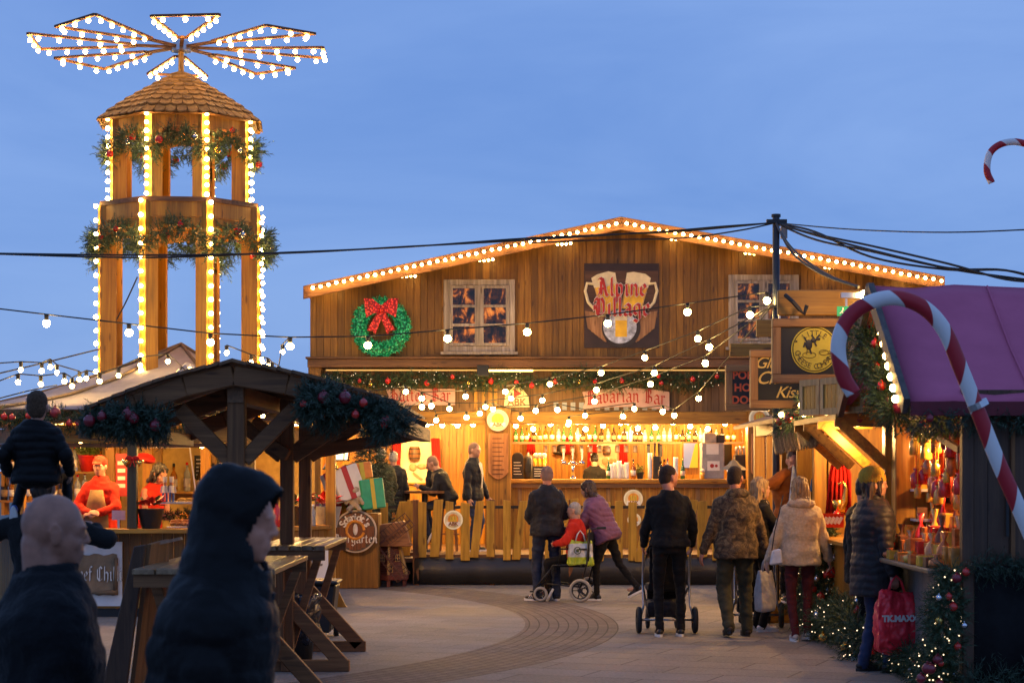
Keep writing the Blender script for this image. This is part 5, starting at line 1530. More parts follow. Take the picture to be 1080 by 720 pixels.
t = thing('potted_plant', 'bushy green plant in a red pot on the kiosk shelf', 'plant', p); mb = MB(); mb.lathe([(.09, 0), (.13, .2), (.14, .22), (.12, .22)], p, 16); mb.build('pot', red, t, smooth=True)
fir_along([p + V((0, 0, .22)), p + V((0, 0, .42))], .12, 260, .16, .014, 7, 6, -.3).build('foliage', leafyel, t)
t = thing('menu_card', 'red and white price card hanging behind the staff, left of the dark post', 'sign', W(127, 500, 26)); mb = MB(); mb.box(W(122, 523, 26), W(134, 478, 26) + V((0, .01, 0))); mb.build('board', redtxt, t); mb = MB(); [mb.box(W(124, 490 + j * 8, 25.99), W(132, 486 + j * 8, 25.99) + V((0, .005, 0))) for j in range(4)]; mb.build('print', paper, t)
# glazed servery
t = thing('glass_servery', 'glass-fronted servery with a white shelf inside the kiosk', 'display case', W(180, 555, 24.6)); d = 24.4
mb = MB(); mb.box(W(150, 531, d), W(226, 529, d) + V((0, .5, 0))); mb.build('glass_shelf', white, t)
mb = MB(); mb.box(W(146, 556, d - .1), W(232, 470, d - .1) + V((0, .008, 0))); mb.build('glass_front', glassm, t)
mb = MB(); mb.box(W(126, 472, d - .12), W(200, 470, d - .12) + V((0, .03, 0))); mb.bar(W(200, 471, d - .1), W(208, 530, d - .1), .015, .015); mb.build('frame', white, t)
for i, px in enumerate((174, 181)):
    n_ = thing('nutcracker', 'small blue and white soldier figure on the white shelf, %s of the pair' % ('left', 'right')[i], 'figurine', W(px, 529, d)); p = W(px, 528.8, d + .1); p.z = Z(529, d)
    mb = MB(); mb.cyl(p + V((-.02, 0, 0)), p + V((-.02, 0, .11)), .014, .016, 8); mb.cyl(p + V((.02, 0, 0)), p + V((.02, 0, .11)), .014, .016, 8); mb.build('legs', plain('soldier_blue', (.03, .06, .25), .4), n_)
    mb = MB(); mb.cyl(p + V((0, 0, .11)), p + V((0, 0, .2)), .035, .03, 10); mb.bar(p + V((-.04, 0, .19)), p + V((-.05, 0, .11)), .016, .016); mb.bar(p + V((.04, 0, .19)), p + V((.05, 0, .11)), .016, .016); mb.build('coat', white, n_)
    mb = MB(); mb.ell(p + V((0, 0, .225)), .026); mb.build('head', skin, n_, smooth=True); mb = MB(); mb.cyl(p + V((0, 0, .24)), p + V((0, 0, .31)), .025, .03, 10); mb.build('hat', white, n_)
for i in range(4):
    mb = MB(); p = W(192 + i * 8, 529, d + .05); p.z = Z(529, d) + .02; mb.tube([p + V((-.05, 0, 0)), p + V((0, 0, .015)), p + V((.06, 0, 0))], .018, 8); tag(mb.build('bread_roll', plain('bread', (.62, .38, .08), .6), smooth=True), 'long pale bread roll on the white servery shelf', 'bread', 'bread rolls on the servery shelf')
for i in range(8):
    mb = MB(); p = V((X(188 + (i % 4) * 6, 24.0), 23.95 + .05 * (i // 4), KCT + .045 + .03 * (i // 4))); mb.tube([p + V((-.09, 0, 0)), p + V((0, .01, .012)), p + V((.09, 0, 0))], .019, 8); tag(mb.build('sausage', plain('sausage', (.45, .14, .03), .35, coat=.3), smooth=True), 'grilled sausage heaped on the kiosk counter', 'sausage', 'sausages on the kiosk counter')
t = thing('tray', 'shallow steel tray under the sausages on the kiosk counter', 'tray', W(198, 556, 24)); mb = MB(); mb.box((X(178, 24), 23.85, KCT + .002), (X(218, 24), 24.1, KCT + .02)); mb.build('base', steel, t, bevel=.004)
t = thing('paper_stack', 'slanting pile of white napkins beside the hooded man on the kiosk counter', 'napkins', W(211, 545, 24.3))
mb = MB()
for i in range(10): z0 = KCT + .002 + i * .022; ox = .012 * i; mb.box((X(200, 24.3) + ox, 24.3, z0), (X(216, 24.3) + ox + rnd.uniform(-.01, .01), 24.45, z0 + .019))
mb.build('sheets', paper, t)
garland('low strip of dark fir along the back of the kiosk counter', [W(px, 543, 24.5) for px in range(172, 206, 8)], .07, 160, .1, .01, 7, 33, nb=0)
def poinsettia(px, py, d, label, s=1.0, pot=black):
    p = W(px, py, d); t = thing('poinsettia', label, 'plant', p)
    mb = MB(); mb.lathe([(.10 * s, 0), (.145 * s, .2 * s), (.15 * s, .215 * s), (.13 * s, .21 * s)], p, 16); mb.build('pot', pot, t, auto=40)
    rr_ = random.Random(px); lf = MB(); lg = MB()
    for i in range(46):
        a = rr_.random() * 2 * PI; e = rr_.uniform(.0, 1.2); o_ = p + V((math.cos(a) * .07 * s, math.sin(a) * .07 * s, .24 * s + .05 * rr_.random())); dr = V((math.cos(a) * math.cos(e), math.sin(a) * math.cos(e), math.sin(e))); sd = dr.cross(V((0, 0, 1))).normalized(); L_ = rr_.uniform(.08, .17) * s
        (lf if i % 4 else lg).add([o_, o_ + dr * L_ * .5 + sd * L_ * .26, o_ + dr * L_ - V((0, 0, .03 * s)), o_ + dr * L_ * .5 - sd * L_ * .26], [(0, 1, 2, 3)])
    lf.build('red_bracts', plain('bract_red', (.6, .02, .015), .5), t); lg.build('leaves', plain('leaf_green', (.05, .1, .03), .5), t); return t
poinsettia(159, 557, 23.7, 'red poinsettia in a black pot on the kiosk counter, beside the dark green post', 1.1)
# bells on the post
p = W(140, 484, 23.5); t = thing('bell_decoration', 'pair of gold bells with a red bow on the dark kiosk post', 'decoration', p)
for sg in (-1, 1):
    mb = MB(); ax = V((sg * .8, 0, -.6)).normalized(); R_b = V((0, 0, -1)).rotation_difference(ax).to_matrix().to_quaternion(); mb.lathe([(.012, 0), (.03, -.02), (.035, -.06), (.055, -.09)][::-1], p + V((sg * .03, 0, 0)), 12, R_b); mb.build('bell', gold, t, smooth=True)
mb = MB(); mb.ell(p + V((-.04, -.03, .01)), (.045, .015, .03)); mb.ell(p + V((.04, -.03, .01)), (.045, .015, .03)); mb.ell(p + V((0, -.035, 0)), .02); mb.bar(p + V((0, -.03, 0)), p + V((-.03, -.03, -.09)), .02, .01); mb.bar(p + V((0, -.03, 0)), p + V((.03, -.03, -.09)), .02, .01); mb.build('bow', redf, t)
# right wing items
for i, px in enumerate((318, 345)): poinsettia(px, 556, 24.9 + i * .5, ('red poinsettia in a black pot between the two dark shelter posts', 'red poinsettia in a grey pot just right of the shelter posts')[i], 1.25, (black, greym)[i])
t = thing('ketchup_bottle', 'tall red sauce bottle standing on the kiosk counter behind the hooded man', 'bottle', W(292, 572, 24.2)); p = V((X(292, 24.2), 24.2, KCT)); mb = MB(); mb.lathe([(.05, 0), (.055, .03), (.055, .2), (.02, .26), (.008, .33)], p, 14); mb.build('body', red, t, smooth=True)
t = thing('water_bottle', 'clear water bottle on the kiosk counter by the dark shelter post', 'bottle', V((X(331, 24.9), 24.9, KCT))); p = V((X(331, 24.85), 24.75, KCT)); mb = MB(); mb.lathe([(.033, 0), (.036, .03), (.03, .1), (.036, .17), (.014, .22), (.014, .25)], p, 12); mb.build('body', clearb, t, smooth=True); mb = MB(); mb.cyl(p + V((0, 0, .25)), p + V((0, 0, .27)), .016, .016, 10); mb.build('cap', white, t)

# lantern, bell, gifts, fir left of the hall
t = thing('gift_box', 'white wrapped gift with crossed red ribbon, leaning on the pile', 'gift', W(360, 500, 29.3))
def gift(t, c, sx, sy, sz, tilt, m1, m2, w=.2):
    R_g = Matrix.Rotation(tilt, 3, 'Y') @ Matrix.Rotation(.5, 3, 'Z')
    mb = MB(); mb.box((-sx, -sy, -sz), (sx, sy, sz)); mb.v = [R_g @ v + c for v in mb.v]; mb.build('box', m1, t, bevel=.015)
    e = .006; mb = MB(); mb.box((-sx * w, -sy - e, -sz - e), (sx * w, sy + e, sz + e)); mb.v = [R_g @ v + c for v in mb.v]; mb.build('ribbon', m2, t)
    e = .009; mb = MB(); mb.box((-sx - e, -sy * w, -sz - e), (sx + e, sy * w, sz + e)) if w < .3 else mb.box((-sx - e, -sy - e, -sz * .25), (sx + e, sy + e, sz * .25)); mb.v = [R_g @ v + c for v in mb.v]; mb.build('ribbon', m2, t)
gift(t, W(362, 511, 29.3), .22, .22, .24, -.35, paper, redtxt)
t = thing('gift_box', 'orange gift with a pale ribbon on top of the pile', 'gift', W(376, 492, 29.6)); gift(t, W(377, 497, 29.6), .17, .17, .12, -.15, plain('orange_wrap', (.7, .22, .03), .4), yellowp)
t = thing('gift_box', 'green gift with a wide yellow band, right of the pile', 'gift', W(388, 520, 29.4)); gift(t, W(388, 521, 29.4), .19, .19, .22, -.12, plain('green_wrap', (.02, .35, .18), .4), yellowp, .16)
t = thing('gift_box', 'red gift at the bottom of the pile behind the fence', 'gift', W(355, 545, 29.7)); gift(t, W(356, 543, 29.7), .26, .26, .26, 0, plain('red_wrap', (.5, .03, .02), .4), gold)
t = thing('display_plinth', 'wooden box holding up the pile of gifts', 'plinth', W(372, 560, 29.6)); mb = MB(); mb.box((X(345, 29.6), 29.35, 0), (X(400, 29.6), 30.1, Z(541, 29.6))); mb.build('box', brown, t, bevel=.01)
p = W(374, 528, 29.2)
for j, (dx, dz, s_) in enumerate(((0, 0, .085), (.0, .12, .06))):
    pass
t = thing('soft_toy', 'small cream teddy bear in front of the gifts', 'toy', p)
mb = MB(); mb.ell(p, (.09, .07, .12)); mb.ell(p + V((0, -.01, .16)), (.08, .07, .075)); [mb.ell(p + V((sg * .06, 0, .23)), .025) for sg in (-1, 1)]; [mb.cap(p + V((sg * .07, -.03, .05)), p + V((sg * .12, -.07, -.03)), .03) for sg in (-1, 1)]; [mb.cap(p + V((sg * .05, -.05, -.09)), p + V((sg * .08, -.13, -.12)), .035) for sg in (-1, 1)]; mb.ell(p + V((0, -.08, .145)), .03)
me = remesh(mb, .012, 2, lambda c, n: fbm(c, 40, 2) * .006, fabric('cream_plush', (.6, .48, .32)), 'body'); q = put('body', me, (0, 0, 0)); q.parent = t; q.location = -V(p)
t = thing('lantern', 'lit black lantern hanging left of the fir tree by the hall', 'lantern', W(359, 478, 29.5)); p = W(359, 486, 29.5)
mb = MB(); mb.lathe([(.13, 0), (.15, .02)], p, 4); mb.lathe([(.17, .22), (.2, .23), (.05, .34), (.02, .38)], p, 6); mb.build('frame', black, t)
mb = MB(); mb.lathe([(.10, .02), (.13, .22)], p, 6); mb.build('glass', glow('lantern_glass', (1, .72, .4), 3.2), t)
mb = MB(); [mb.bar(p + V((.115 * math.cos(a * PI / 3), .115 * math.sin(a * PI / 3), 0)), p + V((.15 * math.cos(a * PI / 3), .15 * math.sin(a * PI / 3), .23)), .015, .015) for a in range(6)]; mb.build('bars', black, t)
mb = MB(); mb.box((p.x - .2, 29.6, 0), (p.x - .08, 29.72, 2.6)); mb.bar((p.x - .14, 29.64, 2.35), (p.x + .04, 29.5, 2.35), .04, .04); mb.build('post', pine, t)
t = thing('brass_bell', 'brass bell with a red ribbon hanging above the gifts', 'bell', W(349, 492, 29.1)); p = W(349, 495, 29.1); mb = MB(); mb.lathe([(.13, 0), (.10, .04), (.075, .1), (.05, .16), (.015, .18)], p, 18); mb.build('bell', gold, t, smooth=True); mb = MB(); mb.ell(p + V((0, -.0, .2)), (.06, .03, .03)); mb.bar(p + V((0, 0, .2)), p + V((0, .3, .42)), .01, .01); mb.build('ribbon', redf, t)


def fir_tree(label, p, h, r, n, seed, m=None, L=.2, w=.012):
    t = thing('fir_tree', label, 'tree', p); p = V(p); rnd_ = random.Random(seed); mb = MB()
    for i in range(n):
        q = rnd_.random() ** .8; a = rnd_.random() * 2 * PI; rr_ = r * (1 - q) * rnd_.uniform(.5, 1.05) + .02; z = .12 * h + q * h * .88
        sprig(mb, p + V((math.cos(a) * rr_, math.sin(a) * rr_, z)), V((math.cos(a), math.sin(a), rnd_.uniform(-.35, .3))), L * rnd_.uniform(.6, 1.2), w, 9, rnd_)
    mb.build('crown', m or leafm, t); mb = MB(); mb.cyl(p, p + V((0, 0, h * .9)), .05, .015, 8); mb.build('trunk', barkm, t); return t
fir_tree('small dark fir tree between the lantern and the couple on the deck', (X(390, 31.8), 31.8, .40), 2.05, .50, 900, 3, leafblue)
# more clutter of the left corner: red basket flowers
poinsettia(366, 572, 29.6, 'red flowers in an orange pot behind the left fence', .9, plain('orange_pot', (.6, .12, .02), .4))

# ------------------------------------------------------------------ shelter over standing tables
st = thing('timber_shelter', 'dark weathered timber shelter with an open gable and braced posts', 'shelter', (-2.05, 17, 0))
D0, D1 = 15.0, 19.6
ap = W(247, 396, D0); el_ = V((W(92, 446, D0).x, D0, W(92, 446, D0).z)); er_ = W(420, 440, D0)
def arch(a, b, m, n=10):
    return [a.lerp(b, i / n) + V((0, 0, m * math.sin(PI * i / n) * .5)) for i in range(n + 1)]
# front rafters
for d in (D0, 17.2, D1):
    dy = d - D0
    for e_ in (el_, er_):
        a = ap + V((0, dy, 0)); b = e_ + V((0, dy, 0)); L3 = [a, a.lerp(b, .33) + V((0, 0, .035)), a.lerp(b, .66) + V((0, 0, .02)), b]
        mb = MB()
        for u_, v_ in zip(L3, L3[1:]): mb.bar(u_, v_, .12, .155)
        mb.build('rafter', darkw_x, st, bevel=.008)
for e_ in (el_, er_):
    a0, b0 = ap + V((0, -.12, .075)), e_ + V((0, -.12, .075)); n = 11
    mb = MB()
    for i in range(n):
        u0 = a0.lerp(b0, i / n); u1 = a0.lerp(b0, (i + 1) / n - .004); lift = .035 * math.sin(PI * (i + .5) / n)
        mb.prism([u0 + V((0, 0, .02 + lift)), u1 + V((0, 0, .02 + lift)), u1 + V((0, 0, .045 + lift)), u0 + V((0, 0, .045 + lift))], (0, D1 - D0 + .25, 0))
    mb.build('roof_boards', darkw_y, st)
mb = MB(); mb.box((ap.x - .06, D0 + .06, ap.z - .2), (ap.x + .06, D1, ap.z - .08)); mb.build('ridge_beam', darkw_y, st)
posts = [(W(247, 0, D0).x, D0 + .15, .135), (X(303, 17.3), 17.3, .115), (X(322, 19.2), 19.2, .115)]
for i, (x, y, w) in enumerate(posts):
    mb = MB(); mb.box((x - w / 2, y - w / 2, 0), (x + w / 2, y + w / 2, ap.z - .08)); mb.build('post', darkw, st, bevel=.008)
    zb_ = Z(485, D0) if i == 0 else Z(482, y)
    for sg in (-1, 1):
        tx = x + sg * (.44 if i == 0 else .50); zt_ = (ap.z - .12 - abs(tx - ap.x) * .28)
        mb = MB(); mb.bar((x + sg * w * .4, y - .005, zb_), (tx, y - .005, zt_), .07, .115, (0, 0, 1)); mb.build('brace', darkw_x, st, bevel=.006)
for sg, e_ in ((-1, el_), (1, er_)):
    mb = MB(); mb.box((e_.x - .05, D0 - .08, e_.z - .12), (e_.x + .05, D1 + .1, e_.z - .0)); mb.build('eave_beam', darkw_y, st, bevel=.006)
x = X(322, 19.2); mb = MB(); mb.bar((x + .03, 19.15, Z(478, 19.2)), (er_.x, 19.15, er_.z - .04), .08, .12); mb.build('brace', darkw_x, st)
for q in (-.45, .35, .62): mb = MB(); mb.bar((posts[1][0] + .02, 17.25 + q * .1, Z(480, 17.3)), (posts[1][0] + q, 17.25 + abs(q) * .2, ap.z - .3), .07, .1); mb.build('brace', darkw_x, st)
garland('dark frosted fir garland with red baubles on the left eave of the shelter', [W(px, py, D0 - .12) for px, py in ((88, 442), (104, 447), (122, 444), (140, 446), (160, 447), (176, 449))], .11, 900, .15, .008, 13, 41, mat=leafblue, nb=5, kinds=('dark', 'silver', 'dark'), scale=.75)
g2 = garland('thick dark fir garland with red and silver baubles on the right eave of the shelter', [W(px, py, D0 - .15) for px, py in ((318, 424), (338, 428), (358, 428), (378, 430), (396, 436), (412, 446), (416, 456))], .14, 1700, .17, .008, 13, 42, mat=leafblue, nb=8, kinds=('dark', 'silver', 'red', 'dark'), scale=.7)

# standing tables with splayed plank legs
def bar_table(label, x0, x1, ya, yb, zt, feet, xc, tagx):
    t = thing('standing_table', label, 'table', (xc, (ya + yb) / 2, 0), 'long standing tables under the shelter')
    n = 6; mb = MB(); w = (x1 - x0) / n
    for i in range(n): mb.box((x0 + i * w + .006, ya + rnd.uniform(-.01, .01), zt - .035), (x0 + (i + 1) * w - .006, yb + rnd.uniform(-.01, .01), zt + rnd.uniform(0, .004)))
    mb.build('tabletop', wood('worn_tabletop', (.26, .15, .07), (.42, .27, .14), 'Y', rough=.35, spread=.3), t, bevel=.004)
    for y_ in (ya + .03, yb - .07): mb = MB(); mb.box((x0 + .01, y_, zt - .12), (x1 - .01, y_ + .04, zt - .036)); mb.build('apron', darkw_x, t)
    for y in feet:
        for sg in (-1, 1):
            xe = xc + sg * .62
            mb = MB(); mb.bar((xe - sg * .06, y, .06), (xc + sg * .05, y, .62), .08, .12, (0, 0, 1)); mb.build('brace', darkw_x, t, bevel=.006)
            mb = MB(); mb.bar((xc + sg * .1, y + .085, .2), ((x1 if sg > 0 else x0) - sg * .10, y + .085, zt - .06), .045, .07, (0, 0, 1)); mb.build('strut', darkw_x, t, bevel=.005)
        mb = MB(); mb.box((xc - .62, y - .04, 0), (xc + .62, y + .04, .10)); mb.build('foot', darkw_x, t, bevel=.006)
        mb = MB(); mb.box((xc - .06, y - .14, .1), (xc + .06, y - .05, zt - .04)); mb.build('upright', darkw, t)
    return t
bar_table('long dark standing table nearest the camera, behind the hooded man', X(172, 14.2), X(312, 14.2), 13.0, 15.1, 1.10, (13.2, 15.35), -2.06, 0)
bar_table('long dark standing table farther away, under the shelter roof', X(284, 18), X(356, 18), 16.85, 19.1, 1.10, (17.3, 19.2), -2.03, 0)
# wide splayed plank leg at the left end of the near table
t = thing('folding_board', 'tall dark leaning A-board propped beside the near standing table', 'A-board', W(128, 700, 13.6)); d = 13.6
for dx, dd, m_ in ((0, 0, darkw), (13, .02, darkw)):
    pass
a0, a1 = W(141, 576, d), W(153, 574, d); b0, b1 = W(104, 735, d), W(128, 750, d)
mb = MB(); mb.prism([a0, a1, V((b1.x, d, .0)), V((X(98, d), d, 0))], (0, .05, 0)); mb.build('side_board', stallw, t, bevel=.006)
mb = MB(); mb.prism([a1 + V((0, .06, 0)), a1 + V((.05, .5, .02)), V((X(155, d), d + .55, 0)), V((X(130, d), d + .06, 0))], (.03, 0, 0)); mb.build('back_board', darkw, t)
mb = MB(); mb.prism([W(141, 577, d), W(190, 566, d + .5), W(191, 569, d + .5), W(142, 580, d)], (0, .08, 0)); mb.build('top_rail', wood('pale_rail', (.2, .14, .1), (.3, .22, .16), 'X'), t)

# bins
t = thing('litter_bin', 'round bin lined with a crumpled black bag beside the far standing table', 'bin', (X(312, 18.3), 18.3, 0)); p = V((X(312, 18.3), 18.3, 0))
mb = MB(); mb.lathe([(.15, 0), (.19, .5), (.2, .52)], p, 20); mb.build('drum', black, t, smooth=True)
mb = MB(); mb.lathe([(.155, .16), (.20, .22), (.215, .4), (.225, .5), (.23, .56), (.22, .61), (.17, .60), (.15, .5)], p, 28)
def crump(c, n): return fbm(c - p, 9, 4) * .05
me = remesh(mb, .02, 1, crump, plain('bin_bag', (.012, .014, .022), .22, bumpy=.6, scale=14), 'bag'); q = put('bag', me, (0, 0, 0)); q.parent = t; q.location = -p
t = thing('wheeled_bin', 'large dark wheeled bin behind the bagged bin', 'bin', (X(330, 20.6), 20.6, 0)); p = V((X(328, 20.6), 20.6, 0))
mb = MB(); mb.prism([p + V((-.2, 0, .06)), p + V((.2, 0, .06)), p + V((.26, 0, .56)), p + V((-.26, 0, .56))], (0, .5, 0)); mb.build('body', black, t, bevel=.02); mb = MB(); mb.box(p + V((-.28, -.03, .56)), p + V((.28, .54, .60))); mb.build('lid', black, t, bevel=.015); [MB().cyl(p + V((sg * .2, .42, .08)), p + V((sg * .25, .42, .08)), .08, .08, 16).build('wheel', rubber, t) for sg in (-1, 1)]

# kiosk roof strings
festoon('sagging string of bulbs over the left half of the kiosk roof', [W(*q) for q in ((-10, 414, 23.3), (19, 403, 23.6), (43, 405, 23.8), (68, 402, 24), (76, 407, 23.9), (91, 399, 24.3), (105, 402, 24.2), (125, 396, 24.6), (148, 385, 25), (177, 381, 25.4), (192, 395, 24.5), (199, 404, 24.2))], group='strings of bulbs on the kiosk roof', me=BM)
festoon('short string of bulbs left of the tower foot', [W(*q) for q in ((-8, 392, 24), (22, 390, 24.1), (44, 391, 24.2), (53, 387, 24.5), (60, 393, 24.4), (84, 400, 24.6))], group='strings of bulbs on the kiosk roof', me=BM)
festoon('string of bulbs from the tower foot down to the hall corner', [W(*q) for q in ((239, 372, 25.6), (265, 382, 25.5), (283, 386, 25.4), (287, 390, 25.2), (294, 394, 25.0), (298, 371, 26), (305, 364, 26.4))], group='strings of bulbs on the kiosk roof', me=BM)
festoon('single bulb on a short lead at the left corner of the hall', [W(331, 405, 31)], [W(305, 396, 27), W(331, 400, 31), W(352, 408, 33.8)], group='strings of bulbs on the kiosk roof')

# more stock in the kiosk
for i, px in enumerate(range(222, 262, 7)):
    p = V((X(px, 24.2), 24.15, KCT + .002)); t = thing('sauce_bottle', 'squeezy %s sauce bottle in the row right of the sausages' % ('red', 'yellow')[i % 2], 'bottle', p, 'squeezy bottles on the kiosk counter'); mb = MB(); mb.lathe([(.03, 0), (.032, .14), (.02, .17), (.006, .22)], p, 12); mb.build('body', (red, yellowp)[i % 2], t, smooth=True)
t = thing('food_warmer', 'glazed food warmer with golden trays in the middle of the kiosk', 'food warmer', V((X(205, 25.2), 25.2, 1.0)))
mb = MB(); mb.box((X(186, 25.2), 25.0, .9), (X(240, 25.2), 25.5, 1.12)); mb.build('body', steel, t, bevel=.01)
for i in range(3): mb = MB(); x = X(190 + i * 17, 25.2); mb.box((x, 25.03, 1.125), (x + .17, 25.4, 1.16)); [mb.ell((x + .04 + .05 * (j % 3), 25.1 + .1 * (j // 3), 1.18), (.03, .04, .025), None, 8, 6) for j in range(9)]; mb.build('tray', plain('fried_food', (.62, .30, .04), .6, var=.4), t)
for i, px in enumerate((214, 238)):
    t = thing('menu_board', 'dark price board with pale lines on the kiosk back wall, %s of the pair' % ('left', 'right')[i], 'menu board', W(px, 500, 27.8)); mb = MB(); mb.box(W(px - 9, 505, 27.86), W(px + 9, 480, 27.86) + V((0, .03, 0))); mb.build('board', chalk, t); mb = MB(); [mb.box(W(px - 7, 485 + j * 4, 27.85), W(px + 2 + (j * 3) % 5, 483.8 + j * 4, 27.85) + V((0, .005, 0))) for j in range(5)]; mb.build('chalk_lines', paper, t)
for i, px in enumerate((182, 196, 210, 224, 238)):
    p = V((X(px, 27.5), 27.6, Z(518, 27.5))); tag(put('bottle', BOT[(0, 1, 3, 0, 1)[i]], p, scale=1.3), '%s bottle on the far right kiosk shelf' % bnames[(0, 1, 3, 0, 1)[i]], 'bottle', 'bottles on the far right kiosk shelf')
t = thing('wall_shelf', 'far right wooden shelf on the kiosk back wall under the price boards', 'shelf', V((X(210, 27.6), 27.7, Z(518, 27.5)))); mb = MB(); mb.box((X(172, 27.5), 27.5, Z(518, 27.5) - .03), (X(248, 27.5), 27.88, Z(518, 27.5))); mb.build('board', pine_x, t)
# ------------------------------------------------------------------ right wall of the hall beyond the bar
mb = MB(); x = hx(824)
while x < xr:
    x2 = min(x + .12, xr); mb.box((x + .003, FY + rnd.uniform(0, .006), 0), (x2 - .003, FY + .028, hz(384))); x = x2
mb.build('right_boards', brown, hall)

# ------------------------------------------------------------------ row of stalls on the right, one behind the other
SX = 3.42
stA = thing('market_stall', 'dark brown stall with a purple pitched canvas roof, nearest on the right', 'stall', (4.6, 16.3, 0))
ya, yb = 15.0, 17.7
mb = MB(); x = SX
rr2 = random.Random(5)
while x < 7.2:
    mb.box((x + .002, ya - .02 + rr2.uniform(0, .004), 0), (x + .158, ya + .01, 2.35)); x += .16
mb.build('end_wall_boards', stallw, stA)
mb = MB(); mb.box((SX, ya + .012, 0), (7.2, ya + .05, 2.34)); mb.build('end_wall', darkw, stA)
mb = MB(); mb.box((SX - .04, ya - .06, 0), (SX + .05, ya + .04, 2.36)); mb.build('corner_post', stallw, stA, bevel=.008)
mb = MB(); mb.box((SX + .33, ya - .045, 1.06), (SX + .36, ya - .022, 2.3)); mb.build('cover_strip', darkw, stA)
mb = MB(); mb.cyl((SX + .30, ya - .05, 1.7), (SX + .30, ya - .05, 1.25), .012, .012, 6); mb.ell((SX + .30, ya - .06, 1.72), (.03, .02, .05)); mb.build('latch', black, stA)
mb = MB(); mb.box((SX + .09, yb - .09, 0), (7.2, yb - .04, 2.34)); mb.build('rear_wall', pine, stA)
mb = MB(); mb.box((6.6, ya + .05, 0), (6.65, yb - .1, 2.34)); mb.build('inner_wall', pine, stA)
mb = MB(); mb.box((SX - .03, yb - .1, 0), (SX + .15, yb + .1, 2.36)); mb.build('corner_post', pine, stA, bevel=.01)
# counter
cz = 1.0
mb = MB(); mb.box((SX - .28, ya + .03, cz - .04), (SX + .5, yb - .11, cz)); mb.build('counter', wood('stall_counter', (.22, .15, .09), (.34, .24, .15), 'Y', rough=.45), stA, bevel=.01)
mb = MB(); y = ya + .05
while y < yb - .15: mb.box((SX, y, 0), (SX + .03, y + .15, cz - .045)); y += .155
mb.build('counter_front', plain('grey_sheeting', (.20, .19, .17), .5), stA)
# roof
ez_, rz_ = Z(424, ya - .15), Z(303, 16.35); xo = 2.97
for nm, (y0, z0), (y1, z1) in (('front', (ya - .15, ez_), (16.35, rz_)), ('rear', (17.85, ez_ + .05), (16.35, rz_))):
    n = 14; vs = []
    for i in range(n + 1):
        for j in range(n + 1):
            q = j / n; x = xo + (7.6 - xo) * i / n
            vs.append((x, y0 + (y1 - y0) * q, z0 + (z1 - z0) * q - .05 * math.sin(PI * q) + .016 * math.sin(i * 2.2 + q * 3) + .008 * noise.noise(V((x * 2.2, q * 4, 1)))))
    mb = MB(); mb.add(vs, [(i * (n + 1) + j, (i + 1) * (n + 1) + j, (i + 1) * (n + 1) + j + 1, i * (n + 1) + j + 1) for i in range(n) for j in range(n)])
    o_ = mb.build('roof_canvas', purple, stA, smooth=True); so = o_.modifiers.new('thick', 'SOLIDIFY'); so.thickness = .012
for x in (3.9, 4.9, 5.9): mb = MB(); mb.tube([(x, ya - .15, ez_ + .01), (x, ya + .6, (ez_ + rz_) / 2 - .03), (x, 16.34, rz_ + .01)], .009, 5); mb.build('seam', purple, stA)
mb = MB(); mb.box((xo, ya - .165, ez_ - .10), (7.6, ya - .15, ez_ + .005)); mb.build('valance', purple2, stA)
for y0, y1, z0, z1 in ((ya - .15, 16.35, ez_, rz_), (17.85, 16.35, ez_ + .05, rz_)):
    mb = MB(); mb.bar((xo - .03, y0, z0 - .03), (xo - .03, y1, z1 - .02), .05, .13, (0, 0, 1)); mb.build('barge_board', wood('grey_barge', (.10, .07, .06), (.16, .12, .10), 'Y'), stA)
mb = MB(); mb.prism([(SX + .02, ya, 2.3), (SX + .02, yb, 2.3), (SX + .02, 16.35, rz_ - .08)], (.03, 0, 0)); mb.build('gable_board', pine, stA)
mb = MB(); mb.box((SX - .05, ya + .05, 2.18), (SX + .07, yb - .11, 2.36)); mb.build('header_beam', pine_y, stA, bevel=.008)
mb = MB(); mb.bar(W(962, 444, 17.4), W(1012, 474, 15.2), .035, .05); mb.build('awning_strut', darkw_y, stA)
# bulbs up the rake
rk = thing('string_lights', 'row of warm bulbs up the front edge of the purple roof gable', 'string lights', (xo, 16, 2.3))
pts = [W(946 - 2.4 * i - .02 * i * i, 421 - 11.6 * i, ya + .05 + .135 * i) + V((-.01, 0, 0)) for i in range(10)]
bulbs(rk, pts); mb = MB(); mb.tube([p + V((.03, 0, .02)) for p in pts], .008, 5); mb.build('cable', cablem, rk)
for p in pts[::3]: pass
garland('deep fir garland hanging on the gable end of the purple-roofed stall', [W(*q) for q in ((946, 438, 15.6), (938, 420, 15.9), (931, 400, 16.1), (925, 380, 16.4), (918, 358, 16.7), (915, 340, 16.9))], .16, 900, .2, .009, 11, 51, nb=8, kinds=('red', 'dark'), scale=.8)
garland('fir garland with red flowers hanging straight down between the cheese sign and the purple roof', [W(*q) for q in ((905, 345, 17.9), (908, 375, 17.9), (910, 400, 18.0), (914, 440, 18.0))], .10, 420, .16, .009, 11, 52, nb=10, kinds=('red', 'dark'), scale=.8)
garland('dark fir garland under the front valance of the purple roof', [(x, ya - .14, ez_ - .14 + .02 * math.sin(x * 6)) for x in (2.95, 3.3, 3.7, 4.1, 4.5, 5, 5.6)], .08, 700, .14, .007, 11, 53, mat=leafblue, nb=6, kinds=('dark', 'silver'), scale=.6)
garland('bright lit leafy garland inside the top of the stall opening', [W(*q) for q in ((966, 452, 17.3), (980, 449, 16.5), (995, 446, 16), (1010, 448, 15.4))], .10, 500, .13, .016, 8, 54, mat=leafyel, nb=4, kinds=('red',), scale=.7)
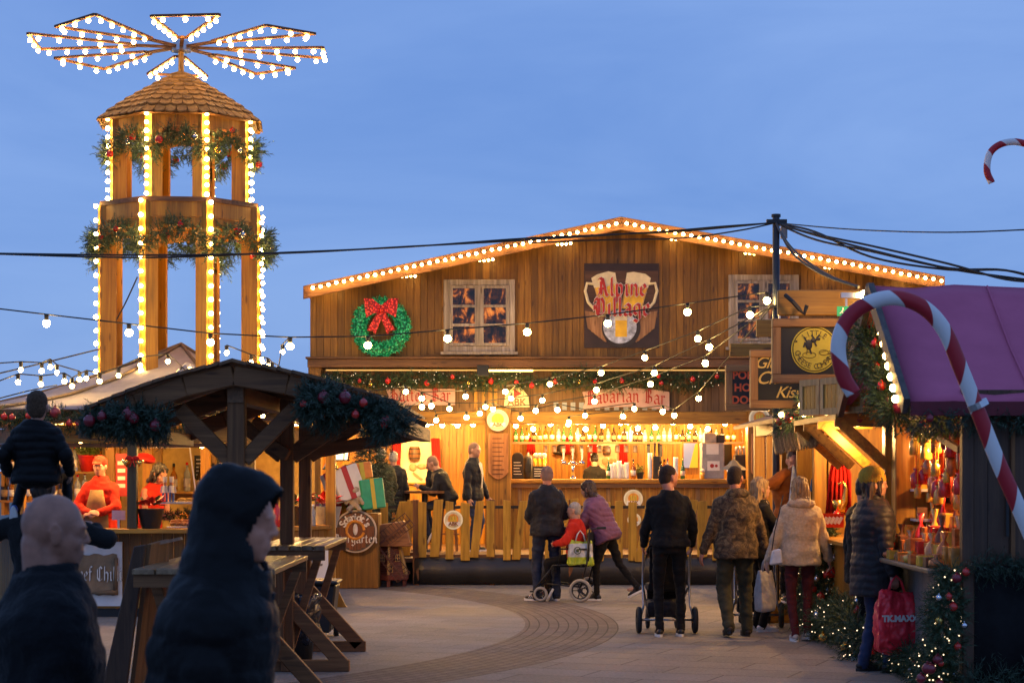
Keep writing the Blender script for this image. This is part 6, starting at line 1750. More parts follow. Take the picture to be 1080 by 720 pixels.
garland('thick lit Christmas garland hanging down the near corner of the stall to the ground', [(SX - .12, ya - .02, 1.02), (SX - .16, ya - .05, .7), (SX - .2, ya - .04, .35), (SX - .28, ya, .1)], .15, 1100, .16, .007, 12, 55, nb=14, kinds=('red', 'silver', 'gold', 'dark'), scale=.65, lights=40)
garland('lit garland with baubles heaped along the foot of the nearest stall', [(SX - .08, y, .13 + .05 * math.sin(y * 5)) for y in (15.1, 15.6, 16.1, 16.6, 17.1, 17.7)], .13, 1300, .14, .008, 11, 56, nb=18, kinds=('red', 'silver', 'gold'), scale=.6, lights=50)
garland('fir garland with orange and gold baubles down the far post of the nearest stall', [(SX - .08, yb - .12, .98), (SX - .1, yb - .15, .6), (SX - .1, yb - .2, .2)], .12, 800, .17, .008, 11, 57, nb=12, kinds=('red', 'gold'), scale=.9, lights=40)
garland('dark garland round the top of the black skirt on the stall end wall', [(SX + .02 + .25 * i, ya - .10, 1.02 + .02 * math.sin(i * 2)) for i in range(12)], .07, 900, .12, .007, 10, 58, mat=leafblue, nb=0)
garland('dark garland along the ground against the stall end wall', [(SX - .1 + .3 * i, ya - .14, .12 + .03 * math.sin(i * 2)) for i in range(10)], .12, 900, .16, .007, 10, 59, mat=leafblue, nb=3, kinds=('dark',), scale=.6)
mb = MB(); vs = []
for i in range(60): x = SX + .05 + i * .055; vs += [(x, ya - .06 + .02 * math.sin(i * 1.4), .02), (x, ya - .05 + .02 * math.sin(i * 1.4), 1.03)]
mb.add(vs, [(2 * i, 2 * i + 2, 2 * i + 3, 2 * i + 1) for i in range(59)]); o_ = mb.build('wall_skirt', fabric('black_cloth', (.012, .011, .012)), stA, smooth=True); o_.modifiers.new('t', 'SOLIDIFY').thickness = .01
lamp(W(985, 462, 16.4) + V((.4, 0, 0)), 42, .05, (1, .5, .16)); lamp((SX + 1.2, 17.2, 2.2), 30, .05, (1, .5, .16)); lamp((SX + .25, 15.6, 1.9), 10, .04, (1, .55, .2))
for y in (16.0, 17.1):
    t = thing('spot_bulb', 'bare bulb under the ceiling of the nearest stall, %s of two' % ('nearer' if y < 16.5 else 'farther'), 'lamp', (SX + .55, y, 2.2)); put('bulb', BM, (SX + .55, y, 2.18), t); mb = MB(); mb.cyl((SX + .55, y, 2.21), (SX + .55, y, 2.36), .015, .015, 6); mb.build('holder', black, t)
# shelves of sweets inside
candy = [plain('toffee_wrap', (.50, .13, .02), .4, coat=.15, scale=20, var=.5), plain('red_wrap2', (.6, .03, .02), .25, coat=.5), plain('gold_wrap', (.7, .42, .05), .25, coat=.6, var=.3), plain('cellophane', (.62, .25, .05), .15, coat=.7, var=.4), plain('cocoa', (.14, .05, .02), .5)]
for k, z_ in enumerate((1.32, 1.58)):
    t = thing('stall_shelf', '%s white shelf of sweets at the back of the nearest stall' % ('lower', 'upper')[k], 'shelf', (SX + 1.3, yb - .3, z_)); mb = MB(); mb.box((SX + .1, yb - .42, z_ - .02), (6.5, yb - .1, z_)); mb.build('board', white, t); mb = MB(); [mb.box((x, yb - .4, z_ - .12), (x + .02, yb - .1, z_ - .021)) for x in (SX + .4, SX + 1.5)]; mb.build('bracket', black, t)
    for j in range(10):
        x = SX + .16 + j * .12; m_ = candy[rnd.randrange(5)]; mb = MB(); c_ = V((x, yb - .3, z_ + .002)); rr_ = rnd.uniform(.04, .06); hh = rnd.uniform(.10, .2)
        if j % 2: mb.lathe([(rr_ * .8, 0), (rr_, hh * .3), (rr_ * .85, hh * .7), (rr_ * .2, hh * .85), (rr_ * .6, hh)], c_, 10)
        else: mb.box(c_ - V((rr_, .03, 0)), c_ + V((rr_, .03, hh)))
        tag(mb.build('sweet_packet', m_, smooth=bool(j % 2)), 'wrapped packet of sweets on the %s shelf of the nearest stall' % ('lower', 'upper')[k], 'sweets', 'packets on the stall shelves')
for j in range(110):
    x = SX + .06 + rnd.random() * .42; y = 15.3 + rnd.random() * 2.1; z_ = rnd.uniform(1.5, 2.1); mb = MB(); r_ = rnd.uniform(.028, .055)
    mb.lathe([(r_ * .8, -r_ * 1.8), (r_, -r_ * 1.5), (r_ * rnd.uniform(.8, 1.1), r_ * .6), (r_ * .2, r_ * 1.3), (r_ * .7, r_ * 1.8)], (x, y, z_), 7); mb.cyl((x, y, z_ + r_ * 1.5), (x, y, 2.3), .004, .004, 4)
    tag(mb.build('hanging_bag', candy[rnd.randrange(4)], smooth=True), 'shiny bag of sweets hanging from the ceiling of the nearest stall', 'sweets', 'bags hanging in the nearest stall')
for j in range(64):
    y = 15.15 + (j % 16) * .15 + rnd.uniform(-.02, .02); x = SX - .2 + (j // 16) * .15 + rnd.uniform(-.02, .02); mb = MB(); m_ = candy[rnd.randrange(5)]; hh = rnd.uniform(.05, .09) + .1 * (j // 16)
    if j % 3: mb.box((x - .06, y - .055, cz + .002), (x + .06, y + .055, cz + hh))
    else: mb.lathe([(.045, 0), (.062, hh * .3), (.058, hh * .8), (.012, hh * 1.15), (.035, hh * 1.5)], (x, y, cz + .002), 9)
    tag(mb.build('sweet_box', m_, bevel=.004 if j % 3 else 0, smooth=not j % 3), 'small box of sweets laid out on the counter of the nearest stall', 'sweets', 'goods on the nearest stall counter')

# second stall (wooden awning with crates)
stB = thing('market_stall', 'golden wooden stall with braced awning beam, middle of the right-hand row', 'stall', (4.6, 20, 0))
def stall_box(t, y0, y1, zt, wall=pine):
    mb = MB(); mb.box((SX + .1, y1 - .05, 0), (7, y1, zt)); mb.build('rear_wall', wall, t)
    mb = MB(); mb.box((5.4, y0, 0), (5.45, y1 - .06, zt)); mb.build('inner_wall', wall, t)
    mb = MB(); y = y0 + .02
    while y < y1 - .16: mb.box((SX, y, .05), (SX + .03, y + .14, 1.0)); y += .145
    mb.build('counter_front', wall, t)
    mb = MB(); mb.box((SX - .2, y0, 1.0), (SX + .4, y1 - .1, 1.04)); mb.build('counter', pine_y, t, bevel=.006)
    mb = MB(); mb.box((SX - .06, y0, 2.2), (SX + .06, y1, 2.42)); mb.build('header_beam', pine_y, t, bevel=.008)
    mb = MB(); mb.prism([(SX - .35, y0, zt), (7, y0, zt + 1.2), (7, y0, zt + 1.25), (SX - .35, y0, zt + .05)], (0, y1 - y0, 0)); mb.build('roof', darkw_y, t)
    for y in (y0 + .05, y1 - .05):
        mb = MB(); mb.box((SX - .07, y - .08, 0), (SX + .07, y + .08, zt + .05)); mb.build('post', pine, t, bevel=.008)
stall_box(stB, 17.9, 22.2, 2.42)
mb = MB(); mb.box((SX + .05, 17.95, 2.36), (SX + .09, 22.1, 2.9)); mb.build('fascia', pine_y, stB)
# projecting shelf for crates + braces
mb = MB(); mb.box((2.90, 17.85, 2.20), (SX + .05, 20.5, 2.25)); mb.build('awning_deck', pine_y, stB)
for z_ in (2.27, 2.38): mb = MB(); mb.box((2.95, 17.8, z_), (SX + .02, 17.86, z_ + .09)); mb.build('awning_rail', pine_x, stB, bevel=.005)
for y in (17.9, 18.9, 19.8, 20.45):
    mb = MB(); mb.bar((2.95, y, 2.18), (SX - .04, y, 1.78), .06, .09); mb.build('brace', pine_y, stB, bevel=.006)
    mb = MB(); mb.bar((2.9, y, 2.17), (SX, y, 2.17), .05, .07); mb.build('bracket', pine_x, stB)
def crate(y, lab):
    i_ = y; t = thing('wooden_crate', lab, 'crate', (0, 0, 0)); y = -.2; w = .41; h = .34; x0 = 0; nb_ = len(bpy.data.objects)
    mb = MB()
    for i in range(4): mb.box((x0 + .012, y + .04 + i * (w - .08) / 4, 2.255), (x0 + .024, y + .04 + (i + 1) * (w - .08) / 4 - .006, 2.25 + h))
    mb.build('slats', pine, t); mb = MB()
    mb.box((x0, y, 2.253), (x0 + .011, y + w, 2.253 + .06)); mb.box((x0, y, 2.25 + h - .06), (x0 + .011, y + w, 2.25 + h)); mb.box((x0, y, 2.314), (x0 + .011, y + .06, 2.25 + h - .061)); mb.box((x0, y + w - .06, 2.314), (x0 + .011, y + w, 2.25 + h - .061)); mb.build('frame', wood('pale_crate', (.50, .30, .12), (.68, .44, .18), 'Z', spread=.2), t)
    mb = MB(); mb.box((x0 + .026, y, 2.255), (x0 + .25, y + .015, 2.25 + h)); mb.box((x0 + .026, y + w - .015, 2.255), (x0 + .25, y + w, 2.25 + h)); mb.build('sides', pine, t)
    q = W(899, 440, 17.75); t.location = (q.x - .131 * i_, q.y + .405 * i_, 0.0); t.rotation_euler = (0, 0, rad(18))
for i in range(3): crate(i, ('pale wooden crate on the awning, nearest of the three', 'pale wooden crate on the awning, middle of the three', 'pale wooden crate on the awning, farthest of the three')[i])
# red cloth, gold instrument, sign
t = thing('red_cloak', 'red velvet cloak hanging at the front of the middle stall', 'cloth', W(885, 470, 21.4))
mb = MB(); vs = []; n = 14
for i in range(n + 1):
    q = i / n; px = 876 + 20 * q; yy = 21.3 + .05 * math.sin(i * 2.1); vs += [W(px - 2 + 4 * (q - .5), 543, yy), W(px, 500, yy), W(881 + 9 * q, 478 + 4 * abs(q - .5), yy)]
mb.add(vs, [(3 * i + k, 3 * i + 3 + k, 3 * i + 4 + k, 3 * i + 1 + k) for i in range(n) for k in (0, 1)]); o_ = mb.build('cloth', redf, t, smooth=True); o_.modifiers.new('t', 'SOLIDIFY').thickness = .02
t = thing('saxophone', 'gold saxophone-shaped ornament against the red cloak', 'ornament', W(889, 530, 21.1)); mb = MB(); mb.tube([W(*q) for q in ((884, 511, 21.1), (889, 508, 21.1), (892, 514, 21.1), (891, 528, 21.1), (888, 538, 21.1), (884, 536, 21.1), (883, 527, 21.1))], [.012, .016, .022, .03, .036, .04, .06], 10); mb.build('body', gold, t, smooth=True)
t = thing('stall_sign', 'red sign with white lettering strokes below the red cloak', 'sign', W(877, 545, 20.4)); mb = MB(); mb.box(W(864, 556, 20.6), W(890, 541, 20.6) + V((0, .02, 0))); mb.build('board', red, t); mb = MB(); [mb.bar(W(868 + j * 4, 552, 20.58), W(872 + j * 4, 545, 20.58), .01, .03) for j in range(5)]; mb.build('print', whitetxt, t)
lamp((SX - .25, 18.6, 2.05), 14); lamp((SX + .5, 20.6, 2.1), 40); lamp((SX - .2, 21.6, 2.3), 14)
garland('lit fir garland with red and white baubles along the foot of the middle stall', [(SX - .2, y, .25 + .12 * math.sin(y * 3)) for y in (17.8, 18.3, 18.9, 19.5, 20.1, 20.7, 21.3, 22)], .24, 1800, .2, .010, 9, 61, nb=26, kinds=('red', 'silver', 'gold', 'red'), lights=80)
garland('upright fir garland with red baubles on the counter front of the middle stall', [(SX - .15, 21.4, .3), (SX - .15, 21.3, .75), (SX - .12, 21.2, 1.25)], .22, 800, .2, .011, 9, 62, nb=14, kinds=('red', 'silver'), lights=50)
garland('fir garland over the crates of the middle stall', [W(*q) for q in ((862, 418, 20), (850, 440, 21), (836, 438, 22), (826, 452, 22.6))], .15, 600, .2, .012, 8, 63, nb=6, kinds=('red', 'gold'))
cb_ = thing('string_lights', 'small cluster of bulbs in the fir above the brushwood panels', 'string lights', W(850, 433, 20.5))
cl_ = [W(*q) for q in ((824, 437, 21.8), (845, 427, 20.4), (848, 437, 20.5), (849, 446, 20.6), (857, 426, 20.3), (857, 436, 20.3), (877, 406, 18.6), (888, 421, 18.4), (891, 420, 18.3))]
bulbs(cb_, cl_); mb = MB(); mb.tube([p + V((0, .03, .03)) for p in cl_], .007, 5); mb.build('cable', cablem, cb_)

# brushwood awnings
def brush(label, q0, q1, q2, q3, seed):
    t = thing('brushwood_panel', label, 'awning', q0); r_ = random.Random(seed); mb = MB()
    for i in range(110):
        u = r_.random(); a = q0.lerp(q1, u); b = q3.lerp(q2, u + r_.uniform(-.04, .04)); b = a.lerp(b, r_.uniform(.82, 1.08)); off = V((0, r_.uniform(-.03, .03), 0)); mb.bar(a + off, b + off, .012, .012)
    mb.build('twigs', wood('twig', (.22, .13, .06), (.42, .28, .14), 'Z', spread=.6, knots=False), t)
    mb = MB(); mb.prism([q0 + V((0, .04, 0)), q1 + V((0, .04, 0)), q2 + V((0, .04, 0)), q3 + V((0, .04, 0))], (0, .02, 0)); mb.build('backing', pine, t)
brush('brushwood awning panel left of the crates, tilted', W(838, 446, 21), W(866, 440, 20.4), W(869, 467, 20.0), W(845, 473, 20.6), 2)
brush('lower brushwood awning panel above the man in the rust jacket', W(815, 458, 22.6), W(838, 450, 22), W(845, 473, 21.6), W(818, 478, 22.2), 3)

# third stall
stC = thing('market_stall', 'farthest golden wooden stall of the right-hand row', 'stall', (4.6, 25, 0))
stall_box(stC, 22.6, 27.6, 2.3)
mb = MB(); mb.box((SX - .2, 22.5, 0), (SX + .6, 22.56, 2.3)); mb.build('side_boards', pine, stC)
lamp((SX - .3, 24.0, 2.15), 26); lamp((SX + .4, 26.0, 2.1), 26)
t = thing('wall_panel', 'golden boarded partition with blue cloth beside the third stall', 'partition', W(860, 520, 23.4)); mb = MB(); x = X(828, 23.2)
while x < X(890, 23.2): mb.box((x, 23.5, 0), (x + .115, 23.53, 2.35)); x += .12
mb.build('boards', pine, t)

# hanging signs
def sign_frame(label, px0, px1, py0, py1, d, wpx, face, name='hanging_sign'):
    c = W((px0 + px1) / 2, py0, d); t = thing(name, label, 'sign', c); x0, x1, z0, z1 = X(px0, d), X(px1, d), Z(py1, d), Z(py0, d); w = wpx / F * d
    for za in (z0, z1 - w): mb = MB(); mb.box((x0, d - .05, za), (x1, d + .05, za + w)); mb.build('frame_rail', wood('sign_frame_rail', (.36, .17, .05), (.52, .27, .09), 'X', spread=.2), t, bevel=.006)
    for xa in (x0, x1 - w): mb = MB(); mb.box((xa, d - .047, z0 + w + .001), (xa + w, d + .047, z1 - w - .001)); mb.build('frame_stile', wood('sign_frame_stile', (.36, .17, .05), (.52, .27, .09), 'Z', spread=.2), t, bevel=.006)
    mb = MB(); mb.box((x0 + w, d - .02, z0 + w), (x1 - w, d + .02, z1 - w)); mb.build('face', face, t); return t
t = sign_frame('square wooden-framed black sign with a round yellow cheese emblem', 814, 903, 336, 404, 19.3, 9, signblack); d = 19.3
c = W(858.5, 368.5, d) + V((0, -.03, 0)); R_ = 24.5 / F * d
mb = MB(); disc(mb, c, R_, .01, 48); mb.build('yellow_disc', yellowp, t)
mb = MB(); mb.tube([c + V((R_ * .93 * math.cos(a * PI / 24), -.003, R_ * .93 * math.sin(a * PI / 24))) for a in range(48)], .004, 4, closed=True); mb.build('ring_line', black, t)
arc_text('LITTLE', .075, black, c + V((0, -.006, 0)), t, R_ * .70, 128, 52, offset=-.001)
arc_text('CHEESE COMPANY', .075, black, c + V((0, -.006, 0)), t, R_ * .74, 192, 348, flip=True, offset=-.001)
mb = MB(); [mb.ell(c + V((x * R_, -.004, .02)), (.012, .004, .012), None, 8, 5) for x in ()]
[mb.ell(c + V((sg * R_ * .78, -.004, R_ * .34)), (.011, .004, .011), None, 8, 5) for sg in (-1, 1)]
# leaping animal silhouette and cheeses
mb.ell(c + V((-.055, -.004, .045)), (.035, .004, .05)); mb.ell(c + V((-.01, -.004, .085)), (.03, .004, .022)); mb.ell(c + V((.035, -.004, .10)), (.022, .004, .016))
for a_, b_ in (((-.07, .0), (-.075, -.05)), ((-.045, .0), (-.03, -.045)), ((-.09, .07), (-.105, .02)), ((.0, .1), (-.03, .14)), ((.02, .11), (.05, .14)), ((-.08, .08), (-.10, .12)), ((.0, .07), (.02, .03))): mb.bar(c + V((a_[0], -.004, a_[1])), c + V((b_[0], -.004, b_[1])), .004, .016)
mb.build('animal_print', black, t)
mb = MB(); mb.tube([c + V((-.05 + .065 * math.cos(a * PI / 8), -.003, -.055 + .028 * math.sin(a * PI / 8))) for a in range(16)], .0035, 4, closed=True); mb.tube([c + V((.09 + .045 * math.cos(a * PI / 8), -.003, -.03 + .025 * math.sin(a * PI / 8))) for a in range(16)], .0035, 4, closed=True); mb.bar(c + V((.05, -.003, -.03)), c + V((.12, -.003, -.01)), .003, .006); mb.build('cheese_print', plain('olive_line', (.2, .15, .02), .6), t)
mb = MB(); mb.bar((X(895, d), d, Z(338, d)), (X(895, d), d, Z(318, d)), .02, .03); mb.bar((X(822, d), d, Z(338, d)), (X(822, d), d, Z(330, d)), .02, .03); mb.build('hanger', steel, t)
t = sign_frame('wooden-framed black sign with gold script, half hidden behind the cheese sign', 791, 864, 369, 430, 21.0, 8, signblack); d = 21.0
for s_, px, py, sz in (('Glu', 807, 383, .17), ('Ch', 808, 399, .19), ('Kissed', 832, 414, .17)): lettering(s_, sz, goldtxt, W(px + (6 if s_ == 'Kissed' else 0), py, d) + V((0, -.024, 0)), t, shear=.4, offset=.001, spacing=.92)
t = sign_frame('small wooden-framed black menu sign with red lettering, farthest of the hanging signs', 765, 812, 385, 433, 23.0, 7, signblack); d = 23.0
for s_, py in (('PORK', 396), ('HOG', 409), ('DOGS', 422)): lettering(s_, .125, plain('orange_red_letters', (.8, .12, .03), .5), W(787, py, d) + V((0, -.024, 0)), t, offset=.004)
t = thing('sign_beam', 'thick horizontal timber beam above the cheese sign', 'beam', W(870, 322, 19.3)); d = 19.3
mb = MB(); mb.box((X(820, d), d - .04, Z(333, d)), (SX + .2, d + .04, Z(306, d))); mb.build('beam', pine_x, t, bevel=.01)
mb = MB(); mb.tube([W(*q) for q in ((828, 311, 19.1), (836, 318, 19.05), (843, 326, 19.05), (848, 331, 19.05), (851, 322, 19.05))], .02, 6); mb.build('wire_loop', cablem, t)
t = thing('timber_bracket', 'small pine bracket boards between the pole and the signs', 'bracket', W(808, 350, 22)); mb = MB(); mb.box(W(798, 355, 21.6), W(826, 337, 21.6) + V((0, .06, 0))); mb.build('board', pine_x, t, bevel=.006); mb = MB(); mb.box(W(770, 376, 23), W(815, 362, 23) + V((0, .06, 0))); mb.build('boards', pine_x, t, bevel=.006)
p = W(897, 314, 18.9); t = thing('spot_bulb', 'bright single bulb at the top end of the sign beam', 'lamp', p); put('bulb', BP, W(911, 311, 18.9), t); mb = MB(); mb.bar(W(887, 311, 18.9) + V((0, .02, 0)), W(911, 311, 18.9) + V((0, .05, .0)), .03, .05); mb.build('bracket', steel, t)
lamp(W(880, 316, 18.55), 3.5); lamp(W(800, 362, 20.3), 2.5)  # added point lights that brighten the faces of the hanging signs
t = thing('exit_sign', 'small green emergency sign hanging under the timber beam', 'sign', W(892, 325, 18.95)); d = 18.95
mb = MB(); mb.box(W(883, 333, d), W(902, 323, d) + V((0, .02, 0))); mb.build('board', glow('green_sign', (.0, .45, .16), .55), t); mb = MB(); mb.bar(W(892.5, 323, d), W(892.5, 315, d), .02, .02); mb.build('hanger', steel, t)
mb = MB(); c = W(889, 328, d) + V((0, -.004, 0)); mb.ell(c + V((0, 0, .025)), (.008, .003, .008), None, 8, 5); mb.bar(c + V((0, 0, .015)), c + V((-.01, 0, -.008)), .003, .01); mb.bar(c + V((-.01, 0, -.008)), c + V((.008, 0, -.03)), .003, .007); mb.bar(c + V((-.01, 0, -.008)), c + V((-.03, 0, -.02)), .003, .007); mb.bar(c + V((.05, 0, 0)), c + V((.09, 0, 0)), .003, .012); mb.build('pictogram', whitetxt, t)

# pole
t = thing('pole', 'tall dark steel pole carrying the cables, in front of the hall', 'pole', (X(818.5, 23.4), 23.4, 0)); q = X(818.5, 23.4)
mb = MB(); mb.cyl((q, 23.4, 0), (q, 23.4, Z(228, 23.4)), .042, .042, 16); mb.build('shaft', plain('blue_black_paint', (.02, .025, .04), .35), t, auto=40)
mb = MB(); mb.cyl((q, 23.4, Z(229, 23.4)), (q, 23.4, Z(226, 23.4)), .055, .055, 12); mb.box((q - .12, 23.33, Z(236, 23.4)), (q + .12, 23.37, Z(232, 23.4))); mb.build('cross_arm', black, t)
mb = MB(); mb.box((q + .05, 23.3, Z(252, 23.4)), (q + .12, 23.4, Z(240, 23.4))); mb.build('junction_box', greym, t)
mb = MB(); mb.box((q - .09, 23.3, Z(325, 23.4)), (q + .09, 23.5, Z(322, 23.4))); mb.build('clamp', black, t)
# lantern on a post
p = V((X(774, 26), 26, 0)); t = thing('lantern_post', 'pale post lantern with a pagoda lid between the bar and the camouflage jacket', 'lantern', p); zt = Z(505, 26)
mb = MB(); mb.cyl(p, p + V((0, 0, zt)), .04, .035, 12); mb.build('post', black, t, auto=40)
mb = MB(); mb.lathe([(.06, zt), (.10, zt + .14)], p, 6); mb.build('glass', glow('lantern_glass2', (1, .8, .55), 1.6), t)
mb = MB(); mb.lathe([(.17, zt + .12), (.15, zt + .15), (.08, zt + .19), (.05, zt + .23), (.015, zt + .25), (.01, zt + .3)], p, 6); mb.build('lid', plain('lantern_lid', (.25, .2, .13), .5, .5), t, auto=30)

# ------------------------------------------------------------------ candy canes
stripe, nt, b = newmat('candy_stripe')
uv = nt.nodes.new('ShaderNodeAttribute'); uv.attribute_name = 'stripe'
g_ = nt.nodes.new('ShaderNodeMath'); g_.operation = 'FRACT'; nt.links.new(uv.outputs['Fac'], g_.inputs[0])
cc = ramp(nt, g_.outputs[0], [(.0, (.42, .008, .018)), (.53, (.42, .008, .018)), (.545, (.74, .69, .66)), (.985, (.74, .69, .66)), (1.0, (.42, .008, .018))])
nt.links.new(cc, b.inputs['Base Color']); b.inputs['Roughness'].default_value = .5
n_ = nd(nt, 'ShaderNodeTexNoise', Scale=90.0, Detail=2.0); bump(nt, b, n_.outputs[0], .3, .004)
def cane(label, pts, r, pitch, twist=1.0, extra=None):
    """striped tube through pts (Catmull-Rom)"""
    P_ = [V(p) for p in pts]; path = []
    Q = [P_[0] * 2 - P_[1]] + P_ + [P_[-1] * 2 - P_[-2]]
    for i in range(1, len(Q) - 2):
        for k in range(10):
            t = k / 10; a, b2, c2, d2 = Q[i - 1:i + 3]
            path.append(.5 * ((2 * b2) + (c2 - a) * t + (2 * a - 5 * b2 + 4 * c2 - d2) * t * t + (3 * b2 - a - 3 * c2 + d2) * t ** 3))
    path.append(P_[-1])
    t_ = thing('candy_cane', label, 'decoration', path[-1]); mb = MB(); n = 24; mb.tube(path, r, n)
    me = mb.mesh('body', stripe, V(path[-1]), smooth=True)
    at_ = me.attributes.new('stripe', 'FLOAT', 'POINT'); L_ = 0; vals = []
    # unwrap angle so the colour spirals round the tube
    fine = []
    for i, p in enumerate(path):
        if i: L_ += (p - path[i - 1]).length
        for k in range(n): fine.append(L_ / pitch + twist * (abs(((k / n) * 2 - 1)) if False else 0))
        base = i * n
        for k in range(n):
            q = me.vertices[base + k].co + V(path[-1]) - p
            vals.append(L_ / pitch + twist * (q.x * .7 + q.z * .7) / r * .18)
    at_.data.foreach_set('value', vals)
    o_ = bpy.data.objects.new('body', me); C.objects.link(o_); o_.parent = t_
    return t_, path
CD = 11.7
t, pth = cane('huge red and white striped candy cane arching in front of the purple roof', [W(*q, CD) for q in ((900, 415), (889, 395), (884, 365), (893, 338), (915, 320), (945, 314), (975, 325), (997, 350), (1014, 390), (1032, 435), (1052, 485), (1080, 548), (1120, 640), (1160, 735))], .045, .40)
mb = MB(); mb.cyl(W(1030, 424, CD) , W(1033, 430, CD), .062, .062, 16); mb.build('clamp', steel, t)
mb = MB(); mb.cyl((X(1160, CD), CD, 0), (X(1160, CD), CD, .5), .05, .05, 12); mb.build('foot_post', steel, t)
t, pth = cane('small red and white candy cane high in the sky at the right edge', [W(*q, 21) for q in ((1046, 193), (1041, 180), (1044, 162), (1056, 152), (1074, 150), (1092, 158), (1100, 180), (1101, 260), (1101, 400), (1101, 675))], .036, .33)

# ------------------------------------------------------------------ overhead cables
def cable(label, pts, r=.012, strands=1, spread=.05):
    pts = [V(p) for p in pts]; t = thing('overhead_cable', label, 'cable', pts[0]); rr_ = random.Random(len(label))
    for s in range(strands):
        P_ = pts if s == 0 else [p + V((0, rr_.uniform(-.05, .05), (rr_.uniform(-1, 1) * spread if 0 < i < len(pts) - 1 else 0))) for i, p in enumerate(pts)]
        path = []; Q = [P_[0] * 2 - P_[1]] + P_ + [P_[-1] * 2 - P_[-2]]
        for i in range(1, len(Q) - 2):
            for k in range(6):
                u = k / 6; a, b2, c2, d2 = Q[i - 1:i + 3]; path.append(.5 * ((2 * b2) + (c2 - a) * u + (2 * a - 5 * b2 + 4 * c2 - d2) * u * u + (3 * b2 - a - 3 * c2 + d2) * u ** 3))
        path.append(P_[-1]); mb = MB(); mb.tube(path, r, 6); mb.build('strand', cablem, t)
PT = (818, 235, 23.35)
cable('thick twisted cable running from the left edge across the tower to the pole', [W(*q) for q in ((-30, 267, 21), (150, 269, 21.5), (300, 267, 22), (430, 260, 22.4), (560, 253, 22.8), (700, 244, 23.1), (760, 239, 23.2), PT)], .011, 2, .03)
cable('loose cable sagging beside the thick one to the pole top', [W(*q) for q in ((560, 256, 22.8), (640, 253, 23), (720, 251, 23.1), (780, 243, 23.2), PT)], .010)
cable('heavy bundle of cables sweeping down from the pole to the right edge', [W(*q) for q in (PT, (860, 248, 22.6), (920, 264, 21.8), (1000, 283, 21), (1060, 292, 20.4), (1110, 298, 20))], .013, 4, .09)
cable('thin straight cable from the pole top to the right edge', [W(*q) for q in (PT, (900, 242, 22.5), (1000, 245, 21), (1110, 241, 20))], .008)
cable('cable dropping from the pole to the sign beam', [W(*q) for q in (PT, (832, 258, 22), (850, 275, 21), (875, 291, 20), (905, 303, 19))], .014, 2, .05)
cable('stay cable rising behind the tower from the kiosk roof', [W(*q) for q in ((120, 342, 27), (132, 320, 27), (145, 292, 27))], .010)
cable('thin cable from the left edge up to the foot of the tower', [W(*q) for q in ((-20, 398, 24), (40, 384, 24.5), (105, 368, 25.5))], .010)
cable('second thin cable from the left edge to the tower', [W(*q) for q in ((-20, 425, 23), (30, 412, 23.6), (60, 406, 24))], .008)

# festoons over the square
festoon('long string of widely spaced bulbs from the left edge past the tower to the pole', [W(*q) for q in ((-35, 331, 22), (49, 341, 22), (136, 351, 22), (222, 361, 22), (306, 365, 22.2), (388, 364, 22.4), (472, 357, 22.6), (556, 350, 22.8), (641, 341, 23), (725, 329, 23.2), (809, 317, 23.3))])
S_ = [('highest string of bulbs from the pole down towards the brewery plate', ((791, 332, 24), (736, 357, 26), (680, 377, 28.5), (634, 393, 30.5), (580, 405, 32.3), (533, 413, 33.2))),
      ('second string of bulbs from the pole towards the left pillar', ((748, 366, 25.5), (690, 393, 28.5), (629, 411, 31), (572, 422, 32.5), (512, 429, 33.3))),
      ('third string of bulbs from the pole towards the left pillar', ((744, 383, 26.5), (686, 405, 29.5), (627, 423, 32), (565, 433, 33), (506, 436, 33.4))),
      ('lowest string of bulbs from the pole down to the bar lintel', ((737, 420, 30), (711, 438, 31), (699, 434, 31.5), (657, 439, 32.5), (600, 445, 33.4))),
      ('string of bulbs along the fascia from the hall corner to the bar', ((352, 414, 32.6), (378, 421, 32.8), (428, 413, 33), (474, 431, 33.2), (520, 431, 33.4), (549, 441, 33.4), (588, 432, 33.4), (617, 438, 33.4), (669, 431, 33.4))),
      ('string of bulbs across the front of the left banner', ((445, 420, 31), (491, 418, 32.5), (539, 420, 33.3))),
      ('low string of bulbs in front of the alcove', ((420, 441, 31), (445, 429, 31.5), (455, 428, 32), (460, 443, 32.5), (492, 440, 33)))]
for lab, q in S_: festoon(lab, [W(*p) for p in q], [W(815, 322, 23.4)] * (q[0][0] > 700) + [W(*p) + V((0, 0, .10)) for p in q])
# ------------------------------------------------------------------ clothes
def G0(px, d, z=0): return V((X(px, d), d, z))
navy = fabric('navy_nylon', (.0042, .0036, .0038), (.0022, .002, .0022), sheen=.05, rough=.6)
blackc = fabric('black_cotton', (.013, .012, .012), (.008, .008, .008))
blackj = fabric('black_jacket', (.020, .021, .028), (.012, .012, .016), rough=.6)
jean = fabric('dark_denim', (.030, .040, .075), (.018, .024, .045))
jean2 = fabric('blue_denim', (.035, .055, .12), (.022, .034, .075))
olive = fabric('olive_cloth', (.060, .055, .032), (.04, .037, .022))
greenc = fabric('green_waxed_coat', (.060, .062, .036), (.038, .04, .024))
redc = fabric('red_cotton', (.62, .035, .015), (.48, .02, .01))
mauve = fabric('mauve_quilt', (.22, .095, .155), (.16, .065, .12), rough=.55)
creamf = fabric('cream_fleece', (.56, .44, .31), (.42, .32, .22), scale=40, hs=.9)
burg = fabric('burgundy_legging', (.11, .022, .024), (.075, .015, .018))
rust = fabric('rust_corduroy', (.36, .11, .022), (.24, .07, .015))
greyp = fabric('charcoal_nylon', (.030, .027, .029), (.019, .017, .019), rough=.45)
tan = fabric('tan_apron', (.30, .19, .09), (.22, .135, .06))
mustard = fabric('mustard_wool', (.62, .38, .04), (.45, .27, .03), scale=40, hs=.9)
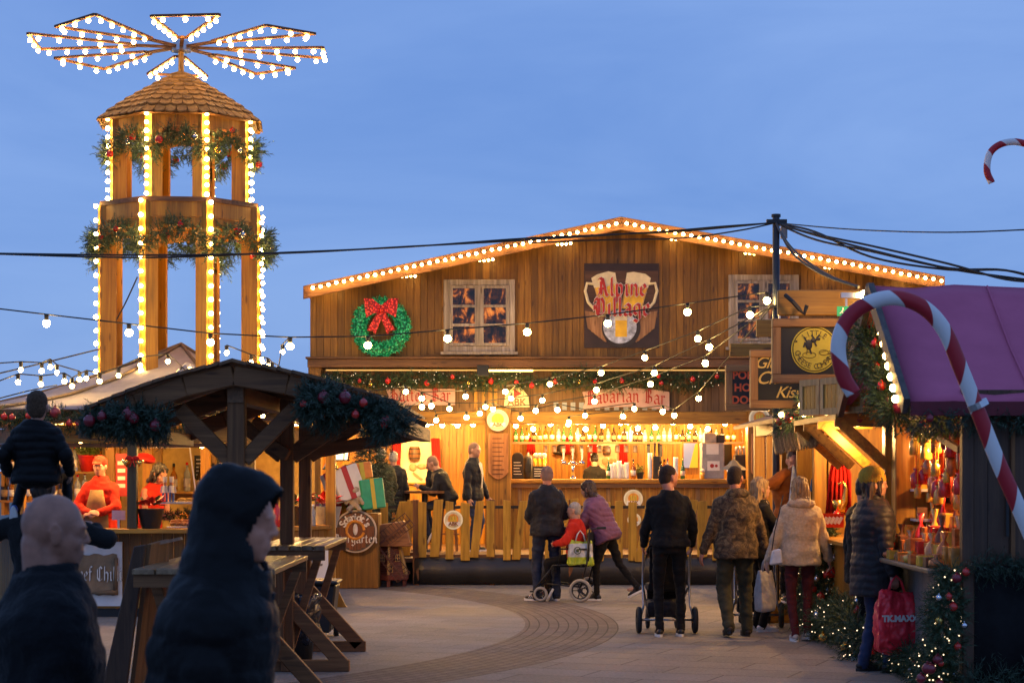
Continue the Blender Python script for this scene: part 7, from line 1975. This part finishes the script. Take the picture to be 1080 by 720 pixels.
fleece = fabric('navy_fleece', (.007, .0075, .009), (.004, .0045, .006), scale=30)
h_dark = hairmat('dark_brown_hair', (.075, .036, .018), (.015, .009, .006))
h_black = hairmat('black_hair', (.012, .009, .008), (.006, .005, .004))
h_blond = hairmat('blonde_hair', (.42, .27, .12), (.22, .13, .06))
h_grey = hairmat('grey_hair', (.42, .38, .33), (.26, .23, .2))
h_buzz = fabric('cropped_brown_hair', (.055, .034, .022), (.03, .019, .013), scale=80, rough=.8)
stub = fabric('shaved_stubble', (.30, .185, .135), (.25, .15, .11), scale=60, hs=.1)
m, nt, b = newmat('camouflage_cloth'); camo = m
co = coords(nt, (1, 1, 1)); n_ = nd(nt, 'ShaderNodeTexNoise', Scale=13.0, Detail=9.0, Roughness=.75, Distortion=1.2); nt.links.new(co, n_.inputs['Vector'])
nt.links.new(ramp(nt, n_.outputs[0], [(.36, (.016, .012, .008)), (.46, (.055, .032, .016)), (.54, (.12, .075, .035)), (.62, (.24, .155, .07)), (.75, (.10, .07, .035))]), b.inputs['Base Color']); b.inputs['Roughness'].default_value = .85
bump(nt, b, n_.outputs[0], .5, .01)
whites = plain('white_rubber', (.7, .7, .68), .5)
shoe_b = plain('black_leather', (.016, .014, .013), .4)
shoe_br = plain('brown_leather', (.05, .03, .02), .5)
shoe_g = plain('pale_grey_trainer', (.45, .42, .38), .6)

# ------------------------------------------------------------------ foreground
I = person('man in a dark navy quilted jacket with the hood up, walking past in profile', G0(206, 5.6), -PI / 2 - .06, 1.745, vox=.0055, tvox=.009, lean=.17, hp=.06,
           top=navy, puff=.007, quilt=.10, bulk=1.2, hair=navy, hairkind='hood', legs=jean, shoes=shoe_b, skin=skin2,
           lf=(-.10, -.32, .16), rf=(.10, .30, .09), rh=(.25, .10, .82), lh=(-.25, -.12, .84), hem=-.16, collar=.04)
mb = MB(); S = I['S']
mb.tube([S(I['at'](t) + I['f'] * (.15 if t < .3 else .14)) for t in (-.1, .0, .1, .2, .3, .4, .5)], .006, 6); I['part']('zip', mb.mesh('zip', black))
I = person('bald man in a navy zip fleece with a pale blue shirt collar, in profile', G0(49, 5.95), -PI / 2 + .30, 1.685, vox=.0055, tvox=.009, hp=.05, hy=.05,
           top=fleece, bulk=1.16, build=1.08, collar=.045, legs=jean, shoes=shoe_b, skin=plain('sallow_skin', (.36, .155, .095), .5, var=.2, scale=25, bumpy=.12), rh=(.26, .04, .80), lh=(-.26, .05, .80))
S, hd, HR, k = I['S'], I['hd'], I['HR'], I['k']
mb = MB(); mb.loft([(S(I['nb'] + I['u'] * .0), I['r'] * .074 * k, I['f'] * .074 * k), (S(I['nb'] + I['u'] * .05), I['r'] * .066 * k, I['f'] * .068 * k)], 20); I['part']('shirt_collar', mb.mesh('shirt_collar', fabric('pale_blue_cotton', (.35, .42, .55), (.28, .34, .46)), smooth=True))

# child on shoulders
cx = G0(40, 13.0)
person('adult in a black coat carrying the child on the shoulders', cx + V((0, .12, 0)), 0, 1.76, top=blackc, bulk=1.15, legs=blackc, shoes=shoe_b, hair=h_dark, lh=(-.30, .24, 1.34), rh=(.30, .24, 1.34), lel=(-1, -.2, -.4), rel=(1, -.2, -.4), hem=-.2)
kc = 1.17 / 1.75
person('small child in a dark navy quilted coat riding on an adult', V((cx.x, cx.y - .03, 1.70 - .94 * kc)), 0, 1.17, hip=.94, lf=(-.26, .20, .62), rf=(.26, .20, .62), knee=(0, 1, .6), lh=(-.30, .10, .98), rh=(.30, .10, .98),
       top=navy, puff=.010, quilt=.08, bulk=1.22, hem=-.06, legs=navy, shoes=plain('blue_boot', (.02, .09, .35), .4), hair=fabric('child_brown_hair', (.10, .055, .03), (.05, .028, .015), scale=60), hairkind='short', hy=.1, hs=1.3, lel=(-.5, -.8, -.3), rel=(.5, -.8, -.3))

# kiosk staff
I = person('kiosk worker in a red hoodie, red cap and tan apron, smiling behind the counter', G0(106, 24.75, .12), PI - .15, 1.80, top=redc, bulk=1.1, collar=.03, legs=blackc, shoes=shoe_b, hair=redc, hairkind='cap', lh=(-.05, .26, 1.06), rh=(.05, .27, 1.07), lel=(-1, -.3, -.2), rel=(1, -.3, -.2), skin=skin, hp=.05, lhd=((.8, .5, .1), (0, -.6, -.5)), rhd=((-.8, .5, .1), (0, -.6, -.5)))
S, at, f_, r_ = I['S'], I['at'], I['f'], I['r']
mb = MB(); vs = []
for t, w, o in ((-.25, .15, .165), (-.05, .15, .165), (.12, .14, .16), (.25, .11, .172), (.40, .075, .158)):
    for j in range(9): q = -1 + j / 4; vs.append(S(at(t) + r_ * w * q + f_ * (o - .035 * q * q)))
mb.add(vs, [(i * 9 + j, i * 9 + j + 1, i * 9 + j + 10, i * 9 + j + 9) for i in range(4) for j in range(8)]); me = mb.mesh('apron', tan, smooth=True); o_ = I['part']('apron', me); o_.modifiers.new('t', 'SOLIDIFY').thickness = .01
t = thing('card_reader_stand', 'small pink and white card beside the hoodie-wearing worker on the counter', 'card', G0(124, 23.8, KCT)); mb = MB(); mb.box(W(118, 548, 23.8), W(132, 538, 23.8) + V((0, .02, 0))); mb.build('card', plain('pink_card', (.7, .42, .45), .6), t); mb = MB(); mb.box((X(124, 23.8), 23.8, KCT), (X(126, 23.8), 23.82, Z(548, 23.8))); mb.build('stem', steel, t)
person('kiosk worker with dark hair in red, bending over the food behind the dark post', G0(157, 25.2, .12), -PI / 2 - .7, 1.74, lean=.28, top=redc, sleeve=False, legs=blackc, shoes=shoe_b, hair=h_black, hairkind='bob', lh=(-.1, .42, 1.08), rh=(.16, .42, 1.05), hp=.25)
I2 = [o for o in bpy.data.objects if o.name == 'person'][:0]
p = W(153, 478, 25.0); t = thing('beret', 'red beret on the bending kiosk worker behind the dark post', 'hat', p); mb = MB(); mb.ell(W(154, 483, 25.15), (.125, .13, .065), Matrix.Rotation(.25, 3, 'Y')); mb.build('beret', redf, t, smooth=True)

# on the hall deck
DK = .40
person('person with white hair and an olive green coat, back turned, on the hall deck', G0(402, 32.6, DK), .25, 1.71, top=greenc, bulk=1.2, hem=-.26, legs=blackc, shoes=shoe_b, hair=h_grey, lh=(-.16, .26, 1.02), rh=(.22, .2, .95))
person('person in a long dark coat standing just right of the white-haired person', G0(415, 33.2, DK), .0, 1.66, top=blackj, bulk=1.15, hem=-.26, legs=blackc, shoes=shoe_b, hair=h_grey, rh=(.26, .05, .80))
ks_ = 1.74 / 1.75
st_ = thing('bar_stool', 'tall wooden bar stool under the seated man on the deck', 'stool', G0(473, 33.1, DK)); p = G0(473, 33.1, DK)
mb = MB(); mb.cyl(p + V((0, 0, .70)), p + V((0, 0, .74)), .18, .18, 18); mb.build('seat', darkw, st_)
for a in range(4):
    dd = V((math.cos(a * PI / 2 + .78), math.sin(a * PI / 2 + .78), 0)); mb = MB(); mb.bar(p + dd * .2, p + dd * .13 + V((0, 0, .7)), .035, .035); mb.build('leg', darkw, st_)
mb = MB(); mb.tube([p + V((.17 * math.cos(a * PI / 6), .17 * math.sin(a * PI / 6), .28)) for a in range(12)], .012, 6, closed=True); mb.build('foot_ring', darkw, st_)
person('seated man in a dark jacket hunched over a phone on a tall stool', V((X(474, 33.1), 33.1, DK + .84 - .94 * ks_)), PI / 2 - .1, 1.74, lean=.42, hp=.25, lf=(-.12, .34, .42), rf=(.14, .30, .40), top=blackj, bulk=1.15, legs=jean, shoes=shoe_b, hair=stub, hairkind='short', lh=(-.16, .46, 1.16), rh=(.02, .34, 1.42), lel=(-.3, -.3, -1), rel=(.3, -.3, -1), hem=-.03)
p = G0(448, 33.0, DK); t = thing('high_table', 'small dark round high table in front of the seated man', 'table', p)
mb = MB(); mb.cyl(p + V((0, 0, .96)), p + V((0, 0, 1.0)), .34, .34, 24); mb.build('top', darkw, t); mb = MB(); mb.cyl(p, p + V((0, 0, .96)), .05, .05, 10); mb.cyl(p, p + V((0, 0, .03)), .24, .22, 18); mb.build('pedestal', black, t, auto=40)
I = person('balding man in a dark jacket over a pale shirt, standing by the left pillar', G0(499, 33.0, DK), -PI / 2 - .45, 1.80, top=blackj, bulk=1.1, collar=.03, legs=jean2, shoes=shoe_b, hair=stub, hairkind='short', rh=(.26, .06, .82), lh=(-.24, .14, .86), hp=.1)
S, at, f_, r_ = I['S'], I['at'], I['f'], I['r']
mb = MB(); mb.add([S(at(t) + r_ * q + f_ * o) for t, q, o in ((.08, -.02, .158), (.08, .02, .158), (.30, .03, .172), (.47, .065, .13), (.50, .0, .125), (.47, -.065, .13), (.30, -.03, .172))], [(0, 1, 2, 3, 4, 5, 6)]); I['part']('shirt', mb.mesh('shirt', fabric('pale_shirt', (.6, .58, .55))))
person('bar worker in black with short dark hair, back turned, behind the bar', G0(627, 35.5, DK), .1, 1.66, top=blackc, legs=blackc, shoes=shoe_b, hair=h_black, lh=(-.1, .3, 1.1), rh=(.15, .3, 1.1), hp=.2)

# ------------------------------------------------------------------ walkers
I = person('man in a black jacket and dark jeans, back turned, beside the wheelchair', G0(577, 26.6), .12, 1.80, top=blackj, bulk=1.13, build=1.05, collar=.03, legs=jean, legw=1.15, shoes=shoe_b, stripes=1, hair=stub, skin=skin2,
           lf=(-.13, .02, .085), rf=(.13, .03, .085), lft=.9, rft=-.1, lh=(-.17, .28, 1.02), rh=(.17, .28, 1.04), lel=(-.5, -.8, -.4), rel=(.5, -.8, -.4), hem=-.1)
person('woman in a mauve quilted coat and black leggings leaning to push the wheelchair', G0(640, 26.7), PI / 2 - .35, 1.66, lean=.42, hp=.12, top=mauve, puff=.010, quilt=.07, bulk=1.18, build=1.05, legs=blackc, legw=.95, shoes=shoe_b, hair=h_dark, hairkind='bob',
       lf=(-.1, .12, .085), rf=(.1, -.42, .19), lh=(-.2, .54, .98), rh=(.2, .52, .98), hem=-.12)
# wheelchair
wo = G0(607, 26.55); wy = PI / 2 - .25
t = thing('wheelchair', 'black attendant wheelchair with pale-tyred wheels', 'wheelchair', wo, rz=wy)
def wheel(t, c, r, tyre, w=.035, spokes=5, ty=whites):
    mb = MB(); n = 28; ax = V((1, 0, 0)); mb.tube([V(c) + V((0, math.cos(2 * PI * i / n), math.sin(2 * PI * i / n))) * (r - tyre) for i in range(n)], tyre, 8, closed=True); o_ = mb.build('wheel', ty, t, world=False, smooth=True)
    mb = MB(); mb.tube([V(c) + V((0, math.cos(2 * PI * i / n), math.sin(2 * PI * i / n))) * (r - 2 * tyre) for i in range(n)], tyre * .5, 6, closed=True); mb.cyl(V(c) - ax * w * .6, V(c) + ax * w * .6, r * .2, r * .2, 12)
    for i in range(spokes): a = 2 * PI * i / spokes; mb.bar(V(c), V(c) + V((0, math.cos(a), math.sin(a))) * (r - 2 * tyre), .02, .012)
    mb.build('rim', black, o_, world=False); return o_
tyrem = plain('pale_tyre', (.36, .33, .27), .7)
for sx_ in (-.25, .25): wheel(t, (sx_, -.12, .155), .155, .022, ty=tyrem); wheel(t, (sx_, .42, .10), .10, .02, ty=tyrem)
mb = MB()
for sx_ in (-.22, .22): mb.tube([(sx_, -.36, .98), (sx_, -.24, .96), (sx_, -.20, .5), (sx_, -.12, .2)], .012, 8); mb.tube([(sx_, -.2, .5), (sx_, .26, .48), (sx_, .42, .2)], .012, 8); mb.tube([(sx_, -.2, .70), (sx_, .16, .70), (sx_, .18, .48)], .012, 8); mb.tube([(sx_, .3, .42), (sx_, .52, .15)], .011, 8); mb.tube([(sx_, -.12, .2), (sx_, .4, .24)], .010, 8)
mb.build('frame', black, t, world=False, smooth=True)
mb = MB(); mb.box((-.21, -.2, .46), (.21, .24, .50)); mb.build('seat', blackc, t, world=False, bevel=.01); mb = MB(); mb.box((-.21, -.23, .52), (.21, -.205, .92)); mb.build('backrest', blackc, t, world=False, bevel=.005); mb = MB(); mb.box((-.2, .44, .12), (.2, .58, .14)); mb.build('footrest', black, t, world=False)
for sx_ in (-.22, .22): mb = MB(); mb.cyl((sx_, -.46, .985), (sx_, -.34, .98), .018, .018, 10); mb.build('handgrip', rubber, t, world=False)
Rw = Matrix.Rotation(wy, 3, 'Z'); kk_ = 1.56 / 1.75
person('elderly woman with white hair and a red coat sitting in the wheelchair', wo + Rw @ V((0, -.02, 0)) + V((0, 0, .60 - .94 * kk_)), wy, 1.56, lean=.05, lf=(-.1, .44, .42), rf=(.1, .44, .42), knee=(0, 1, 1), top=redc, bulk=1.15, legs=blackc, shoes=shoe_b, hair=h_grey, lh=(-.15, .30, 1.12), rh=(.15, .30, 1.12), hem=-.03, lel=(-1, -.4, -.4), rel=(1, -.4, -.4))


def bag(label, top, w, h, dpt, mat, yaw=0, fold=.02, handle=None, body2=None, seed=1):
    """carrier hanging from the point top"""
    t = thing('carrier_bag', label, 'bag', V(top) - V((0, 0, h + .12)), rz=yaw); mb = MB()
    rings = []
    for q, ww, dd in ((0, .9, .8), (.08, 1, 1), (.4, 1.0, .95), (.75, .96, .6), (.93, .9, .25), (1, .86, .12)):
        z = h * q; x = w / 2 * ww; y = dpt / 2 * dd; rings.append([(-x, -y, z), (0, -y * 1.1, z), (x, -y, z), (x, y, z), (0, y * 1.1, z), (-x, y, z)])
    vs = [p for r in rings for p in r]
    mb.add(vs, [(i * 6 + j, i * 6 + (j + 1) % 6, (i + 1) * 6 + (j + 1) % 6, (i + 1) * 6 + j) for i in range(5) for j in range(6)] + [(5, 4, 3, 2, 1, 0), tuple(range(30, 36))])
    def dd_(c, n): return fbm(V((c.x * 9 + seed, c.y * 9, c.z * 5)), 1, 4) * fold
    me = remesh(mb, .009, 2, dd_, mat, 'body'); o_ = bpy.data.objects.new('body', me); C.objects.link(o_); o_.parent = t
    if body2:
        me.materials.append(body2[0])
        for p in me.polygons:
            if body2[1](p.center): p.material_index = 1
    for sg in (-1, 1):
        mb = MB(); mb.tube([(-w * .2, sg * .015, h - .01), (-w * .12, sg * .012, h + .08), (0, 0, h + .13), (w * .12, sg * .012, h + .08), (w * .2, sg * .015, h - .01)], .007, 6); mb.build('handle', handle or mat, t, world=False, smooth=True)
    return t
lime = plain('lime_print', (.42, .52, .03), .4)
t = bag('white shopping bag with lime green bands hanging on the back of the wheelchair', W(612, 560, 26.35), .33, .33, .12, plain('glossy_white_bag', (.55, .56, .55), .3), .15, .03, whites, (lime, lambda c: c.z < .11 or c.z > .29), 2)
mb = MB(); mb.tube([(-.05 + .045 * math.cos(a * PI / 8), -.078, .2 + .045 * math.sin(a * PI / 8)) for a in range(16)], .006, 5, closed=True); mb.ell((-.05, -.078, .2), (.022, .004, .022), None, 10, 6); mb.build('round_print', plain('dark_green_print', (.06, .09, .03), .5), t, world=False)

def stroller(label, o, yaw, w=.56, hood=True):
    t = thing('pushchair', label, 'pushchair', o, rz=yaw)
    for sx_ in (-w / 2, w / 2): wheel(t, (sx_, -.05, .145), .145, .028, .04, 6, rubber)
    for sx_ in (-.16, .16): wheel(t, (sx_, .62, .10), .10, .022, .03, 5, rubber)
    mb = MB()
    for sg in (-1, 1):
        x = sg * (w / 2 - .05); mb.tube([(sg * w * .48, -.05, .145), (x, -.04, .30), (x, .1, .55), (x, -.08, .92), (x, -.16, 1.02)], .013, 8); mb.tube([(x, .1, .5), (sg * .17, .55, .22), (sg * .16, .62, .1)], .013, 8)
    mb.tube([(-w / 2, -.05, .145), (w / 2, -.05, .145)], .012, 8); mb.build('frame', plain('alloy', (.45, .45, .46), .35, .9), t, world=False, smooth=True)
    mb = MB(); x = w / 2 - .05; mb.tube([(-x, -.15, 1.0), (-x * .8, -.2, 1.05), (0, -.21, 1.06), (x * .8, -.2, 1.05), (x, -.15, 1.0)], .018, 8); mb.build('handlebar', rubber, t, world=False, smooth=True)
    mb = MB(); mb.box((-.2, -.02, .45), (.2, .42, .52)); mb.bar((0, -.0, .50), (0, -.06, .92), .38, .05, (0, 1, 0)); mb.bar((0, .40, .48), (0, .55, .28), .36, .05); me = remesh(mb, .014, 3, lambda c, n: fbm(c, 8, 3) * .012, blackc, 'seat'); q = bpy.data.objects.new('seat', me); C.objects.link(q); q.parent = t
    mb = MB(); mb.box((-.2, -.02, .17), (.2, .40, .34)); me = remesh(mb, .015, 4, lambda c, n: fbm(c, 9, 3) * .02, blackj, 'basket'); q = bpy.data.objects.new('basket', me); C.objects.link(q); q.parent = t
    if hood:
        mb = MB(); n = 12; vs = []
        for i in range(n + 1):
            a = PI * i / n
            for j in range(6): b2 = -.3 + j * .32; vs.append((.23 * math.cos(a), .03 + .27 * math.sin(b2) * math.sin(a) * .9 + .05 * j * 0, .78 + .28 * math.cos(b2) * math.sin(a)))
        mb.add(vs, [(i * 6 + j, i * 6 + j + 1, (i + 1) * 6 + j + 1, (i + 1) * 6 + j) for i in range(n) for j in range(5)]); q = mb.build('hood', blackj, t, world=False, smooth=True); q.modifiers.new('t', 'SOLIDIFY').thickness = .015
    return t
I = person('man in a black jumper and black jeans pushing a pushchair, looking to the right', G0(706, 20.9), .0, 1.80, hy=-1.0, top=blackc, topkind='jumper', bulk=1.08, legs=blackc, legw=.92, shoes=shoe_b, hair=h_buzz, skin=skin2,
           lf=(-.10, .0, .085), rf=(.12, .04, .085), lh=(-.25, .24, .93), rh=(.25, .24, .93), lel=(-.35, -1, -.1), rel=(.35, -1, -.1), hem=-.02)
stroller('black pushchair pushed by the man in the black jumper', G0(703, 21.35), 0, .60)
I = person('stocky man in a brown camouflage jacket and olive trousers, seen from behind', G0(776, 20.9), .12, 1.79, build=1.05, bulk=1.14, hy=-.5, top=camo, hem=-.14, collar=.03, legs=olive, legw=1.25, shoes=shoe_br, sole=black, hair=h_buzz, skin=skin2,
           lf=(-.10, -.12, .12), rf=(.13, .05, .085), lh=(-.34, .05, .84), rh=(.34, .05, .84))
mb = MB(); mb.ell(I['S'](I['nb'] - I['f'] * .07 + V((0, 0, -.01))), (.13, .08, .07)); me = remesh(mb, .012, 2, lambda c, n: fbm(c, 12, 3) * .01, camo, 'hood'); I['part']('hood', me)
stroller('black pushchair seen between the camouflage jacket and the cream fleece', G0(797, 22.1), -.1, .56)
I = person('woman with long blonde hair and a black gilet over a cream hood, in profile', G0(801, 21.6), -PI / 2 + .25, 1.66, top=blackc, topkind='gilet', bulk=1.08, legs=blackc, shoes=whites, sole=whites, hair=h_blond, hairkind='long', lh=(-.2, .35, .95), rh=(.2, .35, .95))
mb = MB(); mb.loft([(I['S'](I['nb'] - I['u'] * .07), I['r'] * .13 * .95, I['f'] * .11 * .95), (I['S'](I['nb'] + I['u'] * .02), I['r'] * .10, I['f'] * .10)], 20); I['part']('fur_collar', remesh(mb, .014, 2, lambda c, n: fbm(c, 40, 3) * .016, creamf, 'fur'))
I = person('woman with blonde hair in a cream fleece jacket and burgundy leggings, seen from behind', G0(844, 20.3), .05, 1.67, top=creamf, bulk=1.17, collar=.03, hem=-.13, legs=burg, legw=.92, shoes=shoe_g, hair=h_blond, hairkind='bob', hp=.1,
           lf=(-.05, .02, .085), rf=(.09, .06, .10), lh=(-.33, .08, .86), rh=(.33, .10, .86))
mb = MB(); mb.ell(I['S'](I['nb'] - I['f'] * .06), (.15, .09, .06)); I['part']('collar', remesh(mb, .012, 2, lambda c, n: fbm(c, 50, 3) * .008, creamf, 'collar'))
bag('grey paper carrier bag hanging between the camouflage man and the cream fleece woman', W(807, 589, 20.6), .19, .42, .14, plain('grey_paper_bag', (.33, .30, .28), .6), .5, .012, None, None, 4)
t = thing('shoulder_bag', 'small white bag under the arm of the cream fleece woman', 'bag', W(818, 600, 20.1)); mb = MB(); mb.prism([W(812, 596, 20.15), W(826, 594, 20.1), W(824, 578, 20.1), W(815, 580, 20.15)], (0, .08, 0)); mb.build('body', plain('white_leather', (.6, .58, .56), .4), t, bevel=.015); mb = MB(); mb.tube([W(814, 580, 20.1), W(817, 560, 20.08), W(822, 540, 20.08), W(826, 522, 20.12)], .006, 6); mb.build('strap', black, t)

# at the nearest stall
I = person('woman in a mustard beanie and charcoal quilted coat, facing the sweet stall', G0(921, 17.25), -PI / 2 + .35, 1.75, top=greyp, puff=.008, quilt=.065, bulk=1.18, hem=-.28, hy=-.35, collar=.05, legs=jean2, legw=1.05, shoes=shoe_b, sole=black, hair=h_dark, hairkind='long',
           rh=(.33, .02, .75), lh=(-.12, .42, 1.12), lf=(-.1, -.04, .085), rf=(.1, .10, .085), rcurl=.9)
S, hd, HR, k = I['S'], I['hd'], I['HR'], I['k']
mb = MB(); mb.ell(S(hd(0, -.030, .066)), (.102 * k, .118 * k, .100 * k), HR, 24, 16); mb.ell(S(hd(0, -.024, .040)), (.106 * k, .122 * k, .032 * k), HR, 24, 12)
I['part']('beanie', remesh(mb, .008, 2, lambda c, n: .002 * math.sin(math.atan2(c.y - S(hd(0, -.02, 0)).y, c.x - S(hd(0, -.02, 0)).x) * 26), mustard, 'beanie'))
hw = I['loc'] + Matrix.Rotation(I['yaw'], 3, 'Z') @ (I['J']['r'][2] * I['k'])
redbag = plain('red_polythene', (.85, .03, .05), .35, var=.25, scale=6, bumpy=.5)
t = bag('bright red plastic carrier bag with white lettering held by the woman in the beanie', hw + V((.02, -.04, -.02)), .36, .52, .15, redbag, .15, .035, None, None, 6)
mb = text_mesh('TK.MAXX', .072, .002, offset=.004); mb.transform((FACE).to_4x4()); mb.materials.clear(); mb.materials.append(whites); o_ = bpy.data.objects.new('lettering', mb); C.objects.link(o_); o_.parent = t; o_.location = (0, -.098, .29)
person('person in dark clothes half hidden behind the woman in the beanie', G0(912, 18.25), -PI / 2 + .5, 1.70, top=blackc, bulk=1.15, hem=-.2, legs=blackc, shoes=shoe_b, hair=h_black)
person('person in a rust brown jacket, both hands raised to the face, under the brushwood', G0(836, 23.0, .22), PI, 1.76, top=rust, bulk=1.25, hem=-.2, legs=blackc, shoes=shoe_b, hair=h_dark, hp=.3, lh=(-.09, .22, 1.50), rh=(.09, .22, 1.50), lel=(-1, 0, -.8), rel=(1, 0, -.8))
t = thing('scarf', 'white scarf hanging down the front of the rust brown jacket', 'scarf', W(838, 510, 22.7)); mb = MB(); mb.prism([W(832, 530, 22.7), W(845, 522, 22.7), W(839, 492, 22.72), (W(836, 490, 22.72))], (0, .03, 0)); mb.build('cloth', whites, t, bevel=.008)
t = thing('plinth_step', 'low wooden step under the person in the rust brown jacket', 'step', G0(836, 23.0)); mb = MB(); mb.box((X(836, 23) - .35, 22.75, 0), (X(836, 23) + .35, 23.4, .22)); mb.build('step', pine_x, t, bevel=.01)
t = thing('blue_cloth', 'blue cloth hanging beside the rust jacket at the third stall', 'cloth', W(860, 512, 22.5)); mb = MB(); mb.prism([W(854, 518, 22.4), W(866, 518, 22.4), W(865, 503, 22.4), W(856, 505, 22.4)], (0, .03, 0)); mb.build('cloth', fabric('blue_cotton', (.04, .12, .35)), t)
# ------------------------------------------------------------------ world + camera
nt = wd.node_tree
nt.nodes.remove(sky) if False else None
tc = nt.nodes.new('ShaderNodeTexCoord')
mp = nt.nodes.new('ShaderNodeMapping'); mp.inputs['Scale'].default_value = (1.6, 1.6, 7); mp.inputs['Rotation'].default_value = (0.12, .1, 0); nt.links.new(tc.outputs['Generated'], mp.inputs[0])
n = nd(nt, 'ShaderNodeTexNoise', Scale=1.9, Detail=7.0, Roughness=.55, Distortion=.5); nt.links.new(mp.outputs[0], n.inputs['Vector'])
cl = ramp(nt, n.outputs[0], [(.30, (.74, .81, .89)), (.68, (1.10, 1.05, 1.01))])
hsv = nt.nodes.new('ShaderNodeHueSaturation'); hsv.inputs['Saturation'].default_value = SKY_SAT; nt.links.new(sky.outputs[0], hsv.inputs['Color'])
tint = mixc(nt, 1.0, hsv.outputs[0], SKY_TINT, 'MULTIPLY')
base = mixc(nt, .90, tint, (1.78, 3.08, 6.5, 1))
col = mixc(nt, 1.0, base, cl, 'MULTIPLY')
nt.links.new(col, bg.inputs[0]); bg.inputs[1].default_value = SKY_STR

cam = bpy.data.cameras.new('camera'); co_ = bpy.data.objects.new('camera', cam); C.objects.link(co_)
co_.location = (0, 0, H); co_.rotation_euler = (PI / 2, 0, 0)
cam.sensor_width = 36; cam.lens = 36 * F / 1080; cam.shift_y = (HY - 360) / 1080; cam.clip_end = 3000; cam.clip_start = .1
cam.dof.use_dof = True; cam.dof.focus_distance = 25; cam.dof.aperture_fstop = 7.0
scene.camera = co_
scene.render.resolution_x = 1024; scene.render.resolution_y = 682
vs = scene.view_settings; vs.view_transform = 'Standard'; vs.look = 'None'; vs.exposure = 0; vs.gamma = 1; vs.use_curve_mapping = False
scene.cycles.use_denoising = True
scene.cycles.max_bounces = 6; scene.cycles.diffuse_bounces = 3; scene.cycles.glossy_bounces = 3; scene.cycles.transmission_bounces = 4; scene.cycles.transparent_max_bounces = 8
scene.cycles.sample_clamp_indirect = 4
